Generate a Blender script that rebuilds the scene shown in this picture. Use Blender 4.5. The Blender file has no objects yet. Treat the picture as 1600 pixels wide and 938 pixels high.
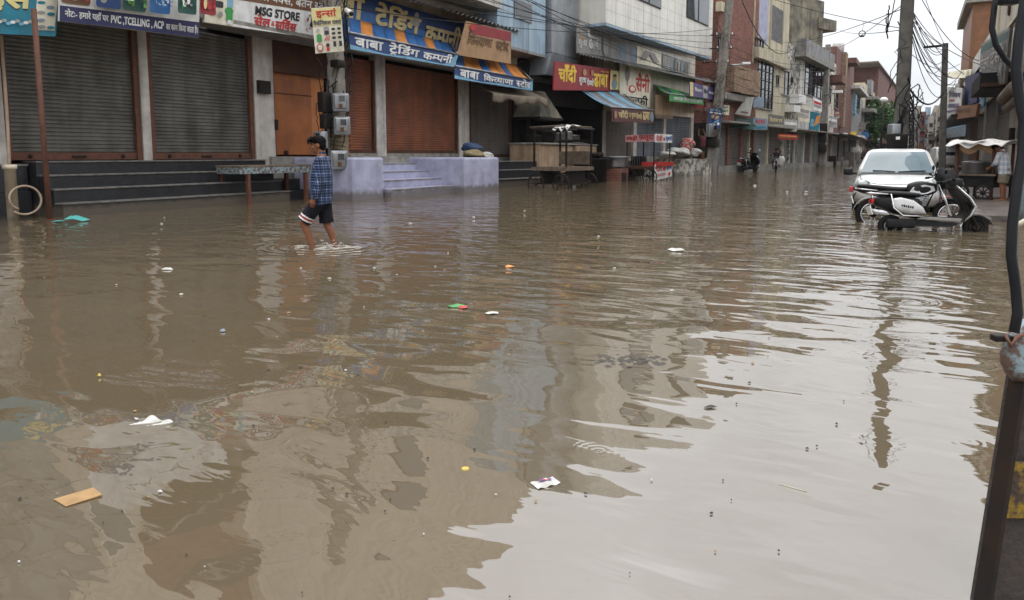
import bpy, bmesh, math, random
from mathutils import Vector, Matrix, Euler
R = math.radians
random.seed(7)
sc = bpy.context.scene
COL = sc.collection
# ------------------------------------------------------------------ camera
F, CX, CY, HY, VX, H = 1110.0, 800.0, 363.0, 242.0, 1430.0, 1.25
PITCH = math.atan((CY-HY)/F)
YAW = math.atan((VX-CX)/F*math.cos(PITCH))
cd = bpy.data.cameras.new('camera'); cam = bpy.data.objects.new('camera', cd); COL.objects.link(cam)
cam.location = (0, 0, H); cam.rotation_euler = (R(90)-PITCH, 0, YAW)
cd.sensor_width = 36; cd.lens = 36*F/1600; cd.shift_y = -(469-CY)/1600.0
cd.clip_start = 0.05; cd.clip_end = 3000
sc.camera = cam
# ------------------------------------------------------------------ world: overcast sky
SUN_EL, SUN_ROT = R(62), R(150)
w = bpy.data.worlds.new('World'); sc.world = w; w.use_nodes = True
nt = w.node_tree; N = nt.nodes; L = nt.links
bg = N['Background']
sky = N.new('ShaderNodeTexSky'); sky.sky_type = 'NISHITA'; sky.sun_disc = False
sky.sun_elevation = SUN_EL; sky.sun_rotation = SUN_ROT; sky.dust_density = 4; sky.air_density = 1
tc = N.new('ShaderNodeTexCoord'); sep = N.new('ShaderNodeSeparateXYZ'); L.new(tc.outputs['Generated'], sep.inputs[0])
rmp = N.new('ShaderNodeMapRange'); L.new(sep.outputs['Z'], rmp.inputs['Value'])   # overcast sky: brighter overhead
rmp.inputs['From Min'].default_value = 0; rmp.inputs['From Max'].default_value = 1
rmp.inputs['To Min'].default_value = 4.0; rmp.inputs['To Max'].default_value = 11.5
mp = N.new('ShaderNodeMapping'); mp.inputs['Scale'].default_value = (1, 1, 2.6); L.new(tc.outputs['Generated'], mp.inputs[0])
cn = N.new('ShaderNodeTexNoise'); cn.inputs['Scale'].default_value = 2.6; cn.inputs['Detail'].default_value = 5; cn.inputs['Roughness'].default_value = .55
L.new(mp.outputs[0], cn.inputs['Vector'])
cr = N.new('ShaderNodeMapRange'); L.new(cn.outputs['Fac'], cr.inputs['Value'])
cr.inputs['From Min'].default_value = .3; cr.inputs['From Max'].default_value = .7
cr.inputs['To Min'].default_value = .78; cr.inputs['To Max'].default_value = 1.18
mu = N.new('ShaderNodeMath'); mu.operation = 'MULTIPLY'; L.new(rmp.outputs[0], mu.inputs[0]); L.new(cr.outputs[0], mu.inputs[1])
cc = N.new('ShaderNodeVectorMath'); cc.operation = 'SCALE'; cc.inputs[0].default_value = (.965, .985, 1.02); L.new(mu.outputs[0], cc.inputs['Scale'])
mx = N.new('ShaderNodeMix'); mx.data_type = 'RGBA'; mx.inputs['Factor'].default_value = .9
L.new(sky.outputs[0], mx.inputs['A']); L.new(cc.outputs[0], mx.inputs['B'])
L.new(mx.outputs['Result'], bg.inputs['Color']); bg.inputs['Strength'].default_value = .15
sd = bpy.data.lights.new('sun', 'SUN'); sun = bpy.data.objects.new('sun', sd); COL.objects.link(sun)
sd.energy = .8; sd.angle = R(40); sd.color = (1, .97, .93)
sun.rotation_euler = (R(90)-SUN_EL, 0, R(180)-SUN_ROT+R(180))
sc.view_settings.view_transform = 'Standard'; sc.view_settings.look = 'None'
sc.view_settings.exposure = 0.74; sc.view_settings.gamma = 1
sc.cycles.max_bounces = 8; sc.cycles.diffuse_bounces = 4; sc.cycles.caustics_reflective = False; sc.cycles.caustics_refractive = False
# ------------------------------------------------------------------ pixel -> place
FW = Vector((-math.sin(YAW)*math.cos(PITCH), math.cos(YAW)*math.cos(PITCH), -math.sin(PITCH)))
RT = Vector((math.cos(YAW), math.sin(YAW), 0)); UP = RT.cross(FW); C0 = Vector((0, 0, H))
def ray(x, y): return FW*F + RT*(x-CX) - UP*(y-CY)
def PX(x, y, X): d = ray(x, y); return C0 + d*(X/d.x)
def PY(x, y, Y): d = ray(x, y); return C0 + d*(Y/d.y)
def PZ(x, y, Z=0.0): d = ray(x, y); return C0 + d*((Z-H)/d.z)
def PD(x, y, D): return C0 + ray(x, y)*(D/F)
def G(x, y): p = PZ(x, y); return p.x, p.y
# ------------------------------------------------------------------ materials
MAT = {}
def _n(nt, t, **k):
    n = nt.nodes.new(t)
    for a, b in k.items(): setattr(n, a, b)
    return n
def rgba(c): return (c[0], c[1], c[2], 1)
def tide(name, z0, c):
    t = MAT[name].node_tree; b = t.nodes['Principled BSDF']; K = t.links; tc = _n(t, 'ShaderNodeTexCoord'); sp = _n(t, 'ShaderNodeSeparateXYZ'); K.new(tc.outputs['Object'], sp.inputs[0])
    n = _n(t, 'ShaderNodeTexNoise'); n.inputs['Scale'].default_value = 5; n.inputs['Detail'].default_value = 5; K.new(tc.outputs['Object'], n.inputs['Vector'])
    a = _n(t, 'ShaderNodeMath', operation='MULTIPLY_ADD'); K.new(n.outputs['Fac'], a.inputs[0]); a.inputs[1].default_value = -.3; K.new(sp.outputs['Z'], a.inputs[2])
    r = _n(t, 'ShaderNodeMapRange'); K.new(a.outputs[0], r.inputs['Value']); r.inputs['From Min'].default_value = z0-.15; r.inputs['From Max'].default_value = z0-.02; r.inputs['To Min'].default_value = .8; r.inputs['To Max'].default_value = 0
    old = b.inputs['Base Color'].links[0].from_socket; x = _n(t, 'ShaderNodeMix', data_type='RGBA'); K.new(r.outputs[0], x.inputs['Factor']); K.new(old, x.inputs['A']); x.inputs['B'].default_value = rgba(c); K.new(x.outputs['Result'], b.inputs['Base Color'])
def mat(name, col, col2=None, scale=3.0, rough=.65, bump=.0, streak=0.0, metal=0.0, bscale=40, spec=.4, coords='Object', emit=None, mid=(.38, .66)):
    """two-tone mottled surface with optional rain streaks that run down it"""
    m = bpy.data.materials.new(name); m.use_nodes = True; t = m.node_tree; b = t.nodes['Principled BSDF']; K = t.links
    if col2 is None: col2 = tuple(c*.72 for c in col)
    tc = _n(t, 'ShaderNodeTexCoord')
    n1 = _n(t, 'ShaderNodeTexNoise'); n1.inputs['Scale'].default_value = scale; n1.inputs['Detail'].default_value = 6; n1.inputs['Roughness'].default_value = .62
    K.new(tc.outputs[coords], n1.inputs['Vector'])
    mr = _n(t, 'ShaderNodeMapRange'); mr.inputs['From Min'].default_value = mid[0]; mr.inputs['From Max'].default_value = mid[1]
    K.new(n1.outputs['Fac'], mr.inputs['Value'])
    mix = _n(t, 'ShaderNodeMix', data_type='RGBA'); mix.inputs['A'].default_value = rgba(col); mix.inputs['B'].default_value = rgba(col2)
    K.new(mr.outputs[0], mix.inputs['Factor']); out = mix.outputs['Result']
    if streak:
        mp = _n(t, 'ShaderNodeMapping'); mp.inputs['Scale'].default_value = (2.6, 2.6, .16); K.new(tc.outputs[coords], mp.inputs[0])
        n2 = _n(t, 'ShaderNodeTexNoise'); n2.inputs['Scale'].default_value = 1.3; n2.inputs['Detail'].default_value = 5; K.new(mp.outputs[0], n2.inputs['Vector'])
        m2 = _n(t, 'ShaderNodeMapRange'); m2.inputs['From Min'].default_value = .42; m2.inputs['From Max'].default_value = .72; m2.inputs['To Max'].default_value = streak
        K.new(n2.outputs['Fac'], m2.inputs['Value'])
        x2 = _n(t, 'ShaderNodeMix', data_type='RGBA'); x2.inputs['B'].default_value = (.045, .042, .036, 1)
        K.new(m2.outputs[0], x2.inputs['Factor']); K.new(out, x2.inputs['A']); out = x2.outputs['Result']
    K.new(out, b.inputs['Base Color'])
    b.inputs['Roughness'].default_value = rough; b.inputs['Metallic'].default_value = metal; b.inputs['Specular IOR Level'].default_value = spec
    if bump:
        n3 = _n(t, 'ShaderNodeTexNoise'); n3.inputs['Scale'].default_value = bscale; n3.inputs['Detail'].default_value = 4; K.new(tc.outputs[coords], n3.inputs['Vector'])
        bp = _n(t, 'ShaderNodeBump'); bp.inputs['Strength'].default_value = bump; bp.inputs['Distance'].default_value = .02
        K.new(n3.outputs['Fac'], bp.inputs['Height']); K.new(bp.outputs[0], b.inputs['Normal'])
    if emit:
        b.inputs['Emission Color'].default_value = rgba(emit); b.inputs['Emission Strength'].default_value = 1
    MAT[name] = m; return m
def brickmat(name, c1, c2, mortar, sc_=1.0, streak=.35):
    m = mat(name, c1, c2, rough=.85, streak=streak); t = m.node_tree; K = t.links; b = t.nodes['Principled BSDF']
    tc = [n for n in t.nodes if n.bl_idname == 'ShaderNodeTexCoord'][0]
    s = _n(t, 'ShaderNodeSeparateXYZ'); K.new(tc.outputs['Object'], s.inputs[0])
    a = _n(t, 'ShaderNodeMath', operation='ADD'); K.new(s.outputs['X'], a.inputs[0]); K.new(s.outputs['Y'], a.inputs[1])
    c = _n(t, 'ShaderNodeCombineXYZ'); K.new(a.outputs[0], c.inputs[0]); K.new(s.outputs['Z'], c.inputs[1])
    br = _n(t, 'ShaderNodeTexBrick'); br.inputs['Scale'].default_value = 1/sc_; br.inputs['Mortar Size'].default_value = .014
    br.inputs['Brick Width'].default_value = .32; br.inputs['Row Height'].default_value = .11; br.inputs['Bias'].default_value = -.1
    K.new(c.outputs[0], br.inputs['Vector'])
    old = b.inputs['Base Color'].links[0].from_socket
    br.inputs['Color1'].default_value = (1, 1, 1, 1); br.inputs['Color2'].default_value = (.55, .5, .48, 1)
    br.inputs['Mortar'].default_value = tuple(min(1.6, mortar[i]/max(c1[i], .02)) for i in range(3))+(1,)
    mm = _n(t, 'ShaderNodeMix', data_type='RGBA', blend_type='MULTIPLY'); mm.inputs['Factor'].default_value = 1
    K.new(old, mm.inputs['A']); K.new(br.outputs['Color'], mm.inputs['B']); K.new(mm.outputs['Result'], b.inputs['Base Color'])
    return m
def stripemat(name, c1, c2, axis, period, phase=0.0, frac=.5):
    m = mat(name, c1, tuple(x*.8 for x in c1), rough=.55, streak=.25); t = m.node_tree; K = t.links; b = t.nodes['Principled BSDF']
    tc = [n for n in t.nodes if n.bl_idname == 'ShaderNodeTexCoord'][0]
    s = _n(t, 'ShaderNodeSeparateXYZ'); K.new(tc.outputs['Object'], s.inputs[0])
    a = _n(t, 'ShaderNodeMath', operation='MULTIPLY_ADD'); K.new(s.outputs[axis], a.inputs[0]); a.inputs[1].default_value = 1/period; a.inputs[2].default_value = phase
    f = _n(t, 'ShaderNodeMath', operation='FRACT'); K.new(a.outputs[0], f.inputs[0])
    g = _n(t, 'ShaderNodeMath', operation='GREATER_THAN'); K.new(f.outputs[0], g.inputs[0]); g.inputs[1].default_value = frac
    old = b.inputs['Base Color'].links[0].from_socket
    mm = _n(t, 'ShaderNodeMix', data_type='RGBA'); K.new(g.outputs[0], mm.inputs['Factor']); K.new(old, mm.inputs['A']); mm.inputs['B'].default_value = rgba(c2)
    K.new(mm.outputs['Result'], b.inputs['Base Color']); return m
def plaidmat(name, base, lo, hi, per=.032):
    m = mat(name, base, rough=.9); t = m.node_tree; K = t.links; b = t.nodes['Principled BSDF']
    tc = [n for n in t.nodes if n.bl_idname == 'ShaderNodeTexCoord'][0]
    s = _n(t, 'ShaderNodeSeparateXYZ'); K.new(tc.outputs['Object'], s.inputs[0])
    a0 = _n(t, 'ShaderNodeMath', operation='ADD'); K.new(s.outputs['X'], a0.inputs[0]); K.new(s.outputs['Y'], a0.inputs[1])
    out = b.inputs['Base Color'].links[0].from_socket
    for src, fr, colr, pr in ((a0.outputs[0], .8, hi, per), (s.outputs['Z'], .8, hi, per), (a0.outputs[0], .5, lo, per*3), (s.outputs['Z'], .5, lo, per*3)):
        a = _n(t, 'ShaderNodeMath', operation='MULTIPLY'); K.new(src, a.inputs[0]); a.inputs[1].default_value = 1/pr
        f = _n(t, 'ShaderNodeMath', operation='FRACT'); K.new(a.outputs[0], f.inputs[0])
        g = _n(t, 'ShaderNodeMath', operation='GREATER_THAN'); K.new(f.outputs[0], g.inputs[0]); g.inputs[1].default_value = fr
        h = _n(t, 'ShaderNodeMath', operation='MULTIPLY'); K.new(g.outputs[0], h.inputs[0]); h.inputs[1].default_value = .72 if colr is hi else .5
        mm = _n(t, 'ShaderNodeMix', data_type='RGBA'); K.new(h.outputs[0], mm.inputs['Factor']); K.new(out, mm.inputs['A']); mm.inputs['B'].default_value = rgba(colr)
        out = mm.outputs['Result']
    K.new(out, b.inputs['Base Color']); return m

mat('white_wall', (.52, .49, .45), (.36, .33, .3), 2.5, .8, .2, .55)
mat('cream_wall', (.56, .5, .36), (.44, .39, .28), 1.2, .8, .15, .5)
mat('white_plaster', (.62, .6, .56), (.46, .44, .4), 1.5, .8, .15, .55)
mat('tile_white', (.74, .72, .66), (.64, .62, .56), .8, .5, .0, .2)
mat('pale_pink', (.62, .55, .46), (.53, .46, .38), .8, .8, .1, .3)
mat('beige', (.46, .41, .33), (.35, .31, .25), 1.0, .8, .1, .5)
mat('blue_wall', (.36, .47, .56), (.27, .37, .46), .9, .75, .1, .45)
mat('grey_wall', (.3, .3, .3), (.2, .2, .2), 1.2, .8, .15, .6)
mat('concrete', (.3, .28, .25), (.17, .16, .14), 2.2, .85, .35, .5, bscale=18)
mat('stained_concrete', (.27, .24, .17), (.045, .042, .036), .45, .9, .3, .8)
mat('dark_stone', (.024, .025, .028), (.01, .01, .011), 5, .35, .3, bscale=14, mid=(.3, .7))
mat('step_edge', (.16, .15, .135), (.07, .065, .06), 5, .5)
mat('lavender', (.39, .395, .52), (.28, .28, .38), 2.2, .7, .1, .16)
mat('shutter_grey', (.15, .143, .128), (.08, .075, .066), 1.6, .5, .5, .6, bscale=1.8, metal=.25)
mat('shutter_brown', (.26, .088, .04), (.15, .052, .025), 1.3, .5, .5, .6, bscale=1.8)
mat('shutter_pale', (.27, .27, .27), (.18, .18, .18), 1.0, .5, .5, .6, bscale=1.8, metal=.2)
mat('shutter_blue', (.15, .165, .19), (.1, .11, .125), 1.0, .5, .5, .6, bscale=1.8, metal=.2)
mat('shutter_taupe', (.17, .145, .13), (.11, .095, .085), 1.0, .5, .5, .6, bscale=1.8, metal=.2)
mat('rust', (.12, .045, .025), (.07, .03, .018), 6, .7, .2)
mat('orange_wood', (.33, .105, .026), (.22, .068, .018), 1.5, .55, .0, .35)
mat('orange_lit', (.5, .19, .06), (.4, .14, .04), 2, .6, .0, .3)  # lighter copy of the door orange: an angled leaf's brightness put into colour
mat('brown_dark', (.09, .04, .024), (.05, .024, .016), 2, .6)
mat('soot_shade', (.02, .018, .016), (.009, .008, .008), 3, .8)  # soot on pots and stoves; on eatery walls, shop shade put into colour
mat('interior_shade', (.03, .028, .026), (.015, .014, .013), 3, .9)  # near-black fill: shade inside the shops painted as colour
mat('metal_dark', (.03, .03, .032), (.055, .035, .025), 8, .5, metal=.4)
mat('metal_grey', (.32, .33, .34), (.2, .2, .2), 2, .35, .05, .3, metal=.8)
mat('galvanised', (.36, .38, .4), (.24, .26, .28), .9, .45, .0, .3, metal=.55)
mat('corrugated', (.22, .22, .22), (.1, .09, .08), 1.2, .5, .0, .6, metal=.4)
mat('wood_old', (.16, .12, .085), (.075, .055, .04), 5, .8, .3)
mat('plaster_warm', (.42, .3, .2), (.26, .17, .1), 1.6, .85, .2, .5)
mat('peeling', (.5, .48, .42), (.15, .14, .12), 2.4, .9, .3, .4, mid=(.47, .53))
mat('pole_concrete', (.28, .255, .22), (.15, .135, .115), 4, .85, .3, .6)
mat('wet_paving', (.15, .12, .105), (.05, .042, .038), 2.2, .32, .5, bscale=6)
mat('pole_dark', (.12, .112, .1), (.065, .06, .053), 4, .85, .3, .5)
mat('pole_brown', (.26, .2, .12), (.14, .105, .06), 5, .85, .3, .3)
mat('wire', (.012, .012, .013), (.02, .02, .02), 3, .5)
mat('cable_black', (.008, .009, .011), (.016, .016, .018), 9, .35)
mat('rubber', (.012, .012, .012), (.022, .02, .018), 12, .75)
mat('black_plastic', (.014, .014, .015), (.024, .024, .024), 10, .4)
mat('seat_black', (.016, .015, .015), (.03, .029, .028), 10, .5)
mat('chrome', (.6, .6, .6), (.42, .42, .42), 6, .18, metal=1.0)
mat('white_paint', (.56, .56, .545), (.48, .48, .465), 2, .22, spec=.6)
mat('white_flat', (.72, .71, .68), (.6, .59, .56), 5, .55)
mat('red_paint', (.42, .03, .025), (.32, .025, .02), 4, .4)
mat('red_lens', (.4, .015, .015), (.3, .01, .01), 6, .2)
mat('pvc', (.68, .6, .46), (.5, .42, .3), 4, .5, .05, .2)
mat('hose', (.42, .31, .23), (.3, .22, .16), 6, .5)
mat('cement_sack', (.5, .49, .46), (.34, .33, .3), 6, .75, .4)
mat('jute', (.24, .19, .1), (.14, .105, .055), 8, .9, .5)
mat('blue_sack', (.03, .06, .13), (.02, .035, .07), 8, .8, .4)
mat('red_sack', (.3, .05, .05), (.45, .38, .33), 9, .8, .4, mid=(.5, .56))
mat('tarp_brown', (.17, .135, .1), (.09, .07, .05), 3, .9, .5, bscale=9)
mat('tarp_white', (.62, .61, .58), (.44, .42, .38), 3, .6, .4, bscale=7)
mat('tarp_cream', (.5, .47, .36), (.36, .33, .24), 3, .8, .3)
mat('skin', (.2, .085, .045), (.165, .068, .036), 9, .5)
mat('hair', (.007, .006, .006), (.012, .01, .01), 30, .6, .5, bscale=120, spec=.03)
mat('dark_shorts', (.016, .016, .022), (.01, .01, .014), 9, .95, .3, spec=.12)
mat('khaki', (.2, .17, .115), (.14, .12, .08), 9, .9, .2)
mat('maroon_cloth', (.1, .025, .03), (.07, .02, .022), 9, .9)
mat('black_cloth', (.02, .02, .022), (.012, .012, .013), 9, .9)
plaidmat('plaid_blue', (.012, .03, .1), (.004, .008, .026), (.32, .38, .48), .036)
plaidmat('shirt_print', (.4, .41, .43), (.2, .22, .26), (.62, .62, .63), .045)
mat('eye', (.01, .008, .008)); mat('lip', (.13, .045, .035))
mat('leaf', (.075, .16, .045), (.035, .085, .025), 3, .6); mat('bark', (.09, .065, .045), (.05, .04, .03), 6, .9, .4)
brickmat('brick_red', (.24, .085, .06), (.15, .055, .042), (.28, .25, .22))
brickmat('brick_orange', (.36, .2, .115), (.2, .11, .07), (.3, .27, .23))
brickmat('brick_far', (.2, .075, .06), (.14, .055, .045), (.2, .17, .15), 1.6)
brickmat('stone_clad', (.15, .15, .155), (.07, .07, .075), (.2, .2, .2))
for nm, c in dict(s_teal=(.015, .19, .27), s_navy=(.02, .022, .09), s_white=(.78, .78, .76), s_cream=(.74, .69, .55), s_yellow=(.85, .58, .05), s_paleyellow=(.7, .62, .26),
                  s_red=(.5, .03, .03), s_darkred=(.3, .022, .03), s_maroon=(.1, .03, .026), s_blue=(.035, .15, .4), s_sky=(.2, .42, .58), s_black=(.02, .02, .022),
                  s_green=(.04, .3, .07), s_dgreen=(.02, .085, .07), s_lime=(.2, .42, .05), s_orange=(.74, .28, .06), s_tan=(.42, .25, .12), s_grey=(.3, .29, .27), s_grey2=(.4, .39, .36),
                  s_pgrey=(.16, .155, .15), s_pink=(.55, .3, .3), s_brown=(.16, .07, .03), s_skin=(.4, .22, .13), s_purple=(.09, .06, .2), s_gold=(.72, .58, .28), s_dblue=(.02, .06, .2),
                  s_rustsign=(.22, .09, .035), s_fadeb=(.2, .26, .32)).items():
    mat(nm, c, tuple(x*.74 for x in c), 2.5, .5, .35, .3, bscale=5)
mat('litter_white', (.5, .49, .46), (.34, .33, .3), 20, .5)
mat('litter_brown', (.34, .21, .09), (.24, .14, .06), 14, .7)
mat('litter_turq', (.1, .42, .38), (.06, .3, .28), 12, .5)
mat('litter_dark', (.03, .026, .02), (.05, .04, .03), 9, .7)
mat('litter_yellow', (.5, .38, .08), (.4, .3, .06), 9, .5)
mat('foam', (.6, .57, .52), (.42, .38, .32), 20, .35)
stripemat('awn_orange', (.62, .22, .045), (.03, .12, .3), 'Y', 1.0)
stripemat('awn_blue', (.3, .5, .6), (.045, .09, .13), 'Y', 1.15, .1)
stripemat('awn_green', (.05, .26, .07), (.15, .38, .16), 'Y', 1.2)
def glassmat(name, col, rough=.05):
    m = mat(name, col, tuple(x*.7 for x in col), 1.0, rough, spec=.9); return m
glassmat('window_glass', (.06, .075, .085)); glassmat('dark_glass', (.018, .022, .028)); glassmat('car_glass', (.09, .14, .16), .03); MAT['car_glass'].node_tree.nodes['Principled BSDF'].inputs['Specular IOR Level'].default_value = .45; glassmat('lamp_glass', (.24, .26, .26), .1)
mat('lamp_white', (.75, .75, .73), (.7, .7, .68), 3, .3)
mat('blue_paint_old', (.2, .27, .29), (.1, .06, .045), 14, .6, .4, mid=(.47, .55))
mat('post_rust', (.04, .03, .025), (.018, .014, .012), 7, .7, .4, .2)
mat('mud_paint', (.3, .19, .02), (.06, .04, .03), 22, .85, .4, mid=(.36, .5))

for q in ('lavender', 'peeling', 'pole_brown', 'dark_stone', 'white_paint', 'pole_concrete', 'pvc', 'plaster_warm'): tide(q, .15 if q != 'white_paint' else .42, (.1, .082, .062))
for q in ('soot_shade', 'interior_shade', 'black_plastic', 'rubber', 'seat_black', 'cable_black', 'wire', 'metal_dark', 'black_cloth', 'plaid_blue', 'maroon_cloth', 'skin', 'brown_dark'):
    MAT[q].node_tree.nodes['Principled BSDF'].inputs['Specular IOR Level'].default_value = .16
for q in ('black_plastic', 'rubber', 'seat_black', 'metal_dark'):
    for n_ in MAT[q].node_tree.nodes:
        if n_.bl_idname == 'ShaderNodeMix' and n_.inputs[0].is_linked:
            for sk_ in n_.inputs:
                if sk_.type == 'RGBA' and not sk_.is_linked: sk_.default_value = tuple(c*.6 for c in sk_.default_value[:3])+(1,)
# ------------------------------------------------------------------ flood water
def watermat():
    m = bpy.data.materials.new('muddy_water'); m.use_nodes = True; t = m.node_tree; K = t.links; b = t.nodes['Principled BSDF']
    tc = _n(t, 'ShaderNodeTexCoord')
    n0 = _n(t, 'ShaderNodeTexNoise'); n0.inputs['Scale'].default_value = .55; n0.inputs['Detail'].default_value = 6; n0.inputs['Distortion'].default_value = 1.2; K.new(tc.outputs['Object'], n0.inputs['Vector'])
    mx = _n(t, 'ShaderNodeMix', data_type='RGBA'); mx.inputs['A'].default_value = (.122, .095, .059, 1); mx.inputs['B'].default_value = (.095, .073, .044, 1)
    K.new(n0.outputs['Fac'], mx.inputs['Factor']); K.new(mx.outputs['Result'], b.inputs['Base Color'])
    b.inputs['Roughness'].default_value = .015; b.inputs['IOR'].default_value = 2.6; b.inputs['Specular IOR Level'].default_value = .5
    def noise(scale, sx, sy, det, amp, dist=0.0, off=0.0):
        mp = _n(t, 'ShaderNodeMapping'); mp.inputs['Rotation'].default_value = (0, 0, -YAW); mp.inputs['Scale'].default_value = (sx, sy, 1); mp.inputs['Location'].default_value = (off, off*.7, off*.3)
        K.new(tc.outputs['Object'], mp.inputs[0])
        n = _n(t, 'ShaderNodeTexNoise'); n.inputs['Scale'].default_value = scale; n.inputs['Detail'].default_value = det; n.inputs['Distortion'].default_value = dist; n.inputs['Roughness'].default_value = .4
        K.new(mp.outputs[0], n.inputs['Vector'])
        a = _n(t, 'ShaderNodeMath', operation='MULTIPLY'); K.new(n.outputs['Fac'], a.inputs[0]); a.inputs[1].default_value = amp
        return a.outputs[0]
    def add(a, c):
        n = _n(t, 'ShaderNodeMath', operation='ADD'); K.new(a, n.inputs[0]); K.new(c, n.inputs[1]); return n.outputs[0]
    def mul(a, c):
        n = _n(t, 'ShaderNodeMath', operation='MULTIPLY'); K.new(a, n.inputs[0])
        if isinstance(c, float): n.inputs[1].default_value = c
        else: K.new(c, n.inputs[1])
        return n.outputs[0]
    swell = noise(1.05, .85, 1.1, 1.4, .031, .7)
    rip = noise(2.2, .62, 1.45, 1.6, .016, .8, 3.1)
    fine = noise(7, .5, 1.4, 2, .0024, .6, 7.7)
    # the middle of the street is stirred up by walkers; the near pool is calmer
    s = _n(t, 'ShaderNodeSeparateXYZ'); K.new(tc.outputs['Object'], s.inputs[0])
    mr = _n(t, 'ShaderNodeMapRange', interpolation_type='SMOOTHSTEP'); K.new(s.outputs['Y'], mr.inputs['Value'])
    mr.inputs['From Min'].default_value = 3.0; mr.inputs['From Max'].default_value = 7.0; mr.inputs['To Min'].default_value = .62; mr.inputs['To Max'].default_value = 1.45
    pt = _n(t, 'ShaderNodeTexNoise'); pt.inputs['Scale'].default_value = .45; pt.inputs['Detail'].default_value = 1; K.new(tc.outputs['Object'], pt.inputs['Vector'])
    pr = _n(t, 'ShaderNodeMapRange'); K.new(pt.outputs['Fac'], pr.inputs['Value']); pr.inputs['From Min'].default_value = .35; pr.inputs['From Max'].default_value = .65; pr.inputs['To Min'].default_value = .35
    mf = _n(t, 'ShaderNodeMapRange'); K.new(s.outputs['Y'], mf.inputs['Value']); mf.inputs['From Min'].default_value = 9; mf.inputs['From Max'].default_value = 40; mf.inputs['To Min'].default_value = 1; mf.inputs['To Max'].default_value = 2.0
    hgt = add(swell, add(mul(mul(rip, mr.outputs[0]), mf.outputs[0]), mul(mul(fine, pr.outputs[0]), mr.outputs[0])))
    # rings round the wading boy and where drops fall
    for (cx, cy, lam, amp, rad) in RINGS:
        v = _n(t, 'ShaderNodeVectorMath', operation='DISTANCE'); K.new(tc.outputs['Object'], v.inputs[0]); v.inputs[1].default_value = (cx, cy, 0)
        a = _n(t, 'ShaderNodeMath', operation='MULTIPLY'); K.new(v.outputs['Value'], a.inputs[0]); a.inputs[1].default_value = 2*math.pi/lam
        sn = _n(t, 'ShaderNodeMath', operation='SINE'); K.new(a.outputs[0], sn.inputs[0])
        fr = _n(t, 'ShaderNodeMapRange', interpolation_type='SMOOTHSTEP'); K.new(v.outputs['Value'], fr.inputs['Value']); fr.inputs['From Min'].default_value = 0; fr.inputs['From Max'].default_value = rad
        fr.inputs['To Min'].default_value = amp; fr.inputs['To Max'].default_value = 0
        hgt = add(hgt, mul(sn.outputs[0], fr.outputs[0]))
    bp = _n(t, 'ShaderNodeBump'); bp.inputs['Strength'].default_value = 1; bp.inputs['Distance'].default_value = 1; K.new(hgt, bp.inputs['Height']); K.new(bp.outputs[0], b.inputs['Normal'])
    MAT['muddy_water'] = m
bx_, by_ = G(503, 385)
RINGS = [(bx_, by_, .2, .0045, 1.9)]
for px, py, lam, amp, rad in ((935, 705, .03, .00008, .16), (1510, 690, .035, .0001, .2), (1420, 470, .2, .002, 1.6)):
    RINGS.append(G(px, py)+(lam, amp, rad))
watermat()
hm = bpy.data.materials.new('haze'); hm.use_nodes = True; ht = hm.node_tree; ht.nodes.remove(ht.nodes['Principled BSDF']); hv = ht.nodes.new('ShaderNodeVolumePrincipled'); ht.links.new(hv.outputs[0], [n for n in ht.nodes if n.bl_idname == 'ShaderNodeOutputMaterial'][0].inputs['Volume'])
hv.inputs['Density'].default_value = .00014; hv.inputs['Color'].default_value = (.95, .97, 1, 1); MAT['haze'] = hm

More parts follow.
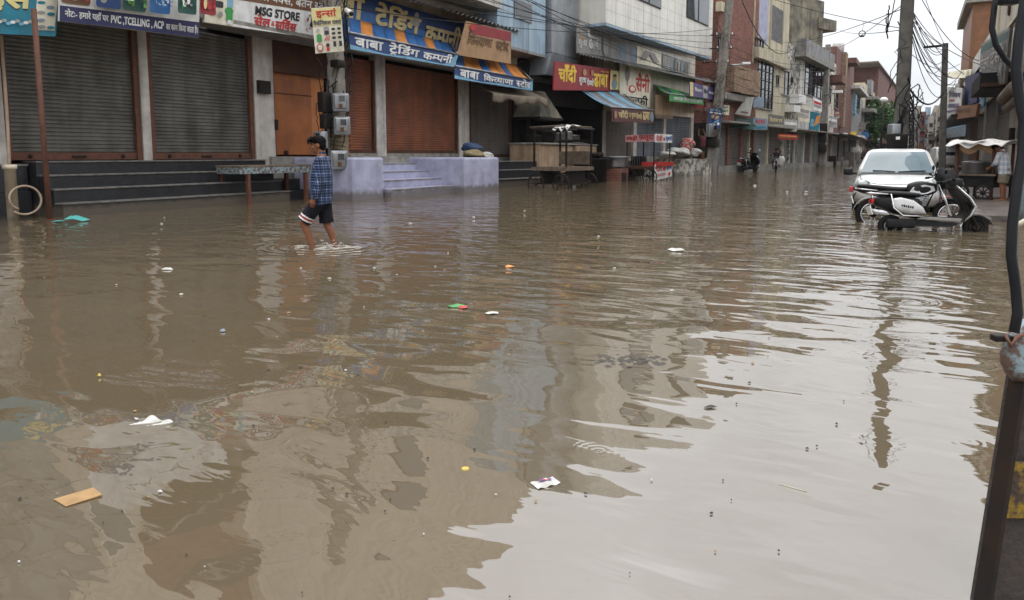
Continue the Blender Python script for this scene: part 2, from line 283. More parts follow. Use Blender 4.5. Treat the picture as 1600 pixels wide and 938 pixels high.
# ------------------------------------------------------------------ mesh builder
class MB:
    def __init__(s): s.v = []; s.f = []; s.m = []; s.mats = []; s.sm = []
    def mi(s, name):
        if name not in s.mats: s.mats.append(name)
        return s.mats.index(name)
    def add(s, vs, fs, m, smooth=False):
        o = len(s.v); s.v += [Vector(v) for v in vs]; k = s.mi(m)
        for f in fs: s.f.append([i+o for i in f]); s.m.append(k); s.sm.append(smooth)
        return s
    def hexa(s, p, m):   # 8 corners: bottom 4 ccw, top 4
        return s.add(p, [(3, 2, 1, 0), (4, 5, 6, 7), (0, 1, 5, 4), (1, 2, 6, 5), (2, 3, 7, 6), (3, 0, 4, 7)], m)
    def box(s, c, d, m, rz=0.0, ry=0.0, rx=0.0):
        M = Euler((rx, ry, rz)).to_matrix(); c = Vector(c); x, y, z = (q/2 for q in d)
        p = [c+M@Vector(q) for q in ((-x, -y, -z), (x, -y, -z), (x, y, -z), (-x, y, -z), (-x, -y, z), (x, -y, z), (x, y, z), (-x, y, z))]
        return s.hexa(p, m)
    def bbox(s, c, d, m, b=.02, rz=0.0, ry=0.0, rx=0.0):   # box with chamfered edges
        bm = bmesh.new(); bmesh.ops.create_cube(bm, size=1)
        for v in bm.verts: v.co = Vector((v.co.x*d[0], v.co.y*d[1], v.co.z*d[2]))
        bmesh.ops.bevel(bm, geom=bm.edges[:], offset=b, segments=2, affect='EDGES', profile=.6)
        M = Euler((rx, ry, rz)).to_matrix(); c = Vector(c); bm.verts.ensure_lookup_table()
        s.add([c+M@v.co for v in bm.verts], [[v.index for v in f.verts] for f in bm.faces], m, True); bm.free(); return s
    def quad(s, a, b, c, d, m): return s.add([a, b, c, d], [(0, 1, 2, 3)], m)
    def slab(s, a, b, c, d, th, m):   # thick quad; th is pushed along -normal
        a, b, c, d = map(Vector, (a, b, c, d)); n = (b-a).cross(d-a).normalized()*th
        return s.hexa([a-n, b-n, c-n, d-n, a, b, c, d], m)
    def tube(s, pts, r, m, n=8, cap=True):
        pts = [Vector(p) for p in pts]; rs = r if isinstance(r, (list, tuple)) else [r]*len(pts); vs = []; fs = []
        prev = None
        for i, p in enumerate(pts):
            t = (pts[min(i+1, len(pts)-1)]-pts[max(i-1, 0)]).normalized()
            if prev is None: a = t.orthogonal().normalized()
            else:
                a = prev-t*prev.dot(t)
                a = a.normalized() if a.length > 1e-6 else t.orthogonal().normalized()
            prev = a; b = t.cross(a)
            for k in range(n):
                q = 2*math.pi*k/n; vs.append(p+(a*math.cos(q)+b*math.sin(q))*rs[i])
        for i in range(len(pts)-1):
            for k in range(n): fs.append((i*n+k, i*n+(k+1) % n, (i+1)*n+(k+1) % n, (i+1)*n+k))
        if cap: fs += [tuple(range(n-1, -1, -1)), tuple((len(pts)-1)*n+k for k in range(n))]
        return s.add(vs, fs, m, n > 5)
    def lathe(s, c, prof, m, n=20, axis='z', arc=None):   # prof: (r, h)
        c = Vector(c); vs = []; fs = []
        for r, h in prof:
            for k in range(n):
                q = 2*math.pi*k/n; a, b = r*math.cos(q), r*math.sin(q)
                vs.append(c+(Vector((a, b, h)) if axis == 'z' else Vector((a, h, b)) if axis == 'y' else Vector((h, a, b))))
        for i in range(len(prof)-1):
            for k in range(n): fs.append((i*n+k, i*n+(k+1) % n, (i+1)*n+(k+1) % n, (i+1)*n+k))
        fs += [tuple(range(n-1, -1, -1)), tuple((len(prof)-1)*n+k for k in range(n))]
        return s.add(vs, fs, m, True)
    def torus(s, c, R_, r, m, axis='y', n=28, k=8, squash=1.0):
        c = Vector(c); vs = []; fs = []
        for i in range(n):
            q = 2*math.pi*i/n
            for j in range(k):
                p = 2*math.pi*j/k; rr = R_+r*math.cos(p); h = r*squash*math.sin(p); a, b = rr*math.cos(q), rr*math.sin(q)
                vs.append(c+(Vector((a, h, b)) if axis == 'y' else Vector((a, b, h)) if axis == 'z' else Vector((h, a, b))))
        for i in range(n):
            for j in range(k): fs.append((i*k+j, ((i+1) % n)*k+j, ((i+1) % n)*k+(j+1) % k, i*k+(j+1) % k))
        return s.add(vs, fs, m, True)
    def ball(s, c, d, m, n=12, k=8, rot=None, jit=0.0, seed=0):
        rn = random.Random(seed); c = Vector(c); vs = []; fs = []; M = Euler(rot).to_matrix() if rot else Matrix.Identity(3)
        ph = [rn.uniform(0, 6.28) for _ in range(6)]
        for i in range(k+1):
            th = math.pi*i/k
            for j in range(n):
                q = 2*math.pi*j/n; u = Vector((math.sin(th)*math.cos(q), math.sin(th)*math.sin(q), math.cos(th)))
                f = 1+jit*(math.sin(3*u.x+ph[0]+2*u.z)+math.sin(4*u.y+ph[1])+math.sin(5*u.z+ph[2]+3*u.x))/3
                vs.append(c+M@Vector((u.x*d[0]/2*f, u.y*d[1]/2*f, u.z*d[2]/2*f)))
        for i in range(k):
            for j in range(n): fs.append((i*n+j, (i+1)*n+j, (i+1)*n+(j+1) % n, i*n+(j+1) % n))
        return s.add(vs, fs, m, True)
    def loft(s, rings, m, cap=True, smooth=True):
        n = len(rings[0]); vs = [p for r in rings for p in r]; fs = []
        for i in range(len(rings)-1):
            for k in range(n): fs.append((i*n+k, i*n+(k+1) % n, (i+1)*n+(k+1) % n, (i+1)*n+k))
        if cap: fs += [tuple(range(n-1, -1, -1)), tuple((len(rings)-1)*n+k for k in range(n))]
        return s.add(vs, fs, m, smooth)
    def prism(s, poly, y0, y1, m, smooth=False):   # outline in x,z extruded along y
        n = len(poly); vs = [(x, y0, z) for x, z in poly]+[(x, y1, z) for x, z in poly]
        return s.add(vs, [tuple(range(n)), tuple(range(2*n-1, n-1, -1))]+[(i, i+n, (i+1) % n+n, (i+1) % n) for i in range(n)], m, smooth)
    def grid(s, fn, nu, nv, m, smooth=True):
        vs = [fn(i/nu, j/nv) for j in range(nv+1) for i in range(nu+1)]
        return s.add(vs, [(j*(nu+1)+i, j*(nu+1)+i+1, (j+1)*(nu+1)+i+1, (j+1)*(nu+1)+i) for j in range(nv) for i in range(nu)], m, smooth)
    def mesh(s, name, org):
        me = bpy.data.meshes.new(name); me.from_pydata([v-org for v in s.v], [], s.f); me.update()
        for q in s.mats: me.materials.append(MAT[q])
        me.polygons.foreach_set('material_index', s.m); me.polygons.foreach_set('use_smooth', s.sm)
        bm = bmesh.new(); bm.from_mesh(me); bmesh.ops.recalc_face_normals(bm, faces=bm.faces[:]); bm.to_mesh(me); bm.free()
        return me
ROOTLOC = {}
def tag(o, label=None, cat=None, group=None, kind=None):
    for k, v in (('label', label), ('category', cat), ('group', group), ('kind', kind)):
        if v: o[k] = v
    return o
def T(name, label, cat, loc=(0, 0, 0), group=None):
    o = bpy.data.objects.new(name, None); COL.objects.link(o); o.location = loc; o.empty_display_size = .1
    ROOTLOC[o] = Vector(loc); return tag(o, label, cat, group)
def O(mb, name, parent=None, label=None, cat=None, group=None, kind=None, bevel=0, sub=0, solid=0):
    """one mesh object; a child keeps world coordinates relative to its thing's base"""
    if parent is None:
        if kind == 'structure' or kind == 'stuff': org = Vector((0, 0, 0))
        else:
            zs = min(v.z for v in mb.v); n = len(mb.v); org = Vector((sum(v.x for v in mb.v)/n, sum(v.y for v in mb.v)/n, zs))
    else: org = ROOTLOC[parent]
    o = bpy.data.objects.new(name, mb.mesh(name, org)); COL.objects.link(o)
    ROOTLOC[o] = org
    if parent is None: o.location = org
    else:
        o.parent = parent
    if parent is not None and parent.parent is None and parent.type == 'EMPTY': pass
    if parent is not None and parent.type == 'MESH' and parent.parent is None: pass
    tag(o, label, cat, group, kind)
    if solid: x = o.modifiers.new('s', 'SOLIDIFY'); x.thickness = solid
    if sub: x = o.modifiers.new('u', 'SUBSURF'); x.levels = x.render_levels = sub
    if bevel: x = o.modifiers.new('b', 'BEVEL'); x.width = bevel; x.segments = 2; x.limit_method = 'ANGLE'
    return o
def kids(o): return list(o.children)
def copy_tree(o, parent=None):
    c = o.copy(); COL.objects.link(c); c.parent = parent; ROOTLOC[c] = ROOTLOC.get(o, Vector())
    for ch in kids(o): copy_tree(ch, c)
    return c
# ------------------------------------------------------------------ lettering (half letters end with ~, reph ^ and rakar _ follow their letter)
_TC = {}
def _raw(s, bold):
    k = (s, bold)
    if k not in _TC:
        c = bpy.data.curves.new('t', 'FONT'); c.body = s; c.size = 1; c.offset = bold; c.resolution_u = 3
        o = bpy.data.objects.new('t', c); COL.objects.link(o)
        dg = bpy.context.evaluated_depsgraph_get(); me = bpy.data.meshes.new_from_object(o.evaluated_get(dg))
        _TC[k] = ([tuple(v.co) for v in me.vertices], [tuple(p.vertices) for p in me.polygons])
        bpy.data.objects.remove(o); bpy.data.curves.remove(c); bpy.data.meshes.remove(me)
    return _TC[k]
def _adv(s):
    bar = _raw('।', 0)[0]; both = _raw(s+'।', 0)[0]
    return max(v[0] for v in both)-max(v[0] for v in bar)
def _order(s):   # the short i sign is written before its consonant group
    out = []
    for ch in s:
        if ch == 'ि':
            k = len(out)-1
            while k > 0 and out[k] in '़^_': k -= 1
            while k >= 2 and out[k-1] == '~': k -= 2
            out.insert(k, ch)
        else: out.append(ch)
    return ''.join(out)
def text_geo(s, bold=.012):
    base, Fb = _text_flat(_order(s), min(bold, .011)); e = max(0.0, bold-.009); V, Fc = [], []
    for k, (dx, dy) in enumerate(((0, 0),) if e < .002 else ((-e, -e), (e, -e), (-e, e), (e, e), (0, 0))):
        o = len(V); V += [(p[0]+dx, p[1]+dy, k) for p in base]; Fc += [tuple(q+o for q in f) for f in Fb]
    return V, Fc
def _text_flat(s, bold):
    V, Fc = [], []; x = 0.0; toks = []; cur = ''; i = 0
    while i < len(s):
        if i+1 < len(s) and s[i+1] == '~':
            if cur: toks.append((cur, 0)); cur = ''
            toks.append((s[i], 1)); i += 2; continue
        if s[i] in '^_':
            w_ = 2 if cur[-2:-1] == 'ि' else 1
            if len(cur) > w_: toks.append((cur[:-w_], 0))
            toks.append((cur[-w_:], 2 if s[i] == '^' else 3)); cur = ''; i += 1; continue
        cur += s[i]; i += 1
    if cur: toks.append((cur, 0))
    for tk, kind in toks:
        vs, fs = _raw(tk, bold); a = _adv(tk)
        if kind == 1 and vs:
            cut = a-.19
            bm = bmesh.new(); bv = [bm.verts.new((v[0], v[1], 0)) for v in vs]
            for f in fs:
                try: bm.faces.new([bv[q] for q in f])
                except ValueError: pass
            bmesh.ops.bisect_plane(bm, geom=bm.verts[:]+bm.edges[:]+bm.faces[:], plane_co=(cut, 0, 0), plane_no=(1, 0, 0), clear_outer=True)
            bm.verts.ensure_lookup_table(); bm.verts.index_update()
            vs = [tuple(v.co) for v in bm.verts]; fs = [tuple(v.index for v in f.verts) for f in bm.faces]; bm.free(); a = cut
        o = len(V); V += [(v[0]+x, v[1]) for v in vs]; Fc += [tuple(q+o for q in f) for f in fs]
        if kind == 2:   # reph: a small hook over the last stem
            o = len(V); t = .055
            for q in range(7):
                an = math.pi*(1.05-q*.85/6); V.append((x+a-.08+.15*math.cos(an), .68+.17*math.sin(an))); V.append((x+a-.08+(.15-t)*math.cos(an), .68+(.17-t)*math.sin(an)))
            Fc += [(o+2*q, o+2*q+1, o+2*q+3, o+2*q+2) for q in range(6)]
        if kind == 3:   # rakar: a caret under the letter
            o = len(V); cx = x+a*.5; t = .06
            V += [(cx, .02), (cx-.18, -.17), (cx-.18+t, -.2), (cx, -.02-t), (cx+.18-t, -.2), (cx+.18, -.17)]
            Fc += [(o, o+1, o+2, o+3), (o, o+3, o+4, o+5)]
        x += a
    return V, Fc
# ------------------------------------------------------------------ a flat sign built on four corners
class Sign:
    def __init__(s, TL, TR, BR, BL, base, th=.05, tri=False):
        s.q = [Vector(p) for p in (TL, TR, BR, BL)]; s.mb = MB(); s.k = 0
        n = (s.q[2]-s.q[3]).cross(s.q[0]-s.q[3]).normalized()
        if n.dot(C0-s.q[0]) < 0: n = -n
        s.n = n; s.step = max(.003, (s.q[0]-C0).length*.00022)
        a, b, c, d = s.q[3], s.q[2], s.q[1], s.q[0]
        s.mb.hexa([p-n*th for p in (a, b, c, d)]+[a, b, c, d], base)
    def p(s, u, v, off=0.0):
        a, b, c, d = s.q
        return (d*(1-u)+c*u)*(1-v)+(a*(1-u)+b*u)*v+s.n*off
    def layer(s): s.k += 1; return s.k*s.step
    def poly(s, pts, m, off=None):
        off = s.layer() if off is None else off
        s.mb.add([s.p(u, v, off) for u, v in pts], [tuple(range(len(pts)))], m); return s
    def rect(s, u0, u1, v0, v1, m, off=None): return s.poly([(u0, v0), (u1, v0), (u1, v1), (u0, v1)], m, off)
    def rrect(s, u0, u1, v0, v1, m, ru=.02, rv=.08):
        pts = []
        for cu, cv, a0 in ((u1-ru, v1-rv, 0), (u0+ru, v1-rv, 90), (u0+ru, v0+rv, 180), (u1-ru, v0+rv, 270)):
            for k in range(4): a = R(a0+k*30); pts.append((cu+ru*math.cos(a), cv+rv*math.sin(a)))
        return s.poly(pts, m)
    def ell(s, u, v, ru, rv, m, off=None, rot=0.0, n=14):
        cr, sr = math.cos(rot), math.sin(rot)
        return s.poly([(u+ru*math.cos(6.2832*k/n)*cr-ru*math.sin(6.2832*k/n)*sr, v+rv*math.cos(6.2832*k/n)*sr+rv*math.sin(6.2832*k/n)*cr) for k in range(n)], m, off)
    def text(s, t, u0, u1, v0, v1, m, bold=.016, shadow=None):
        V, Fc = text_geo(t, bold); xs = [p[0] for p in V]; ys = [p[1] for p in V]; x0, x1, y0, y1 = min(xs), max(xs), min(ys), max(ys)
        if shadow:
            off = s.layer(); du = (u1-u0)*.006; dv = (v1-v0)*.05
            s.mb.add([s.p(u0+(p[0]-x0)/(x1-x0)*(u1-u0)+du, v0+(p[1]-y0)/(y1-y0)*(v1-v0)-dv, off) for p in V], Fc, shadow)
        off = s.layer()
        s.mb.add([s.p(u0+(p[0]-x0)/(x1-x0)*(u1-u0), v0+(p[1]-y0)/(y1-y0)*(v1-v0), off+p[2]*s.step*.15) for p in V], Fc, m); return s
    def blobs(s, u0, u1, v0, v1, ms, n, seed, size=.3):
        rn = random.Random(seed)
        for i in range(n):
            a, b = rn.uniform(.1, .9), rn.uniform(.12, .88)
            s.ell(u0+(u1-u0)*a, v0+(v1-v0)*b, (u1-u0)*rn.uniform(.3, 1)*size*.5*min(1, 2*min(a, 1-a)+.2), (v1-v0)*rn.uniform(.3, 1)*size*.6*min(1, 2*min(b, 1-b)+.2), rn.choice(ms), rot=0)
        return s
    def done(s, name, label, cat, group=None, parent=None): return O(s.mb, name, parent, label, cat, group)
def pq(pts, X): return [PX(x, y, X if not isinstance(X, (list, tuple)) else X[i]) for i, (x, y) in enumerate(pts)]
def fq(f, pts, n=.15):
    o = f.a+f.n*n
    return [C0+ray(x, y)*((o-C0).dot(f.n)/ray(x, y).dot(f.n)) for x, y in pts]
def dq(pts, D): return [PD(x, y, D if not isinstance(D, (list, tuple)) else D[i]) for i, (x, y) in enumerate(pts)]
# ------------------------------------------------------------------ a wall frame: u along the street, z up, n out of the wall
class Fr:
    def __init__(s, a, b):
        s.a = Vector((a[0], a[1], 0)); d = Vector((b[0], b[1], 0))-s.a; s.len = d.length; s.u = d.normalized()
        s.n = Vector((s.u.y, -s.u.x, 0))
    def p(s, u, z, n=0.0): return s.a+s.u*u+s.n*n+Vector((0, 0, z))
    def box(s, mb, u0, u1, z0, z1, n0, n1, m):
        P = s.p
        mb.hexa([P(u0, z0, n0), P(u1, z0, n0), P(u1, z0, n1), P(u0, z0, n1), P(u0, z1, n0), P(u1, z1, n0), P(u1, z1, n1), P(u0, z1, n1)], m); return mb
    def shutter(s, mb, u0, u1, z0, z1, n, m, pitch=.085, dep=.022):
        k = max(4, int((z1-z0)/pitch)); vs = []; fs = []
        for i in range(k):
            a = z0+(z1-z0)*i/k; h = (z1-z0)/k
            for zz, nn in ((a, 0), (a+h*.22, dep), (a+h*.7, dep*1.15), (a+h*.92, 0)): vs += [s.p(u0, zz, n+nn), s.p(u1, zz, n+nn)]
        for i in range(len(vs)//2-1): fs.append((2*i, 2*i+1, 2*i+3, 2*i+2))
        mb.add(vs, fs, m); return mb
    def uy(s, Y): return (Y-s.a.y)/s.u.y

# ================================================================== THE SETTING
m = MB(); m.quad((-700, -200, 0), (700, -200, 0), (700, 1500, 0), (-700, 1500, 0), 'muddy_water'); O(m, 'flood_water', kind='structure')
m = MB(); m.quad((-700, -200, -.4), (700, -200, -.4), (700, 1500, -.4), (-700, 1500, -.4), 'concrete'); O(m, 'ground', kind='structure')

# ================================================================== LEFT SIDE, first building: two grey shutters, the orange door
FA = Fr((-16, 0), (-16, 30)); B = FA.box
bA = T('shop_building', 'long pale shop building with two grey roller shutters above black stone steps', 'building', (-16, 10, 0))
m = MB()
for u0, u1 in ((3.5, 4.2), (7.2, 7.57), (10.52, 10.74), (13.86, 14.55)): B(m, u0, u1, 0, 4.6, -.3, .0, 'white_wall')
B(m, 3.5, 8.0, 4.6, 13.5, -8, .0, 'grey_wall'); B(m, 8.0, 10.4, 4.6, 14.5, -8, .02, 'pale_pink'); B(m, 10.4, 12.9, 4.6, 14.5, -8, -.9, 'brick_red')
B(m, 12.9, 16.95, 4.6, 16.6, -8, .02, 'pale_pink'); B(m, 3.5, 16.95, 0, 4.58, -8, -.6, 'interior_shade'); B(m, 14.55, 16.9, 3.6, 4.58, -.35, .01, 'brown_dark')
O(m, 'wall', bA)
for u0, u1 in ((7.57, 10.52), (10.74, 13.86)):
    m = MB(); FA.shutter(m, u0+.12, u1-.12, 1.3, 4.4, -.16, 'shutter_grey'); sh = O(m, 'shutter', bA)
    
    for q in (u0, u1-.13): m = MB(); B(m, q, q+.13, 1.13, 4.4, -.2, -.04, 'rust'); O(m, 'shutter_frame', sh)
    m = MB(); B(m, u0+.13, u1-.13, 1.14, 1.3, -.19, -.08, 'rust')
    for q in (.16, .84): c = FA.p(u0+(u1-u0)*q, 1.22, -.06); m.ball(c, (.09, .09, .09), 'metal_dark', 8, 6)
    c = FA.p(u0+(u1-u0)*.5, 1.21, -.07); m.box(c, (.04, .3, .04), 'metal_dark'); O(m, 'bottom_rail', sh)
m = MB(); B(m, 14.55, 16.1, 1.25, 3.6, -.25, -.1, 'orange_wood'); B(m, 14.55, 14.62, 1.2, 3.6, -.25, -.05, 'brown_dark'); B(m, 16.1, 16.7, 1.25, 3.6, -.25, -.16, 'orange_lit')
B(m, 14.62, 16.1, 3.0, 3.03, -.2, -.085, 'brown_dark'); dr = O(m, 'orange_door', bA, label='plain orange wooden door between the pillar and the pole')
m = MB(); m.box(FA.p(15.0, 1.3, -.05), (.06, .1, .14), 'metal_dark'); m.box(FA.p(14.6, 2.1, -.02), (.08, .12, .3), 'metal_dark'); O(m, 'hinge', dr)
m = MB(); B(m, 13.95, 14.35, 2.95, 3.3, .0, .12, 'metal_dark'); O(m, 'switch_box', bA)
for u0, u1, z0, z1 in ((8.4, 9.9, 6.6, 8.4),):
    m = MB(); B(m, u0-.08, u1+.08, z0-.08, z1+.08, .02, .07, 'white_flat'); wn = O(m, 'window', bA); m = MB(); B(m, u0, u1, z0, z1, .07, .085, 'window_glass'); O(m, 'pane', wn)
m = MB(); B(m, 10.4, 12.9, 7.9, 8.05, -.9, .35, 'concrete'); B(m, 10.4, 12.9, 8.05, 8.9, .27, .33, 'metal_dark'); O(m, 'balcony', bA)
m = MB(); B(m, 4.5, 17.1, 4.48, 4.58, .0, 1.1, 'concrete'); O(m, 'canopy_slab', bA)

# black stone steps of the first building
def steps(name, label, fr, u0, u1, ztop, n, run, n0, mt, edge, side=True):
    r = T(name, label, 'steps', tuple(fr.p((u0+u1)/2, 0, n0+run*n/2)))
    h = ztop/n
    for i in range(n):
        z1 = ztop-i*h; m = MB(); a = n0+run*i if i else -.3
        fr.box(m, u0, u1, -.3, z1-.035, a, n0+run*(i+1), mt)
        fr.box(m, u0-.01, u1+.01, z1-.035, z1, a, n0+run*(i+1)+.03, edge)
        O(m, 'step', r, bevel=.008)
    return r
steps('stone_steps', 'flight of black stone steps below the two grey shutters', FA, 7.95, 13.9, 1.12, 4, .3, .0, 'dark_stone', 'step_edge')
m = MB(); B(m, 4, 7.9, -.3, 1.02, -.3, .05, 'dark_stone'); B(m, 4, 7.92, 1.02, 1.06, -.3, .07, 'step_edge'); B(m, 4, 7.9, -.3, .5, .05, .14, 'dark_stone')
O(m, 'stone_ledge', None, 'black stone ledge behind the cream pipe stump', 'ledge')
m = MB(); B(m, 13.92, 17.2, -.3, .55, -.3, .5, 'dark_stone'); B(m, 14.3, 16.9, .55, 1.2, -.3, .12, 'concrete'); B(m, 13.92, 17.2, .55, .58, .12, .52, 'step_edge'); B(m, 14.1, 16.8, -.3, .26, .5, .85, 'dark_stone')
O(m, 'stone_ledge', None, 'dark shadowed stone ledge under the low table by the orange door', 'ledge')
# low stone-topped table in front of the orange door
tb = T('low_table', 'low weathered table with grey top and rusty legs beside the boy', 'table', tuple(PX(430, 318, -15.0).xy)+(0,))
a, b, c, d = [PX(*q) for q in ((372, 264, -14.9), (480, 262, -14.9), (482, 255, -15.7), (366, 256, -15.7))]
for p in (a, b, c, d): p.z = .98
a = Vector((-14.55, 12.05, .98)); b = Vector((-14.55, 14.5, .98)); c = Vector((-15.45, 14.5, .98)); d = Vector((-15.45, 12.05, .98))
m = MB(); m.hexa([p-Vector((0, 0, .05)) for p in (a, b, c, d)]+[a, b, c, d], 'wood_old'); O(m, 'table_top', tb, bevel=.01)
m = MB(); m.box((-14.57, 13.27, .85), (.04, 2.4, .16), 'blue_paint_old'); m.box((-15.0, 12.08, .85), (.84, .04, .16), 'blue_paint_old'); O(m, 'apron', tb)
for x, y in ((-14.6, 12.35), (-14.6, 14.3), (-15.4, 12.2), (-15.4, 14.35)):
    m = MB(); m.box((x, y, .35), (.09, .09, .95), 'rust'); O(m, 'leg', tb)
# pipe stump, hose and tall thin pipe at the left edge
p = PZ(21, 342); m = MB(); m.lathe((p.x, p.y, -.2), [(.1, 0), (.1, 1.17), (.125, 1.17), (.125, 1.26), (.09, 1.26), (.088, 1.1)], 'pvc', 18); O(m, 'pipe_stump', None, 'cream plastic pipe stump standing in the water at the left edge', 'pipe')
q = PZ(36, 341); m = MB(); pts = []
for i in range(30): an = -2.4+i*6.6/29; pts.append((p.x+.16+.02*i/29, p.y+.16+.29*math.cos(an), .33+.26*math.sin(an)+.003*i))
m.tube(pts, .022, 'hose', 8); O(m, 'garden_hose', None, 'coiled pinkish hose looped round the cream pipe stump', 'hose')
m = MB(); m.tube([PX(2, 55, -15.9), PX(9, 150, -15.85), PX(12, 200, -15.8), (p.x, p.y, 1.05)], .032, 'hose', 8); O(m, 'water_pipe', None, 'thin pinkish pipe climbing the wall above the cream stump', 'pipe')
r0 = PZ(78, 346); m = MB(); m.tube([r0-Vector((0, 0, .3)), r0+Vector((.0, -.02, 3.9))], .05, 'rust', 8); m.box(r0, (.13, .13, .1), 'rust'); O(m, 'sign_post', None, 'thin rusty iron post rising in front of the left grey shutter', 'post')

# ---- hanging boards over the first building
s = Sign(*pq([(-110, -40), (97, -28), (87, 57), (-110, 48)], -14.6), 's_teal', .06)
s.text('ईंस', .38, .765, .42, .92, 's_paleyellow', .03, 's_black'); s.rect(.80, .98, .1, .86, 's_cream')
for i, (u, v) in enumerate(((.84, .6), (.92, .52), (.845, .42), (.93, .4), (.85, .28), (.86, .16), (.94, .15))): s.ell(u, v, .035, .032, ('s_teal', 's_fadeb', 's_grey')[i % 3], rot=.3)
for i in range(9): s.ell(.47+.035*i, .19+.05*((i*7) % 3)/2, .022, .03, ('s_sky', 's_white', 's_grey2')[i % 3], rot=.5)
s.done('shop_sign', 'teal shop board with yellow lettering at the top left corner', 'sign')
s = Sign(*pq([(96, -150), (313, -120), (311, 59), (93, 33)], -14.3), 's_white', .06)
s.rect(0, 1, 0, .135, 's_navy'); s.text('नोटः- हमारे यहाँ पर', .03, .31, .035, .115, 's_white', .02); s.text('PVC ,TCELLING , ACP', .325, .71, .025, .105, 's_white', .03); s.text('का काम किया जाता है।', .725, .985, .025, .105, 's_white', .02)
s.text('पर मिलता है', .66, .83, .475, .56, 's_red', .02); s.text('एवं मछलियां,', .84, .99, .49, .57, 's_red', .02)
for i, (u0, u1, v0, v1, ms, b0) in enumerate(((.005, .185, .16, .46, ('s_red', 's_sky', 's_tan', 's_dblue', 's_white'), 's_brown'), (.2, .365, .15, .5, ('s_grey2', 's_white', 's_sky'), 's_dblue'), (.375, .54, .15, .5, ('s_green', 's_lime', 's_dgreen'), 's_dgreen'),
        (.545, .70, .15, .46, ('s_white', 's_sky', 's_blue', 's_dblue'), 's_blue'), (.705, .855, .16, .45, ('s_white', 's_green', 's_grey2', 's_dgreen'), 's_dgreen'), (.862, .995, .17, .44, ('s_red', 's_darkred', 's_red'), 's_darkred'))):
    s.rrect(u0, u1, v0, v1, b0, .015, .03); s.blobs(u0, u1, v0, v1, ms, (30, 4, 26, 60, 24, 16)[i], i+3, (.26, .6, .3, .14, .24, .35)[i])
s.rect(.215, .35, .2, .36, 's_white'); s.ell(.47, .33, .045, .09, 's_lime', rot=.4); s.ell(.435, .27, .05, .05, 's_lime'); s.ell(.9, .33, .025, .045, 's_sky', rot=.3); s.ell(.885, .26, .014, .05, 's_gold')
s.done('shop_sign', 'white pet shop banner with a navy strip of white lettering', 'sign')
s = Sign(*pq([(319, -38), (520, -3), (512, 63), (318, 35)], -14.9), 's_white', .06)
s.rect(0, 1, .6, 1, 's_brown'); s.text('मैकेनिकल वक~स^, बत^न स~टोर', .16, .98, .64, .9, 's_white', .012)
s.text('MSG STORE', .36, .72, .33, .53, 's_black', .035); s.text('सेल', .355, .485, .1, .35, 's_red', .03); s.text('&', .49, .515, .14, .25, 's_red', .02); s.text('सवि^ंस', .52, .70, .08, .33, 's_red', .03)
s.rect(0, .2, 0, .6, 's_cream'); s.rrect(.03, .125, .36, .5, 's_black', .01, .03); s.rect(.15, .19, .4, .75, 's_sky'); s.ell(.165, .32, .03, .08, 's_green'); s.rect(.145, .19, .1, .28, 's_green'); s.rect(.155, .182, .03, .12, 's_white')
for k in range(3): s.poly([(.03+.02*k, .56), (.035+.02*k, .55), (.065+.02*k, .7), (.06+.02*k, .7)], 's_red'); s.ell(.038+.012*k, .22, .009, .05, 's_grey', rot=k)
s.ell(.1, .21, .016, .06, 's_grey'); s.blobs(.75, .87, .06, .55, ('s_tan', 's_black', 's_grey', 's_red', 's_brown'), 40, 21, .22)
s.done('shop_sign', 'white MSG STORE board with dark brown upper band', 'sign')

# ================================================================== trading company building (brown shutters)
bB = T('shop_building', 'trading company building with rust brown shutters and a pale blue upper floor', 'building', (-16, 22, 0))
m = MB()
for u0, u1 in ((16.95, 17.35), (19.0, 19.5), (24.05, 24.8), (28.5, 29.3)): B(m, u0, u1, 0, 4.6, -.3, .0, 'white_wall' if u0 < 28 else 'soot_shade')
B(m, 16.95, 29.3, 0, 4.6, -8, -.6, 'interior_shade'); B(m, 16.97, 29.3, 4.6, 17.0, -8, -.0, 'pale_pink'); B(m, 17.0, 24.1, 0, 1.3, -.3, -.02, 'concrete'); B(m, 24.8, 28.5, 0, 1.15, -.3, -.02, 'concrete')
O(m, 'wall', bB)
for u0, u1, z0, mt in ((17.35, 19.0, 1.3, 'shutter_brown'), (19.5, 24.05, 1.3, 'shutter_brown'), (24.9, 28.4, 1.15, 'shutter_taupe')):
    m = MB(); FA.shutter(m, u0, u1, z0, 4.4, -.16, mt); sh = O(m, 'shutter', bB)
    
    for q in (u0, u1-.1): m = MB(); B(m, q, q+.1, z0, 4.4, -.2, -.05, 'brown_dark'); O(m, 'shutter_frame', sh)
    m = MB(); B(m, u0+.1, u1-.1, z0, z0+.12, -.19, -.08, 'brown_dark'); O(m, 'bottom_rail', sh)
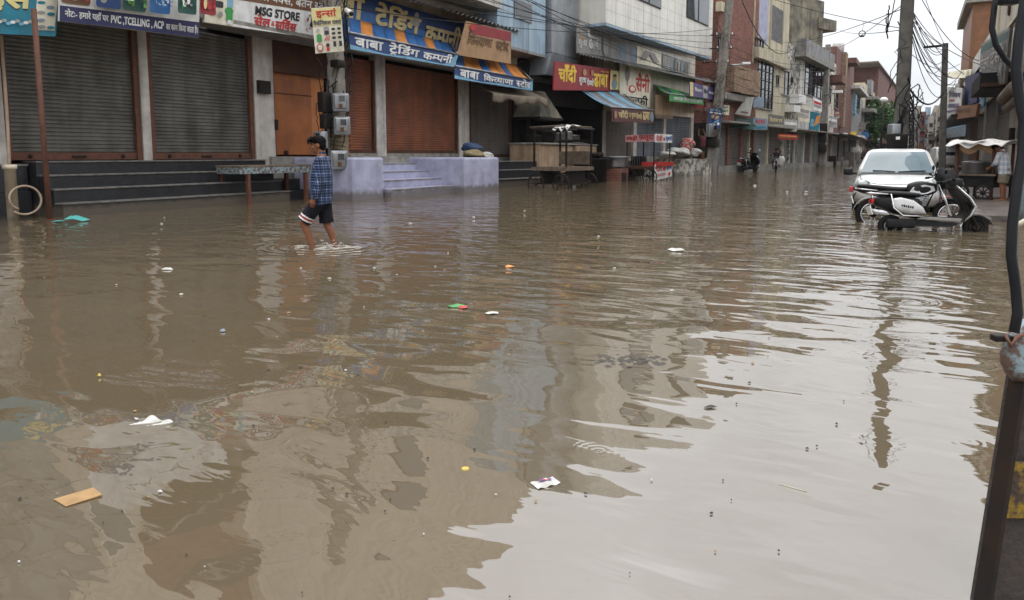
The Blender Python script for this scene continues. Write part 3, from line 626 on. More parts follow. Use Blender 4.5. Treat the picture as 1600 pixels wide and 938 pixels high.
# blue projecting upper floor and the balcony beside it
a = PX(777, 60, -14.9); c = PX(852, 86, -14.9)
uB0, uB1 = FA.uy(a.y), FA.uy(c.y); zB = 5.75
m = MB(); B(m, uB0, uB1, zB, 11.5, .0, 1.1, 'blue_wall'); B(m, uB0-.02, uB1+.02, zB-.12, zB, -.0, 1.12, 'grey_wall')
for k in range(1, 4): B(m, uB0, uB1, zB+k*1.35, zB+k*1.35+.02, 1.1, 1.108, 'grey_wall')
B(m, uB0+(uB1-uB0)*.62, uB0+(uB1-uB0)*.63, zB, 11.5, 1.1, 1.108, 'grey_wall'); O(m, 'blue_bay', bB)
a = PX(805, 5, -14.9); m = MB(); u0 = FA.uy(PX(803, 5, -14.9).y); u1 = FA.uy(PX(830, 10, -14.9).y); B(m, u0, u1, 6.95, 7.75, 1.1, 1.16, 'metal_grey'); wn = O(m, 'window', bB); m = MB(); B(m, u0+.08, u1-.08, 7.02, 7.7, 1.16, 1.17, 'dark_glass'); O(m, 'pane', wn)
m = MB(); B(m, 17.0, uB0, 7.05, 7.4, .0, 1.3, 'white_plaster'); B(m, 17.0, uB0, 7.4, 8.3, 1.22, 1.3, 'white_plaster'); O(m, 'balcony', bB)
for u0, u1, z0, z1 in ((19.3, 20.9, 9.0, 11.6),):
    m = MB(); B(m, u0-.08, u1+.08, z0-.08, z1+.08, .0, .06, 'brown_dark'); wn = O(m, 'window', bB); m = MB(); B(m, u0, u1, z0, z1, .06, .075, 'dark_glass'); O(m, 'pane', wn)
# grille strip right of the blue bay
m = MB(); B(m, uB1+.05, uB1+.9, 6.2, 11, .0, .3, 'grey_wall')
for k in range(12): B(m, uB1+.12, uB1+.83, 6.3+k*.35, 6.34+k*.35, .3, .33, 'metal_dark')
O(m, 'grille', bB)
# sheet metal duct
dct = T('metal_duct', 'broad galvanised sheet metal chimney duct beside the blue wall', 'duct', tuple(PX(880, 100, -14.6).xy)+(0,))
X = -14.7; m = MB(); a, b_, c, d = PX(862, 75, X), PX(903, 75, X), PX(903, 0, X), PX(862, 0, X)
y0, y1 = a.y, b_.y
def duct(x, ya, yb, z0, z1, dx, mm): mm.box((x, (ya+yb)/2, (z0+z1)/2), (dx, yb-ya, z1-z0), 'galvanised')
for k in range(6): duct(X-.45, y0, y1, 5.9+k*1.5, 7.385+k*1.5, .9, m)
O(m, 'shaft', dct, bevel=.02)
m = MB(); lo = PX(858, 97, X+.1).z
m.hexa([Vector((X-1.3, y0-.2, 4.9)), Vector((X-.2, y0-.2, 4.9)), Vector((X-.2, y1+.05, 4.9)), Vector((X-1.3, y1+.05, 4.9)), Vector((X-.9, y0, 5.88)), Vector((X, y0, 5.88)), Vector((X, y1, 5.88)), Vector((X-.9, y1, 5.88))], 'galvanised'); O(m, 'elbow', dct, bevel=.02)
m = MB()
for k in range(1, 6): m.box((X-.45, (y0+y1)/2, 5.89+k*1.5), (.96, y1-y0+.06, .05), 'galvanised')
O(m, 'seam', dct)

# wall boards of the trading company
s = Sign(*pq([(480, -34), (729, 38), (712, 105), (480, 60)], -15.85), 's_dblue', .05)
s.poly([(0, 0), (1, 0), (1, .55), (0, .75)], 's_blue')
s.text('बाबा', .02, .295, .47, .93, 's_gold', .03, 's_black'); s.text('ट_ेडिंग', .36, .66, .42, .95, 's_gold', .03, 's_black'); s.text('कम~पनी', .70, .975, .38, .88, 's_gold', .03, 's_black')
s.ell(.62, .86, .016, .09, 's_grey2'); s.ell(.62, .72, .03, .07, 's_grey2'); s.text('एजेन~सी', .75, .9, .9, .97, 's_black', .01); s.rect(.8, .95, .12, .28, 's_sky'); s.text('बेसन', .82, .93, .14, .26, 's_paleyellow', .01)
s.done('shop_sign', 'large blue board with gold raised lettering behind the striped awning', 'sign')
s = Sign(*pq([(729, 33), (799, 50), (798, 100), (715, 86)], -14.78), 's_tan', .05)
s.poly([(.13, .98), (.99, .98), (.99, .7), (.09, .66)], 's_darkred'); s.text('किरयाणा', .1, .58, .36, .74, 's_brown', .012, 's_gold'); s.text('स~टोर', .66, .94, .36, .72, 's_brown', .012, 's_gold'); s.ell(.14, .86, .07, .1, 's_red')
s.done('shop_sign', 'faded tan board with dark red top above the shorter striped awning', 'sign')

def awning(label, TL, TR, FLt, FRt, FRb, FLb, mt, fringe, txt, tcol, stripes=None, group=None, extra=None, swirl=None):
    """sloping cloth on a frame: top edge at the wall, front edge, hanging fringe"""
    r = T('awning', label, 'awning', tuple((FLb+FRb)/2), group)
    m = MB()
    if stripes:
        k = len(stripes)
        for i in range(k):
            a0, a1 = i/k, (i+1)/k
            def fn(u, v, a0=a0, a1=a1):
                x = a0+(a1-a0)*u; sag = -.10*math.sin(math.pi*v)*(1+.4*math.sin(9*x)); p = TL.lerp(TR, x).lerp(FLt.lerp(FRt, x), v); return p+Vector((0, 0, sag))
            m.grid(fn, 3, 8, stripes[i])
    else:
        m.grid(lambda u, v: TL.lerp(TR, u).lerp(FLt.lerp(FRt, u), v)+Vector((0, 0, -.08*math.sin(math.pi*v)+.02*math.sin(14*u))), 14, 8, mt)
    cl = O(m, 'awning_cloth', r, solid=.012)
    s = Sign(FLt, FRt, FRb, FLb, fringe, .015)
    if swirl:
        s.poly([(0, 0), (1, 0), (1, .14), (.8, .1), (.55, .2), (.3, .08), (0, .3)], swirl); s.poly([(.86, 0), (1, 0), (1, 1), (.97, 1), (.95, .5)], swirl)
    for t in txt: s.text(t[0], t[1], t[2], t[3], t[4], tcol, .025)
    if extra: extra(s)
    s.done('fringe', None, None, None, r)
    m = MB(); m.tube([FLt+Vector((.02, 0, .02)), FRt+Vector((.02, 0, .02))], .035, 'metal_grey', 6); m.tube([TL, FLt], .025, 'metal_grey', 6); m.tube([TR, FRt], .025, 'metal_grey', 6); O(m, 'awning_frame', r)
    return r
Xf = -14.55
sx = ['s_blue', 's_orange']
awning('blue and orange striped awning with white lettering, nearest the pole', PX(544, 27, -15.75), PX(703, 68, -15.75), PX(545, 52, Xf), PX(716, 86, Xf), PX(709, 105, Xf), PX(547, 77, Xf), 'awn_orange', 's_dblue',
       (('बाबा', .04, .27, .24, .82), ('ट_ेडिंग', .32, .60, .1, .95), ('कम~पनी', .64, .95, .2, .92)), 's_white', ['s_blue', 's_orange', 's_blue', 's_blue', 's_orange', 's_blue', 's_blue', 's_orange', 's_blue', 's_blue'], None, None, 's_sky')
awning('shorter blue and orange striped awning overlapping the right end of the first', PX(712, 84, -15.7), PX(806, 101, -15.7), PX(711, 104, Xf), PX(832, 126, Xf), PX(832, 142, Xf), PX(710, 123, Xf), 'awn_orange', 's_dblue',
       (('बाबा', .05, .27, .2, .85), ('किरयाणा', .32, .71, .2, .88), ('स~टोर', .75, .96, .16, .95)), 's_white', ['s_blue', 's_orange', 's_orange', 's_blue', 's_orange', 's_orange', 's_blue', 's_orange', 's_orange'], None, None, 's_sky')
def corrugated(name, label, a, b, c, d, n, parent=None, cat='roof sheet', mt='corrugated'):   # ribs run from edge ab to edge dc
    a, b, c, d = map(Vector, (a, b, c, d)); up = (b-a).cross(d-a).normalized(); up = up if up.z > 0 else -up
    m = MB(); m.grid(lambda u, v: a.lerp(b, u).lerp(d.lerp(c, u), v)+up*.045*math.sin(u*n*6.2832), n*6, 1, mt)
    return O(m, name, parent, label, cat, solid=.006)
corrugated('roof_sheet', 'rippled metal canopy sheet above the blue trading company board', PX(545, -30, -14.95), PX(812, 49, -14.75), PX(800, 40, -15.95), PX(560, -20, -15.95), 34)
# grubby rolled tarp over the small shutter
m = MB(); a, b_ = PX(737, 131, -15.55), PX(824, 141, -15.2)
m.grid(lambda u, v: a.lerp(b_, u)+Vector((1.0*min(1, v/.65)+.05*math.sin(u*31+v*4)*v, 0, -.42*min(1, v/.65)-.1*math.sin(math.pi*u)*math.sin(math.pi*min(1, v/.65))-1.05*max(0, v-.65)*(.8+.35*math.sin(u*17)*math.sin(u*5)))), 26, 8, 'tarp_brown'); O(m, 'rolled_tarp', None, 'grubby brown tarp sagging above the small grey shutter', 'tarp', solid=.02)
# lavender steps: two side blocks and the flight between them
lv = T('lavender_steps', 'lavender painted entrance steps with solid block sides', 'steps', (-14, 18.5, 0))
m = MB(); m.box((-14.6, 15.6, .42), (2.3, 1.3, 1.5), 'lavender'); O(m, 'side_block', lv, bevel=.06)
ya, yb = PX(727, 300, -12.85).y, PX(780, 296, -12.85).y
m = MB(); m.box((-14.4, (ya+yb)/2, .42), (3.1, yb-ya, 1.47), 'lavender'); O(m, 'side_block', lv, bevel=.06)
for i in range(4):
    z1 = .98-.245*i; x1 = -14.85+.53*i; m = MB(); m.box(((-16+x1)/2, (16.33+ya)/2, (z1-.3)/2), (x1+16, ya-16.33, z1+.3), 'lavender'); m.box((x1+.005, (16.33+ya)/2, z1-.02), (.025, ya-16.36, .03), 'concrete'); O(m, 'step', lv)
m = MB(); m.box((-15.6, 18.0, 1.09), (.9, 4.4, .22), 'concrete'); O(m, 'landing', lv)
# sacks on the lavender block
for (x, y, X, d_, mt, lab, sd) in ((736, 226, -14.6, (1.1, .9, .5), 'blue_sack', 'dark blue sack slumped on the lavender block', 1), (738, 239, -14.2, (.9, 1.2, .45), 'jute', 'stained jute sack lying on the lavender block', 2), (762, 240, -13.9, (.6, .75, .32), 'cement_sack', 'small crumpled white bag on the lavender block', 3)):
    p = PX(x, y, X); z = 1.15 if sd > 1 else 1.36; m = MB(); m.ball((p.x, p.y, z+d_[2]*.36-.04), (d_[0]*.75, d_[1]*.75, d_[2]*.8), mt, 22, 14, None, .28, sd); O(m, 'sack', None, lab, 'sack')
# dark steps right of the lavender block
FD0 = Fr((-15.0, 22.2), (-14.4, 26.6))
steps('dark_steps', 'dark concrete steps between the lavender block and the first cart', FD0, 0, 4.6, 1.0, 3, .32, .2, 'dark_stone', 'step_edge')

# ================================================================== utility poles
def pole(label, base, top, w0, w1, nsplit=3, mt='pole_concrete', low=None, lowz=1.3, group='street poles'):
    r = T('utility_pole', label, 'pole', tuple(base), group); b = Vector(base); t = Vector(top)
    def sec(f, wdt): 
        c = b.lerp(t, f); h = wdt/2; k = h*.75
        return [c+Vector(q+(0,)) for q in ((-h, -k), (-k, -h), (k, -h), (h, -k), (h, k), (k, h), (-k, h), (-h, k))]
    m = MB(); zl = (lowz-b.z)/(t.z-b.z)
    if low: m.loft([sec(-.04, w0*1.04), sec(zl, (w0+(w1-w0)*zl)*1.04)], low, smooth=False); m.loft([sec(zl, w0+(w1-w0)*zl), sec(1, w1)], mt, smooth=False)
    else: m.loft([sec(-.04, w0), sec(1, w1)], mt, smooth=False)
    O(m, 'shaft', r); return r
def meter(parent, c, s=1.0, rz=0.0, tilt=0.0):
    Mx = Matrix.Translation(Vector(c)) @ Matrix.Rotation(rz, 4, 'Z') @ Matrix.Rotation(tilt, 4, 'Y')
    m = MB(); m.bbox((0, 0, 0), (.2*s, .44*s, .5*s), 'galvanised', .05*s); m.bbox((.09*s, 0, .02), (.1*s, .36*s, .4*s), 'metal_grey', .04*s)
    m.v = [Mx@v for v in m.v]; mt_ = O(m, 'meter_box', parent)
    m = MB(); m.box((.145*s, .04*s, .1*s), (.012, .16*s, .16*s), 'dark_glass'); m.v = [Mx@v for v in m.v]; O(m, 'display', mt_)
    m = MB(); m.box((.145*s, .0, -.1*s), (.008, .1*s, .12*s), 'rust'); m.v = [Mx@v for v in m.v]; O(m, 'lock_plate', mt_)
def bracket_arm(parent, c, length, ang, m='metal_dark'):
    mb = MB(); d = Vector((math.cos(ang), math.sin(ang), 0)); c = Vector(c); mb.tube([c-d*length/2, c+d*length/2], .035, m, 6)
    for k in (-.42, 0, .42): p = c+d*length*k; mb.lathe(p, [(.03, 0), (.05, .05), (.03, .09), (.05, .13), (.02, .18)], 'lamp_white', 8)
    O(mb, 'cross_arm', parent)
def tangle(parent, c, n, r, zr, seed, name='wire_bundle'):
    rn = random.Random(seed); m = MB(); c = Vector(c)
    for i in range(n):
        a = rn.uniform(0, 6.28); z0 = rn.uniform(-zr, zr); pts = []
        rr = r*rn.uniform(.75, 1.35); ln = rn.uniform(.3, 1.6)
        for k in range(9): f = k/8; pts.append(c+Vector((rr*math.cos(a+f*rn.uniform(.2, 1.4)), rr*math.sin(a+f*.8), z0+ln*(f-.5)+rn.uniform(-.05, .05))))
        m.tube(pts, rn.uniform(.008, .02), 'wire', 5)
    O(m, name, parent)
pb = PZ(534, 311); pP = pole('concrete pole with grey meter boxes and a yellowish lower shaft, beside the boy', (pb.x, pb.y, 0), (pb.x-.15, pb.y-.1, 9.6), .42, .32, low='pole_brown', lowz=1.9)
pf = Vector((pb.x, pb.y, 0)); rt3 = RT
def onpole(x, y): d = ray(x, y); d2 = Vector((d.x, d.y, 0)); t = (pf-Vector((0, 0, 0))).xy.length/d2.length; return C0+d*(t*.985)
for (x, y, s, rz, tl) in ((534, 161, 1.0, -.9, 0), (536, 197, 1.0, -.85, .05), (503, 219, .95, -1.7, 0), (531, 250, 1.05, -.7, .12)):
    p = onpole(x, y); meter(pP, p+Vector((.06, -.1, 0)), s, rz+R(0), tl)
for (x, y, d_) in ((507, 160, (.25, .3, .55)), (509, 190, (.22, .28, .4)), (528, 100, (.3, .32, .2))):
    p = onpole(x, y); m = MB(); m.bbox(p, d_, 'metal_dark', .03); O(m, 'junction_box', pP)
tangle(pP, (pf.x-.05, pf.y-.05, 4.0), 26, .31, 1.9, 3); tangle(pP, (pf.x-.12, pf.y-.1, 2.6), 16, .34, .9, 4); tangle(pP, (pf.x-.1, pf.y, 6.2), 24, .4, .8, 5)
for k, z in enumerate((5.9, 7.0, 8.6)): bracket_arm(pP, (pf.x-.1, pf.y-.25, z), 1.5-.3*k, .4)
m = MB()
for k in range(10): z = .85+k*.13; m.tube([pf+Vector((.29*math.cos(q), .29*math.sin(q), z+.03*math.sin(q*2+k))) for q in [i*.5 for i in range(13)]], .01, 'wire', 4)
O(m, 'wire_wrap', pP)
p = onpole(541, 16); m = MB(); m.tube([p, p+Vector((.25, -.1, -.12))], .07, 'lamp_white', 10); m.ball(p+Vector((.28, -.11, -.14)), (.13, .13, .13), 'metal_dark', 10, 6); O(m, 'security_camera', None, 'small white security camera high on the pole beside the boy', 'camera')
hb = [onpole(*q) for q in ((486, 13), (532, 10), (538, 80), (493, 84))]; hb = [p*1+(Vector((0, 0, H))-p)*.035 for p in hb]
s = Sign(*hb, 's_cream', .03); s.rect(.0, 1, .6, .98, 's_paleyellow'); s.text('इन~सां', .14, .84, .76, .97, 's_red', .03); s.text('मैकेनिकल वक~स^', .02, .98, .61, .73, 's_navy', .02); s.rect(.0, 1, .59, .595, 's_grey')
s.rrect(.36, .54, .39, .57, 's_grey', .02, .02); s.rect(.38, .52, .4, .48, 's_black'); s.ell(.18, .37, .09, .05, 's_green'); s.rect(.1, .26, .25, .35, 's_green'); s.ell(.18, .12, .11, .09, 's_red'); s.ell(.18, .12, .08, .065, 's_cream')
s.rect(.4, .5, .03, .14, 's_red'); s.ell(.45, .16, .07, .04, 's_black'); s.ell(.16, .5, .06, .04, 's_grey2')
for k in range(3): s.poly([(.34+.06*k, .26), (.37+.06*k, .25), (.46+.05*k, .35), (.44+.05*k, .36)], 's_red')
for i in range(3):
    for j in range(2): s.ell(.68+.2*j, .5-.1*i, .07, .03, 's_black'); s.rect(.64+.2*j, .72+.2*j, .47-.1*i, .48-.1*i, 's_black')
for j in range(2): s.rect(.64+.2*j, .74+.2*j, .1, .22, 's_black')
s.done('hanging_sign', 'cream hardware board with red heading hung on the pole beside the boy', 'sign')

# ================================================================== the eatery row
FE = Fr((-15.6, 29.3), (-14.5, 35.2)); E_ = FE.box; LE = FE.len
bE = T('eatery', 'open fronted eatery painted shadow dark inside, below a maroon and yellow board', 'eatery', tuple(FE.p(LE/2, 0)))
m = MB(); E_(m, -.3, LE, .0, .35, -6, .2, 'concrete'); E_(m, -.3, 0.05, .35, 4.6, -6, .05, 'soot_shade'); E_(m, LE-.15, LE+.1, .35, 4.6, -6, .05, 'soot_shade'); E_(m, 0, LE, .35, 4.6, -6, -5.6, 'soot_shade'); E_(m, -.3, LE, 4.6, 4.8, -6, .3, 'soot_shade'); E_(m, -.3, LE, 3.6, 4.6, -.3, 0, 'soot_shade')
O(m, 'wall', bE)
m = MB(); E_(m, -.5, LE+.4, 5.6, 15.8, -8, -1.5, 'pale_pink'); E_(m, -.5, LE+.4, 4.8, 5.6, -8, -.2, 'soot_shade'); O(m, 'upper_wall', bE)
for u in (.8, 3.6):
    for z in (7.2, 10.8, 13.4): 
        m = MB(); E_(m, u, u+1.1, z, z+1.5, -1.5, -1.44, 'dark_glass'); wn = O(m, 'window', bE); m = MB(); E_(m, u-.07, u, z-.07, z+1.57, -1.5, -1.4, 'brown_dark'); E_(m, u+1.1, u+1.17, z-.07, z+1.57, -1.5, -1.4, 'brown_dark'); O(m, 'frame', wn)
# smoke hood
hd = [PX(815, 179, -14.6), PX(891, 182, -14.2)]; y0, y1 = hd[0].y+1.7, hd[1].y; z0 = hd[0].z
m = MB(); m.hexa([Vector((-16, y0, z0)), Vector((-14.6, y0, z0)), Vector((-14.6, y1, z0)), Vector((-16, y1, z0)), Vector((-15.9, y0+.9, z0+1.2)), Vector((-15.1, y0+.9, z0+1.2)), Vector((-15.1, y1-.9, z0+1.2)), Vector((-15.9, y1-.9, z0+1.2))], 'stained_concrete')
m.box((-15.3, (y0+y1)/2, z0-.06), (1.45, y1-y0, .12), 'metal_dark'); O(m, 'smoke_hood', bE)
# clay oven counter
y0, y1 = PX(803, 240, -14.6).y+1.3, PX(905, 240, -13.9).y
ct = T('oven_counter', 'warm plaster cooking counter inside the shadow dark eatery', 'counter', (-14.8, (y0+y1)/2, 0))
m = MB(); m.box((-14.75, y0+1.6, .95), (1.5, 3.4, 1.5), 'plaster_warm'); m.box((-14.6, y0+4.6, .93), (1.5, 2.4, 1.46), 'plaster_warm'); m.box((-14.72, y0+3.0, 1.73), (1.62, 6.3, .08), 'concrete'); m.box((-14.8, y0+3, .1), (1.7, 6.6, .4), 'dark_stone'); O(m, 'counter_block', ct, bevel=.02)
for k, (dy, r, h, lab) in enumerate(((.7, .32, .28, 'wide'), (1.9, .42, .5, 'big'), (3.2, .38, .45, 'mid'), (4.9, .3, .4, 'low'))):
    m = MB(); m.lathe((-14.7, y0+dy, 1.775), [(r*.75, 0), (r, h*.3), (r, h), (r*1.08, h), (r*1.08, h+.03), (r*.4, h+.07)], 'metal_grey' if k > 1 else 'soot_shade', 16)
    O(m, 'cooking_pot', None, ('sooty black shallow pot nearest the grey shutter end of the counter', 'large sooty black pot on the plaster counter', 'tall metal pot in the middle of the plaster counter', 'small metal pot at the far end of the plaster counter')[k], 'pot')
s = Sign(*pq([(867, 96), (967, 110), (966, 142), (865, 141)], -14.0), 's_darkred', .06)
s.text('चाँदी', .05, .30, .27, .95, 's_yellow', .03); s.text('ढाबा', .565, .80, .15, .72, 's_yellow', .03); s.text('शुद~ध', .335, .45, .2, .52, 's_white', .025); s.text('वैष~णो', .455, .56, .18, .5, 's_white', .025); s.ell(.415, .72, .032, .14, 's_tan'); s.ell(.53, .73, .022, .12, 's_tan'); s.text('अमृतसरी', .66, .8, .78, .88, 's_yellow', .02)
s.rect(.83, .985, .05, .95, 's_paleyellow'); s.ell(.905, .3, .055, .24, 's_fadeb'); s.ell(.905, .6, .035, .16, 's_skin'); s.ell(.905, .71, .036, .07, 's_black'); s.rect(.985, 1, 0, 1, 's_paleyellow')
s.done('shop_sign', 'maroon board with big yellow lettering above the eatery', 'sign')
s = Sign(*pq([(902, 38), (951, 51), (950, 89), (902, 83)], -14.3), 's_grey', .06)
s.text('ढाबा', .34, .74, .22, .72, 's_white', .03, 's_black'); s.text('शुद~ध', .02, .28, .2, .5, 's_white', .012); s.ell(.14, .55, .05, .12, 's_tan'); s.ell(.33, .78, .05, .14, 's_white'); s.ell(.88, .4, .1, .35, 's_grey2')
s.done('shop_sign', 'faded grey board with white lettering standing on the canopy', 'sign')
# next three shutters
FK = Fr((-14.45, 35.5), (-12.4, 45.6)); K_ = FK.box; LK = FK.len
bK = T('white_building', 'shop building with a large cream tiled upper floor jutting over the street', 'building', tuple(FK.p(LK/2, 0)))
m = MB(); K_(m, 0, LK, .0, 1.15, -7, -.05, 'concrete'); K_(m, 0, LK, 1.15, 3.6, -7, -.5, 'interior_shade'); K_(m, 0, LK, 3.6, 7.6, -7, -.02, 'pale_pink')
for u0, u1 in ((-.1, .25), (3.05, 3.4), (6.45, 6.75), (LK-.3, LK)): K_(m, u0, u1, 1.15, 3.6, -.4, -.02, 'white_wall')
O(m, 'wall', bK)
for u0, u1, mt in ((.25, 3.05, 'shutter_taupe'), (3.4, 6.45, 'shutter_blue'), (6.75, LK-.3, 'shutter_blue')):
    m = MB(); FK.shutter(m, u0, u1, 1.15, 3.6, -.2, mt, .11); O(m, 'shutter', bK)
a = PX(957, 38, -13.4); c = PX(1112, 88, -12.05); zb = 7.6
FW_ = Fr((-13.35, PX(946, 38, -13.35).y), (c.x, c.y)); W_ = FW_.box; LW = FW_.len
m = MB(); W_(m, 0, LW, zb, 15.2, -7, 0, 'tile_white'); W_(m, .0, LW, zb-.14, zb-.003, -7, -.01, 'blue_wall')
for k in range(1, 10): W_(m, 0, LW, zb+k*.62, zb+k*.62+.012, 0, .006, 'cream_wall')
for k in range(1, 14): W_(m, LW*k/14, LW*k/14+.012, zb, 13.5, 0, .005, 'cream_wall')
O(m, 'upper_floor', bK)
def uW(x, y): p = PX(x, y, -12.8); return (p.y-FW_.a.y)/FW_.u.y
for (xa, xb, ya, yb) in ((1000, 1031, 0, 21), (1064, 1090, 0, 43)):
    u0, u1 = uW(xa, 10), uW(xb, 15); z0 = PX(xa, 5 if xa < 1030 else 35, -12.9).z+.25
    m = MB(); W_(m, u0-.06, u1+.06, z0-.06, z0+2.4, 0.007, .05, 'metal_dark'); wn = O(m, 'window', bK)
    m = MB(); W_(m, u0, u0+(u1-u0)*.47, z0, z0+2.34, .05, .06, 'window_glass'); W_(m, u0+(u1-u0)*.53, u1, z0, z0+2.34, .05, .06, 'window_glass'); O(m, 'pane', wn)
for u0 in (LW*.2, LW*.6):
    m = MB(); W_(m, u0, u0+2.2, 12.2, 13.9, .007, .05, 'metal_dark'); O(m, 'window', bK)
# wall of the recess left of the jutting floor with a pipe and pole bits
m = MB(); W_(m, -3.2, -.02, 7.0, 15.4, -8, -2.2, 'white_plaster'); O(m, 'recess_wall', bK)
m = MB(); p = PX(942, 45, -13.9); m.tube([p, p+Vector((.25, .5, 2.2))], .06, 'wood_old', 6); m.tube([p+Vector((.1, .1, 0)), p+Vector((-.1, .4, 1.4))], .05, 'wood_old', 6); O(m, 'wood_prop', bK)
corrugated('roof_sheet', 'long rusty rippled canopy sheet over the kulfi shop', PX(903, 84, -13.9), PX(1117, 130, -11.6), PX(1108, 124, -12.4), PX(903, 80, -14.7), 60)
s = Sign(*pq([(950, 54), (1079, 94), (1078, 117), (950, 93)], [-14.3, -12.3, -12.3, -14.3]), 's_grey2', .06)
s.rect(0.0, .3, .05, .9, 's_grey'); s.rect(.12, .2, .1, .8, 's_fadeb'); s.rect(.24, .3, .1, .8, 's_fadeb'); s.rect(.31, .6, .06, .92, 's_cream'); s.rect(.62, .74, .1, .85, 's_grey')
for k in range(7): s.rect(.68+.045*k, .705+.045*k, .05, .8-.05*(k % 2), ('s_grey', 's_fadeb', 's_pgrey')[k % 3])
s.poly([(.34, .3), (.4, .3), (.45, .62), (.5, .3), (.57, .3), (.5, .75), (.4, .75)], 's_grey')
s.done('shop_sign', 'long faded picture panel under the cream tiled upper floor', 'sign')
s = Sign(*fq(FK, [(969, 98), (1017, 107), (1015, 170), (969, 164)], .35), 's_cream', .05)
s.text('सैनी', .5, .97, .38, .84, 's_red', .022); s.text('कुल~फी', .1, .93, .0, .3, 's_black', .02); s.ell(.38, .42, .12, .09, 's_red'); s.ell(.38, .42, .08, .06, 's_cream'); s.ell(.22, .77, .07, .17, 's_grey'); s.rect(.2, .22, .48, .62, 's_brown')
s.done('shop_sign', 'tall cream kulfi board with red and black lettering', 'sign')
TL, TR = PX(903, 137, -14.4), PX(965, 142, -14.1); dX = 1.75
awning('faded blue and black striped awning of the eatery with a brown fringe', TL, TR, PX(956, 168, -12.6), PX(1021, 173, -12.5), PX(1021, 193, -12.5), PX(956, 190, -12.6), 'awn_blue', 's_maroon',
       (('चाँदी', .14, .36, .25, .85), ('द शुद~ध', .38, .53, .25, .7), ('वैष~णो', .54, .68, .25, .75), ('ढाबा', .7, .88, .22, .85)), 's_gold', ['s_sky', 's_fadeb', 's_pgrey', 's_sky', 's_fadeb', 's_pgrey', 's_sky', 's_sky', 's_pgrey'], None, lambda s: (s.ell(.94, .5, .05, .4, 's_fadeb'), s.ell(.06, .5, .03, .3, 's_skin')))
awning('green awning with a pale fringe beyond the kulfi board', PX(1022, 132, -13.4), PX(1075, 144, -12.7), PX(1046, 147, -12.0), PX(1099, 154, -11.7), PX(1099, 164, -11.7), PX(1046, 158, -12.0), 'awn_green', 's_green',
       (('जनरल किरयाणा स~टोर', .12, .95, .2, .85),), 's_white', ['s_green', 's_dgreen', 's_green', 's_green', 's_dgreen', 's_green'])
s = Sign(*pq([(1078, 128), (1116, 138), (1116, 157), (1078, 150)], -11.6), 's_purple', .05); s.rect(0, .12, .0, 1, 's_gold'); s.rect(.5, .7, .05, 1, 's_grey2'); s.text('किसान', .16, .46, .4, .7, 's_white', .02); s.text('बीज', .52, .68, .4, .8, 's_navy', .02); s.text('दवाई', .72, .98, .4, .7, 's_white', .02)
s.done('shop_sign', 'purple and white board at the end of the green awning', 'sign')
s = Sign(*pq([(1079, 158), (1110, 162), (1110, 174), (1079, 171)], -12.1), 's_brown', .05); s.text('रिपेयरिंग', .04, .96, .15, .85, 's_red', .03); s.done('shop_sign', 'brown board with red repair lettering over the open shop', 'sign')
m = MB(); p = PX(1038, 168, -12.75); m.box(p, (.06, 2.0, 1.3), 'plaster_warm', rz=-.2); O(m, 'notice_board', None, 'dull tan notice board hung on the blue grey shutter', 'board')
# low wall, sacks, drum and basin in front of the shutters
FP = Fr((-13.2, 40.6), (-11.35, 46.2)); m = MB(); FP.box(m, 0, FP.len, -.3, 1.0, -1.3, 0, 'peeling'); O(m, 'low_wall', None, 'peeling white and grey low wall under the pale sacks', 'wall', bevel=.02)
sk = [((1043, 241), 1.5, .34, 'cement_sack', 'pale sack lying at the near end of the peeling wall'), ((1053, 236), 1.3, .36, 'cement_sack', 'upper pale sack leaning against the red bundle'), ((1066, 238), 1.4, .5, 'cement_sack', 'plump pale sack below the red bundle'), ((1085, 238), 1.2, .55, 'litter_white', 'shiny white plastic sack nearest the second pole'), ((1074, 226), 1.3, .9, 'red_sack', 'red and white bundle on top of the pale sacks')]
for i, ((x, y), L_, h, mt, lab) in enumerate(sk):
    p = PX(x, y, -12.6+.012*(x-1043)); m = MB(); m.ball((p.x, p.y, p.z), (.9, L_, h), mt, 22, 14, (0, 0, .3), .25, i+30); O(m, 'sack', None, lab, 'sack')
p = PX(905, 265, -12.8); y = PX(922, 270, -13.0)
m = MB(); m.lathe((y.x, y.y, 0), [(.75, -.3), (.75, 1.0), (.9, 1.02), (.9, 1.08), (.7, 1.08)], 'soot_shade', 18); O(m, 'oven_drum', None, 'black oven drum standing between the two carts', 'drum')
for k in range(9):
    an = k*.7; m = MB(); m.lathe((y.x+.5*math.cos(an)*(k % 3)/2, y.y+.7*math.sin(an), 1.08+.05*(k % 3)), [(.2, 0), (.26, .06), (.28, .16), (.25, .17), (.2, .06)], 'soot_shade' if k % 2 else 'metal_dark', 12); O(m, 'iron_pan', None, 'blackened iron pan piled on the oven drum', 'pan', 'pans on the oven drum')
y = PX(960, 270, -12.4); m = MB(); m.lathe((y.x, y.y, .62), [(.5, 0), (.62, .1), (.65, .5), (.7, .5), (.7, .55), (.6, .5)], 'metal_grey', 20); O(m, 'steel_basin', None, 'wide grey steel basin on the dark brick stove', 'basin')
m = MB(); m.box((y.x, y.y, .15), (1.0, 1.0, .93), 'brick_red'); m.box((y.x+.45, y.y-.1, .2), (.2, .5, .4), 'soot_shade'); O(m, 'brick_stove', None, 'small dark brick stove under the steel basin', 'stove')
m = MB(); p = PX(980, 262, -12.7); m.box((p.x, p.y, .35), (.5, 1.6, 1.2), 'stained_concrete', rz=-.2); O(m, 'block_stub', None, 'stained concrete stub right of the brick stove', 'block')

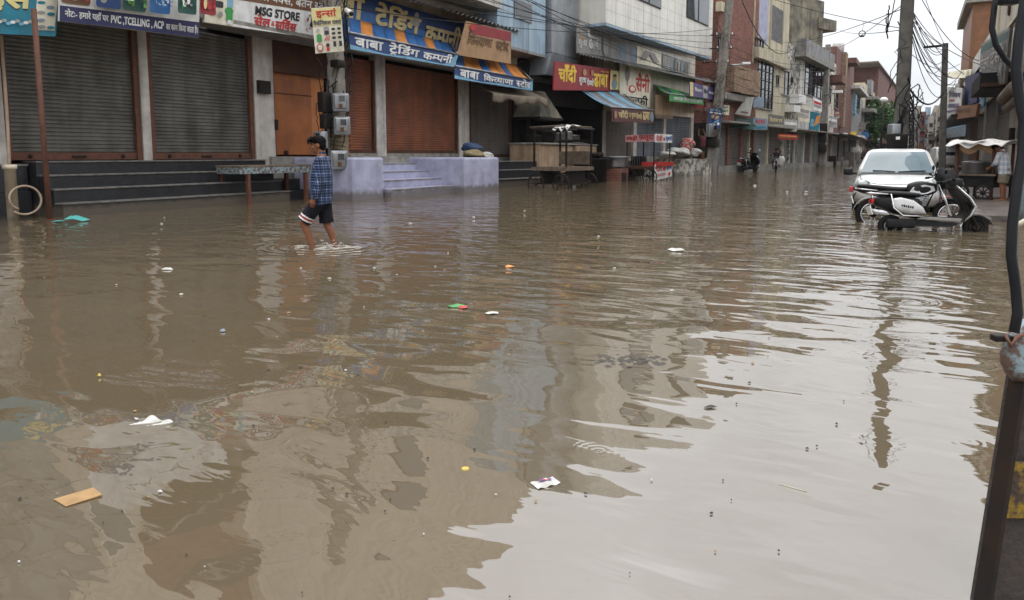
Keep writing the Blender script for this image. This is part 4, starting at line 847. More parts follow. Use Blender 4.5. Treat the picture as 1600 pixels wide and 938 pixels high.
# ================================================================== hand carts
def spoked_wheel(parent, c, r, name='wheel', axis='y', rim='metal_dark', tyre='metal_dark', n=8, w_=.05):
    m = MB(); m.torus(c, r-.03, .03, tyre, axis, 26, 6); wh = O(m, name, parent)
    m = MB(); c = Vector(c)
    for k in range(n):
        q = k*2*math.pi/n; d = Vector((math.cos(q), 0, math.sin(q))) if axis == 'y' else Vector((0, math.cos(q), math.sin(q))); m.tube([c, c+d*(r-.03)], .014, rim, 5)
    O(m, 'spokes', wh)
    m = MB(); m.lathe(c-(Vector((0, .06, 0)) if axis == 'y' else Vector((.06, 0, 0))), [(.05, 0), (.06, .02), (.06, .1), (.05, .12)], rim, 10, axis); O(m, 'hub', wh)
    return wh
def cart(label, loc, rz, length, width, bed, roof, post_z, wr, roofed):
    r = T('hand_cart', label, 'cart', (0, 0, 0), 'hand carts at the left kerb')
    m = MB()
    for k in range(7): m.box((0, -width/2+width*(k+.5)/7, bed), (length, width/7-.012, .05), 'wood_old')
    m.box((0, -width/2, bed-.05), (length+.06, .05, .14), 'wood_old'); m.box((0, width/2, bed-.05), (length+.06, .05, .14), 'wood_old'); m.box((-length/2, 0, bed-.05), (.05, width, .14), 'wood_old'); m.box((length/2, 0, bed-.05), (.05, width, .14), 'wood_old'); O(m, 'bed', r)
    for x in (-length*.36, length*.36):
        m = MB(); m.tube([(x, -width/2-.05, wr-.2), (x, width/2+.05, wr-.2)], .03, 'metal_dark', 8); m.box((x, 0, (wr-.2+bed)/2), (.07, width*.7, bed-wr+.2), 'metal_dark'); O(m, 'axle', r)
        for y in (-width/2-.06, width/2+.06): spoked_wheel(r, (x, y, wr-.2), wr)
    m = MB(); m.tube([(-length*.36, -width/2, wr-.2), (length*.36, -width/2, wr-.2)], .02, 'metal_dark', 6); O(m, 'chassis_bar', r)
    for x in (-length/2+.06, length/2-.06):
        for y in (-width/2+.05, width/2-.05):
            m = MB(); m.box((x, y, (bed+post_z)/2), (.06, .06, post_z-bed), 'metal_dark'); O(m, 'post', r)
    roofed(r, length, width, bed, post_z)
    r.location = loc; r.rotation_euler = (0, 0, rz); return r
def roofA(r, l, w_, b, z):
    m = MB()
    for k in range(6): m.tube([(-l/2-.1, -w_/2+w_*k/5, z+.04+.02*(k % 2)), (l/2-.1, -w_/2+w_*k/5+.05, z+.08)], .03, 'wood_old', 6)
    for x in (-l/2, 0, l/2): m.tube([(x, -w_/2-.05, z), (x, w_/2+.05, z)], .03, 'metal_dark', 6)
    m.box((0, -w_/2, z-.03), (l, .05, .06), 'metal_dark'); O(m, 'roof_slats', r)
    m = MB(); m.grid(lambda u, v: Vector((l*.12+(l*.42)*u, -w_/2-.12+w_*.5*v, z+.1+.03*math.sin(u*17)*math.cos(v*8)-.22*max(0, .35-v)/.35*(.7+.3*math.sin(u*13)))), 16, 10, 'tarp_white'); O(m, 'roof_sheet', r, solid=.01)
    m = MB(); m.box((l*.3, w_*.25, b+.9), (.3, w_*.4, .04), 'metal_grey', ry=.1); m.box((0, w_*.42, b+.35), (l*.9, .03, .5), 'wood_old'); m.box((0, w_*.4, b+1.0), (l*.9, .03, .1), 'metal_dark'); O(m, 'side_board', r)
cA = PZ(889, 296); cart('old wooden hand cart with bare roof slats in front of the oven counter', (cA.x-.72, cA.y+1.0, 0), R(-5), 1.5, 2.0, .78, None, 2.22, .38, roofA)
p = PD(887, 213, 30.3); m = MB(); m.lathe((p.x, p.y, p.z-.2), [(.16, 0), (.2, .05), (.2, .36), (.22, .38), (.05, .42)], 'metal_grey', 16); m.tube([(p.x-.18, p.y, p.z+.15), (p.x, p.y, p.z+.42), (p.x+.18, p.y, p.z+.15)], .012, 'metal_grey', 5); O(m, 'milk_can', None, 'small steel can hanging under the bare cart roof', 'can')
cB = PZ(1027, 283)
def faceSigns():
    r = T('hand_cart', 'falooda cart with red and white sign boards and a red tray', 'cart', (0, 0, 0), 'hand carts at the left kerb')
    l, w_, b, z, wr = 1.55, 1.9, .68, 2.0, .4
    m = MB(); m.box((0, 0, b), (l, w_, .06), 'wood_old'); m.box((0, -w_/2, b-.05), (l+.2, .05, .12), 'brown_dark'); m.box((-l/2-.1, 0, b-.03), (.25, w_, .06), 'brown_dark'); O(m, 'bed', r)
    for x in (-l*.36, l*.36):
        m = MB(); m.tube([(x, -w_/2, wr-.2), (x, w_/2, wr-.2)], .03, 'metal_dark', 8); m.box((x, 0, (wr-.2+b)/2), (.07, w_*.7, b-wr+.2), 'metal_dark'); O(m, 'axle', r)
        for y in (-w_/2-.06, w_/2+.06): spoked_wheel(r, (x, y, wr-.2), wr)
    for x in (-l/2+.06, l/2-.06):
        for y in (-w_/2+.05, w_/2-.05): m = MB(); m.box((x, y, (b+z)/2), (.05, .05, z-b), 'metal_dark'); O(m, 'post', r)
    m = MB(); m.box((0, 0, z+.1), (l, w_, .03), 'wood_old'); O(m, 'roof_board', r)
    m = MB(); m.box((.5, 0, b+.12), (l*.55, w_*.95, .2), 'red_paint'); O(m, 'tray', r)
    return r, l, w_, b, z
r, l, w_, b, z = faceSigns()
bandpos = (Vector((-l/2, -w_/2-.04, z+.2)), Vector((l/2, -w_/2-.04, z+.2)), Vector((l/2, -w_/2-.04, z-.14)), Vector((-l/2, -w_/2-.04, z-.14)))
class LSign(Sign):
    def __init__(s, *a, n=Vector((0, -1, 0)), step=.006):
        s.q = [Vector(p) for p in a[:4]]; s.mb = MB(); s.k = 0; s.n = n; s.step = step; A, B_, C_, D_ = s.q[3], s.q[2], s.q[1], s.q[0]; s.mb.hexa([p-n*.03 for p in (A, B_, C_, D_)]+[A, B_, C_, D_], a[4])
s = LSign(*bandpos, 's_pink'); s.text('रबड़ी', .03, .42, .12, .95, 's_darkred', .03); s.text('फलूदा', .47, .98, .08, .95, 's_darkred', .03); s.done('sign_band', None, None, None, r)
q_ = Vector((l/2+.04, 0, 0)); s = LSign(Vector((l/2+.03, -w_/2-.04, z+.24)), Vector((l/2+.03, w_/2, z+.24)), Vector((l/2+.03, w_/2, z-.16)), Vector((l/2+.03, -w_/2-.04, z-.16)), 's_white', n=Vector((1, 0, 0))); s.text('देवी', .05, .42, .1, .9, 's_red', .03); s.text('कुल~फी', .6, .97, .1, .9, 's_blue', .03); s.ell(.5, .4, .06, .2, 's_red'); s.done('end_sign', None, None, None, r)
s = LSign(Vector((l/2+.06, -w_/2-.04, b+.1)), Vector((l/2+.06, w_/2, b+.16)), Vector((l/2+.06, w_/2, b-.5)), Vector((l/2+.06, -w_/2-.04, b-.66)), 's_white', n=Vector((1, 0, 0))); s.text('देवी', .06, .4, .5, .92, 's_red', .03); s.ell(.52, .66, .09, .16, 's_red'); s.text('कुल~फी', .64, .97, .5, .9, 's_blue', .03); s.rect(.05, .6, .34, .38, 's_red'); s.rect(.05, .6, .24, .28, 's_red'); s.ell(.8, .25, .07, .14, 's_red'); s.done('front_sign', None, None, None, r)
pB = Vector((cB.x-.78, cB.y+.95, 0)); r.location = pB; r.rotation_euler = (0, 0, R(-7))
m = MB(); cc_ = pB+Vector((-.3, -.55, .95)); m.bbox(tuple(cc_), (.62, .5, .46), 'black_plastic', .03, rz=R(-7))
for k in range(5): m.box(tuple(cc_+Vector((.12*(k-2), -.26, 0))), (.02, .02, .44), 'metal_grey', rz=R(-7))
O(m, 'crate', None, 'black crate standing on the falooda cart', 'crate')

# ================================================================== second and third street pole, blue notice
p2 = PZ(1110, 272); P2 = pole('tall concrete pole with a blue notice, before the red brick building', (p2.x, p2.y, 0), (p2.x+1.0, p2.y+.2, 13.2), .62, .4, low='concrete', lowz=2.4)
for k, (x, y) in enumerate(((1120, 55), (1121, 76), (1119, 98), (1117, 130))):
    p = PD(x, y, (p2-C0).dot(FW)); bracket_arm(P2, p, 2.4-.3*k, .5)
tangle(P2, (p2.x+.25, p2.y-.1, 4.6), 24, .55, 1.6, 11); tangle(P2, (p2.x+.1, p2.y-.1, 3.0), 16, .5, .9, 12); tangle(P2, (p2.x+.5, p2.y-.1, 7.5), 18, .5, 1.6, 13)
dz2 = (p2-C0).dot(FW)
for (x, y, d_) in ((1112, 203, (.7, .7, .8)), (1113, 222, (.8, .8, .7)), (1118, 145, (.6, .6, 1.2)), (1110, 212, (.6, .6, .5))): m = MB(); m.bbox(PD(x, y, dz2-.3), d_, 'metal_dark', .06); O(m, 'junction_box', P2)
p = PD(1112, 204, dz2-.8); meter(P2, p, 1.7, -.5)
p = PD(1125, 110, dz2-.5); m = MB(); m.tube([p, PD(1140, 102, dz2-1), PD(1160, 101, dz2-1.5)], .05, 'metal_grey', 6); m.box(PD(1164, 100, dz2-1.6), (.5, .9, .14), 'lamp_white', rz=.4); O(m, 'lamp_arm', P2)
s = Sign(*[PD(x, y, dz2-.9) for x, y in ((1108, 168), (1129, 171), (1125, 201), (1105, 198))], 's_dblue', .04); s.rect(.1, .85, .84, .95, 's_fadeb'); s.ell(.5, .56, .32, .14, 's_tan'); s.text('सेवा', .3, .7, .5, .62, 's_white', .03); s.poly([(.15, .1), (.25, .08), (.85, .4), (.8, .45)], 's_sky'); s.ell(.8, .22, .1, .08, 's_white'); s.rect(.08, .92, .72, .78, 's_white')
s.done('hanging_sign', 'blue notice board tied to the second pole', 'sign')
d3 = 74.0; b3 = PD(1284, 258, d3); b3.z = 0; t3 = PD(1294, 70, d3)
P3 = pole('slim far pole standing before the grey balcony building', b3, t3, .8, .5)
for (x, y, d_) in ((1285, 215, (.8, .8, 1.0)), (1285, 232, (.8, .8, .8)), (1287, 200, (.7, .7, .9))): m = MB(); m.bbox(PD(x, y, d3-.5), d_, 'metal_dark', .06); O(m, 'junction_box', P3)
tangle(P3, tuple(PD(1288, 190, d3)), 20, .8, 2.2, 15)
m = MB(); m.tube([PD(1287, 150, d3-.5), PD(1300, 147, d3-1), PD(1308, 144, d3-1)], .07, 'metal_grey', 6); m.box(PD(1309, 143.5, d3-1.1), (.9, .7, .25), 'lamp_white'); O(m, 'lamp_arm', P3)
# ================================================================== houses further down the left side
ZF = [(1100, 48), (1118, 50.5), (1135, 52), (1178, 57), (1225, 65), (1245, 68), (1283, 76), (1300, 84), (1310, 92), (1327, 104), (1340, 118), (1360, 145), (1380, 170), (1400, 210), (1425, 300), (1440, 420)]
def zf(x):
    for (a, za), (b, zb) in zip(ZF, ZF[1:]):
        if x <= b: return za+(zb-za)*(x-a)/(b-a)
    return ZF[-1][1]
def hz(x, y): return H+(242-y)*zf(x)/F
def fr(xa, xb): a = PD(xa, 240, zf(xa)); b = PD(xb, 240, zf(xb)); return Fr((a.x, a.y), (b.x, b.y))
def front(x, y, xa, xb):   # pixel on the front of a house -> (u, z)
    f = fr(xa, xb); d = ray(x, y); n = f.n; t = (f.a-C0).dot(n)/d.dot(n); p = C0+d*t; return (p-f.a).dot(f.u), p.z
def house(name, label, xa, xb, ytop, wall, shut, parts=(), wins=(), signs=(), canopy=None, depth=9, jut=0, ymid=None):
    f = fr(xa, xb); Ln = f.len; r = T(name, label, 'building', tuple(f.p(Ln/2, 0)))
    zt = front((xa+xb)/2, ytop, xa, xb)[1]; zc = 3.5
    m = MB(); f.box(m, 0, Ln, 0, zc, -depth, -.4, 'interior_shade'); f.box(m, 0, Ln, zc, zt, -depth, jut, wall); f.box(m, 0, Ln, 0, .45, -.4, .35, 'concrete')
    ns = max(1, len(shut))
    for k in range(ns+1): u = Ln*k/ns; f.box(m, max(0, u-.16), min(Ln, u+.16), .45, zc, -.4, -.02, wall)
    O(m, 'wall', r)
    for k, mt in enumerate(shut):
        if not mt: continue
        m = MB(); f.shutter(m, Ln*k/ns+.16, Ln*(k+1)/ns-.16, .45, zc, -.25, mt, .16, .05); O(m, 'shutter', r)
    if canopy:
        m = MB(); f.box(m, .05, Ln-.05, zc, zc+.12, jut, jut+canopy[0], canopy[1]); O(m, 'canopy', r)
    def uv(x, y): return front(x, y, xa, xb)
    for q in parts:   # (name, x0, x1, y0, y1, n0, n1, mat)
        u0, zb = uv(q[1], q[4]); u1, zt_ = uv(q[2], q[3]); zl = uv((q[1]+q[2])/2, q[4])[1]; zh = uv((q[1]+q[2])/2, q[3])[1]
        m = MB(); f.box(m, u0, u1, zl, zh, q[5], q[6], q[7]); O(m, q[0], r)
    for q in wins:   # x0,x1,y0,y1,nv,nh
        u0, u1 = uv(q[0], q[2])[0], uv(q[1], q[2])[0]; zl = uv((q[0]+q[1])/2, q[3])[1]; zh = uv((q[0]+q[1])/2, q[2])[1]; j = jut+(q[6] if len(q) > 6 else 0)
        m = MB(); f.box(m, u0-.1, u1+.1, zl-.1, zl, j+.004, j+.14, 'concrete'); f.box(m, u0-.1, u1+.1, zh, zh+.1, j+.004, j+.2, 'concrete')
        for k in range(q[4]+1): u = u0+(u1-u0)*k/q[4]; f.box(m, u-.03, u+.03, zl, zh, j+.012, j+.09, 'metal_dark')
        for k in range(1, q[5]): z = zl+(zh-zl)*k/q[5]; f.box(m, u0, u1, z-.03, z+.03, j+.012, j+.085, 'metal_dark')
        wn = O(m, 'window', r); m = MB(); f.box(m, u0, u1, zl, zh, j+.003, j+.025, 'dark_glass'); O(m, 'pane', wn)
    return r, f
def dsign(quad, D, base, fn, label, name='shop_sign'):
    s = Sign(*[PD(x, y, D) for x, y in quad], base, .12); fn and fn(s); return s.done(name, label, 'sign')

house('brick_house', 'dark red brick house with an orange brick balcony front', 1116, 1178, -20, 'brick_red', ['shutter_pale', 'shutter_taupe', 'shutter_taupe'],
      [('balcony_wall', 1127, 1170, 108, 148, .0, .9, 'brick_orange'), ('balcony_wall', 1118, 1127, 5, 20, .0, .4, 'cream_wall'), ('parapet', 1117, 1178, 150, 160, 0, .7, 'concrete')], [(1122, 1129, 60, 84, 1, 2)], canopy=(1.0, 'concrete'))
house('cream_house', 'cream house with a lavender recess and a tall dark grilled window', 1170.5, 1225, -22, 'cream_wall', ['shutter_pale', 'shutter_taupe'],
      [('lavender_panel', 1179, 1202, -15, 66, 0, .02, 'lavender'), ('stone_panel', 1204, 1224, 12, 66, 0, .02, 'stone_clad'), ('pier', 1175, 1179, -20, 100, 0, .12, 'cream_wall'), ('pier', 1201, 1205, -20, 100, 0, .12, 'cream_wall'), ('pier', 1222, 1225, -20, 100, 0, .12, 'cream_wall'), ('balcony_wall', 1175, 1225, 84, 100, 0, .5, 'cream_wall')],
      [(1184, 1208, 98, 170, 4, 5), (1179, 1192, 62, 83, 3, 2), (1176, 1178, 113, 122, 1, 1), (1213, 1216, 120, 133, 1, 1)], canopy=(1.1, 'concrete'))
house('white_house', 'narrow flaking white plastered house with air conditioners', 1222, 1245, 68, 'peeling', ['shutter_pale', 'shutter_grey'], [('air_conditioner', 1234, 1246, 149, 163, 0, .8, 'white_flat'), ('air_conditioner', 1226, 1237, 165, 176, 0, .8, 'white_flat')], [(1219.5, 1232, 112, 148, 2, 1), (1236, 1238, 122, 130, 1, 1)], canopy=(1.1, 'concrete'))
r, f = house('balcony_house', 'house with a grey corrugated balcony and a big blue grey glazed front', 1242, 1292, 88, 'white_plaster', ['shutter_pale', 'shutter_taupe', 'shutter_pale', 'shutter_taupe'],
      [('balcony', 1243, 1291, 74, 95, 0, .9, 'corrugated'), ('balcony_slab', 1241, 1292, 95, 101, 0, 1.0, 'concrete')], [(1258, 1290, 102, 152, 5, 3)], canopy=(1.2, 'concrete'))
wt = T('water_tower', 'blocky water tank tower with black rain stains rising over the balcony house', 'tower', tuple(PD(1262, 240, 84).xy)+(9,))
m = MB(); a = PD(1237, 0, 82); z0 = PD(1260, 80, 82).z; z1 = PD(1260, -8, 82).z; a = PD(1240, 50, 82); b = PD(1286, 50, 86); ff = Fr((a.x, a.y), (b.x, b.y)); ff.box(m, -.3, ff.len, z0-6, z1, -5, 0, 'stained_concrete'); O(m, 'tower_shaft', wt)
m = MB(); zs = PD(1290, 42, 84).z; ff.box(m, ff.len-1.5, ff.len+2.6, zs, zs+1.3, -5.2, .3, 'stained_concrete'); O(m, 'roof_slab', wt)
m = MB(); ff.box(m, -1.8, -.3, z0-6, PD(1237, 33, 82).z, -4, -.5, 'grey_wall'); O(m, 'stair_room', wt)
house('brick_tower', 'tall narrow bare brick tower with a water tank on top', 1300, 1328, 80, 'brick_far', ['shutter_pale', 'shutter_blue', 'shutter_pale'], [('pier', 1313, 1316, 80, 200, 0, .5, 'brick_orange'), ('corbel', 1322, 1328, 94, 102, 0, 1.2, 'brick_far')], [(1318, 1322, 110, 122, 1, 1), (1304, 1309, 145, 170, 2, 2)], canopy=(2, 'metal_dark'), depth=14)
m = MB()
for k in range(2): m.lathe(PD(1306+7*k, 76.5, 98), [(.5, -.6), (.52, .5), (.42, .8), (.15, .9), (.15, 1.0)], 'tarp_white', 14)
O(m, 'water_tank', None, 'pair of pale water tanks on the bare brick tower', 'tank')
house('plain_house', 'low house with rusty balcony beside the brick tower', 1292, 1300, 92, 'pale_pink', ['shutter_taupe'], [('balcony', 1292, 1300, 120, 132, 0, 1.5, 'brick_far')], [(1293, 1298, 140, 160, 2, 2)], canopy=(1.5, 'metal_dark'))
house('glass_house', 'narrow house with a tall strip of blue white glass', 1328, 1345, 145, 'grey_wall', ['shutter_blue', 'shutter_taupe'], [('cornice', 1329, 1345, 141, 146, 0, 1.2, 'white_plaster'), ('glass_strip', 1332, 1336, 148, 180, 0, .3, 's_sky')], [(1338, 1343, 152, 175, 1, 2)], canopy=(1.5, 'metal_dark'))
house('ochre_house', 'ochre house with stacked balconies before the tree', 1345, 1362, 132, 'cream_wall', ['shutter_taupe', 'shutter_blue', 'shutter_taupe'], [('balcony', 1352, 1362, 155, 160, 0, 2, 'concrete'), ('balcony', 1345, 1362, 175, 180, 0, 2, 'concrete'), ('stair_tower', 1355, 1360, 126, 150, -.1, .6, 'grey_wall')], [(1347, 1349, 138, 152, 1, 2), (1354, 1358, 162, 172, 2, 1)], canopy=(2, 'metal_dark'), depth=14)
house('brick_block', 'broad windowless brick block closing the view above the tree', 1366, 1408, 122, 'brick_far', ['shutter_taupe', 'shutter_grey'], [('coping', 1366, 1408, 120.5, 122, -8, .6, 'concrete')], [], canopy=(2, 'metal_dark'), depth=14)
rn = random.Random(5)
for k, (xa, xb, yt) in enumerate(((1408, 1418, 168), (1418, 1426, 176), (1426, 1433, 183), (1433, 1440, 190))):
    house('far_house', ('far grey house seen just left of the leaning big pole', 'far tan house at the big pole with flat roof', 'far pale house right of the big pole', 'tiny far house where the street closes')[k], xa, xb, yt, ('grey_wall', 'beige', 'white_wall', 'blue_wall')[k], ['shutter_taupe', 'shutter_blue'], [], [(xa+1, xb-1, yt+8, yt+18, 3, 1)], canopy=(2, 'metal_dark'), depth=20)
# boards along the left row
def S2(*cols):
    def fn(s):
        rn = random.Random(len(cols)*7+int(s.q[0].x*10))
        for i, c in enumerate(cols): s.rect(.06+.02*i, .94-.05*i*rn.random(), .55-.28*i, .55-.28*i+.22, c)
    return fn
D = 51
dsign([(1121, 163), (1140, 165), (1139, 180), (1121, 178)], 50.5, 's_cream', lambda s: (s.text('दुकान', .3, .9, .15, .5, 's_green', .03), s.rect(.1, .9, .68, .8, 's_grey')), 'cream board with green lettering right of the second pole')
dsign([(1166, 152), (1178, 152), (1172, 182), (1148, 178)], 52.5, 's_grey2', lambda s: s.rect(.3, .8, .1, .2, 's_brown'), 'slanting greyish board wedged over the first brick shutters')
dsign([(1178, 152), (1194, 152), (1194, 168), (1177, 168)], 53.5, 's_fadeb', None, 'pale blank board right of the slanting board')
dsign([(1144, 181), (1177, 186), (1177, 203), (1144, 199)], 53, 's_dgreen', lambda s: s.text('बाला', .15, .75, .3, .8, 's_pgrey', .03), 'long faded dark green board over the far scooter')
dsign([(1177, 184), (1199, 186), (1199, 203), (1177, 203)], 54, 's_fadeb', lambda s: (s.text('स~टोर', .15, .85, .55, .9, 's_red', .03), s.rect(.1, .9, .1, .3, 's_teal')), 'pale blue board with red lettering next to the dark green board')
dsign([(1200, 178), (1225, 182), (1224, 195), (1200, 194)], 60, 's_pgrey', lambda s: s.text('किताब घर', .1, .9, .25, .75, 's_gold', .02), 'dark board with gold lettering below the cream house')
dsign([(1225, 186), (1246, 188), (1245, 206), (1225, 205)], 63, 's_grey2', S2('s_white', 's_grey'), 'weathered grey board below the narrow white house')
dsign([(1247, 162), (1266, 168), (1265, 192), (1247, 190)], 66, 's_cream', S2('s_grey', 's_grey2'), 'tall stained cream board below the balcony house')
dsign([(1271, 152), (1284, 158), (1284, 175), (1271, 172)], 68, 's_white', S2('s_red', 's_grey'), 'white board with reddish band close to the third pole')
dsign([(1266, 174), (1284, 178), (1279, 205), (1264, 203)], 69, 's_teal', lambda s: (s.poly([(.4, .2), (.95, .5), (.9, .95), (.6, .8)], 's_orange'), s.rect(.1, .4, .2, .6, 's_sky')), 'teal and orange poster board beside the third pole')
dsign([(1215, 209), (1247, 211), (1247, 219), (1215, 218)], 60, 's_darkred', S2('s_orange', 's_rustsign'), 'low dark red board over a shutter under the narrow white house')
dsign([(1293, 180), (1308, 184), (1308, 200), (1292, 198)], 80, 's_grey2', S2('s_white', 's_grey'), 'grey board right of the third pole')
dsign([(1327, 206), (1338, 206), (1338, 216), (1327, 216)], 104, 's_yellow', None, 'small yellow board down the left row')
dsign([(1347, 205), (1358, 207), (1357, 216), (1346, 214)], 125, 's_blue', None, 'small blue board before the tree')
dsign([(1359, 207), (1368, 209), (1364, 222), (1357, 219)], 135, 's_orange', None, 'small orange banner below the tree')
dsign([(1345, 197), (1378, 203), (1378, 206), (1345, 201)], 130, 's_teal', None, 'thin teal awning strip under the tree')
for k in range(5):
    p = PD(1331+4*k, 212+3*(k % 2), 108+6*k); m = MB(); m.grid(lambda u, v: p+Vector((1.1*u+.1*math.sin(9*v), .6*u, -2.6*v)), 4, 6, ('s_white', 's_cream', 's_grey2', 's_pink', 's_sky')[k]); O(m, 'hung_cloth', None, 'cloth hung for sale outside the far left shops', 'cloth', 'cloths outside the far shops', solid=.03)
rn = random.Random(41)
for k in range(26):
    x = 1295+rn.random()**.8*125; D = zf(x)-rn.uniform(1, 3); y = 242-F*rn.choice((2.2, 3.2, 3.6, 5.2, 5.6))/D*rn.uniform(.9, 1.1); w2, h2 = F/D*rn.uniform(.6, 1.4), F/D*rn.uniform(.6, 1.3)
    dsign([(x, y), (x+w2, y+rn.uniform(-1, 1)), (x+w2, y+h2), (x, y+h2)], D, rn.choice(['s_pgrey', 's_grey2', 's_white', 's_grey', 's_fadeb', 's_darkred', 's_cream', 's_dblue', 's_rustsign', 's_pgrey']), S2(rn.choice(['s_white', 's_grey', 's_red']), 's_pgrey') if k % 2 else None, None)
    o = list(COL.objects)[-1]; tag(o, 'small shop board jutting out along the far left row', 'sign', 'boards along the far left row')
for k in range(14):
    x = 1296+rn.random()*110; D = zf(x)-rn.uniform(.5, 2.5); p = PD(x, 244, D); h = rn.uniform(.8, 1.9); m = MB(); m.bbox((p.x, p.y, h/2), (rn.uniform(.6, 1.6), rn.uniform(.6, 1.6), h), rn.choice(['metal_dark', 's_grey', 'wood_old', 'metal_dark', 's_brown', 'tarp_white', 'concrete']), .06); O(m, 'goods_stack', None, 'small stack of goods outside the far left shops', 'goods', 'goods outside the far left shops')
# ---- tree with a round lamp far down
def tree(label, x, ybase, ytop, xl, xr, D, n, seed):
    rn = random.Random(seed); c = PD((xl+xr)/2, (ytop+ybase)/2, D); wx = (xr-xl)*D/F/2; wz = (ybase-ytop)*D/F/2; r = T('tree', label, 'tree', (c.x, c.y, 0))
    m = MB(); m.tube([(c.x, c.y, -.3), (c.x+.1, c.y, c.z*.5), (c.x, c.y, c.z)], [.3, .24, .12], 'bark', 8)
    for k in range(7): a = k*.9; m.tube([(c.x, c.y, c.z*.55+.2*k), (c.x+wx*.5*math.cos(a), c.y+wx*.5*math.sin(a), c.z+wz*.35*math.sin(k))], [.1, .04], 'bark', 5)
    O(m, 'trunk', r); vs = []; m = MB()
    cl = [(Vector((rn.uniform(-.75, .75)*wx, rn.uniform(-.75, .75)*wx, rn.uniform(-.8, .75)*wz)), rn.uniform(.25, .48)) for _ in range(26)]
    cl = [(p, q) for p, q in cl if (p.x/wx)**2+(p.z/wz)**2 < .85]
    for _ in range(n):
        p, q = rn.choice(cl); d = Vector((rn.gauss(0, 1), rn.gauss(0, 1), rn.gauss(0, 1))).normalized()*rn.uniform(.5, 1)**.5; o = Vector((d.x*q*wx*1.1, d.y*q*wx*1.1, d.z*q*wz*1.1)); pos = Vector(c)+p+o
        s_ = rn.uniform(.18, .42)*D/110; a = Vector((rn.uniform(-1, 1), rn.uniform(-1, 1), rn.uniform(-.6, .6))).normalized(); b = a.orthogonal().normalized(); b = (b*math.cos(rn.uniform(0, 3))+a.cross(b)*math.sin(rn.uniform(0, 3)))
        m.quad(pos-a*s_, pos+b*s_*.5, pos+a*s_, pos-b*s_*.5, 'leaf')
    O(m, 'crown', r)
tree('bushy green street tree before the brick block', 1375, 225, 160, 1353, 1401, 128, 3800, 4)
tree('dark leafy tree over the roofs in the far street', 1415, 200, 172, 1406, 1422, 240, 900, 9)
lp = T('street_lamp', 'street lamp with a round white globe above the tree', 'lamp', tuple(PD(1381, 245, 124).xy)+(0,)); p = PD(1381, 156, 124)
m = MB(); m.tube([(p.x, p.y, -.3), (p.x, p.y, p.z-.5)], .1, 'metal_dark', 6); O(m, 'lamp_post', lp); m = MB(); m.ball(p, (1.3, 1.3, .9), 'lamp_white', 16, 8); O(m, 'globe', lp)

# ================================================================== the big leaning pole in the middle distance
D4 = 20.0; b4 = PD(1405, 262, D4); P4 = pole('big leaning concrete pole behind the white car', (b4.x, b4.y, 0), tuple(PD(1426, -150, D4)), .40, .31, mt='pole_dark')
tangle(P4, tuple(PD(1420, 190, D4)), 22, .3, .9, 21); tangle(P4, tuple(PD(1408, 60, D4)), 9, .31, 1.2, 22)
p = PD(1397, 202, D4-.4); m = MB(); m.bbox(p, (.24, .3, .28), 'galvanised', .03, rz=.5); O(m, 'meter_box', P4)
p = PD(1402, 221, D4-.4); m = MB(); m.bbox(p, (.4, .4, .4), 'soot_shade', .04, rz=.5); m.box(tuple(PD(1403, 216, D4-.72)), (.1, .02, .08), 'lamp_white', rz=.5); O(m, 'junction_box', P4)
m = MB()
for k in range(7): pts = [PD(1424+4*math.sin(k*2+j), 140+12*j+k*3, D4-.1) for j in range(9)]; m.tube(pts, .014, 'wire', 5)
O(m, 'wire_bundle', P4)
d5 = 30.0; b5 = PD(1473, 258, d5); P5 = pole('slim dark pole with a cross arm, right of the white car', (b5.x, b5.y, 0), tuple(PD(1477, 68, d5)), .28, .22, group='street poles', mt='pole_dark')
m = MB(); m.tube([PD(1444, 74, d5), PD(1479, 71, d5)], .05, 'metal_dark', 6); O(m, 'cross_arm', P5)

# ================================================================== RIGHT SIDE
m = MB(); m.box((3.0, 46, -.05), (3.7, 60, .36), 'wet_paving'); O(m, 'pavement', kind='structure', bevel=.02)
m = MB(); rn = random.Random(3)
for k in range(16): y = 15.6+k*.95; m.bbox((1.10+rn.uniform(-.03, .03), y, rn.uniform(-.1, -.04)), (.34, .9, .4), 'wet_paving', .03, rz=rn.uniform(-.05, .05))
O(m, 'kerb_stones', None, 'broken wet kerb stones along the right pavement', 'kerb')
FRt = Fr((2.9, 70), (2.9, 9))    # u runs toward the camera, n points into the street
def ry(x): return 70-PX(x, 240, 2.9).y
bR = T('shop_building', 'right hand beige building with an ornate upper panel over grey shutters', 'building', (2.9, 25, 0)); Rb = FRt.box
u0, u1, u2 = ry(1534), ry(1574), ry(1660)
zc = PX(1555, 150, 2.9).z
m = MB(); Rb(m, u0, u1, 0, zc, -5, -.25, 'interior_shade'); Rb(m, u1-.1, u2, .0, zc, -5, 0, 'white_wall'); Rb(m, u0, u2, zc, 9.5, -6, 0, 'beige'); Rb(m, u0-.15, u0+.2, 0, zc, -1, 0, 'white_wall'); Rb(m, u0-.1, u2, 8.9, 9.2, 0, .15, 'white_plaster'); O(m, 'wall', bR)
ns = 2
for k in range(ns):
    a, b = u0+.2+(u1-u0-.2)*k/ns, u0+(u1-u0)*(k+1)/ns; m = MB(); FRt.shutter(m, a+.05, b-.1, .15, zc, -.12, 'shutter_taupe', .1); sh = O(m, 'shutter', bR); m = MB(); Rb(m, b-.1, b, .15, zc, -.15, .0, 'metal_grey'); O(m, 'shutter_frame', sh)
a, b = ry(1547), ry(1581); m = MB(); zl, zh = PX(1565, 62, 2.9).z, PX(1565, -30, 2.9).z
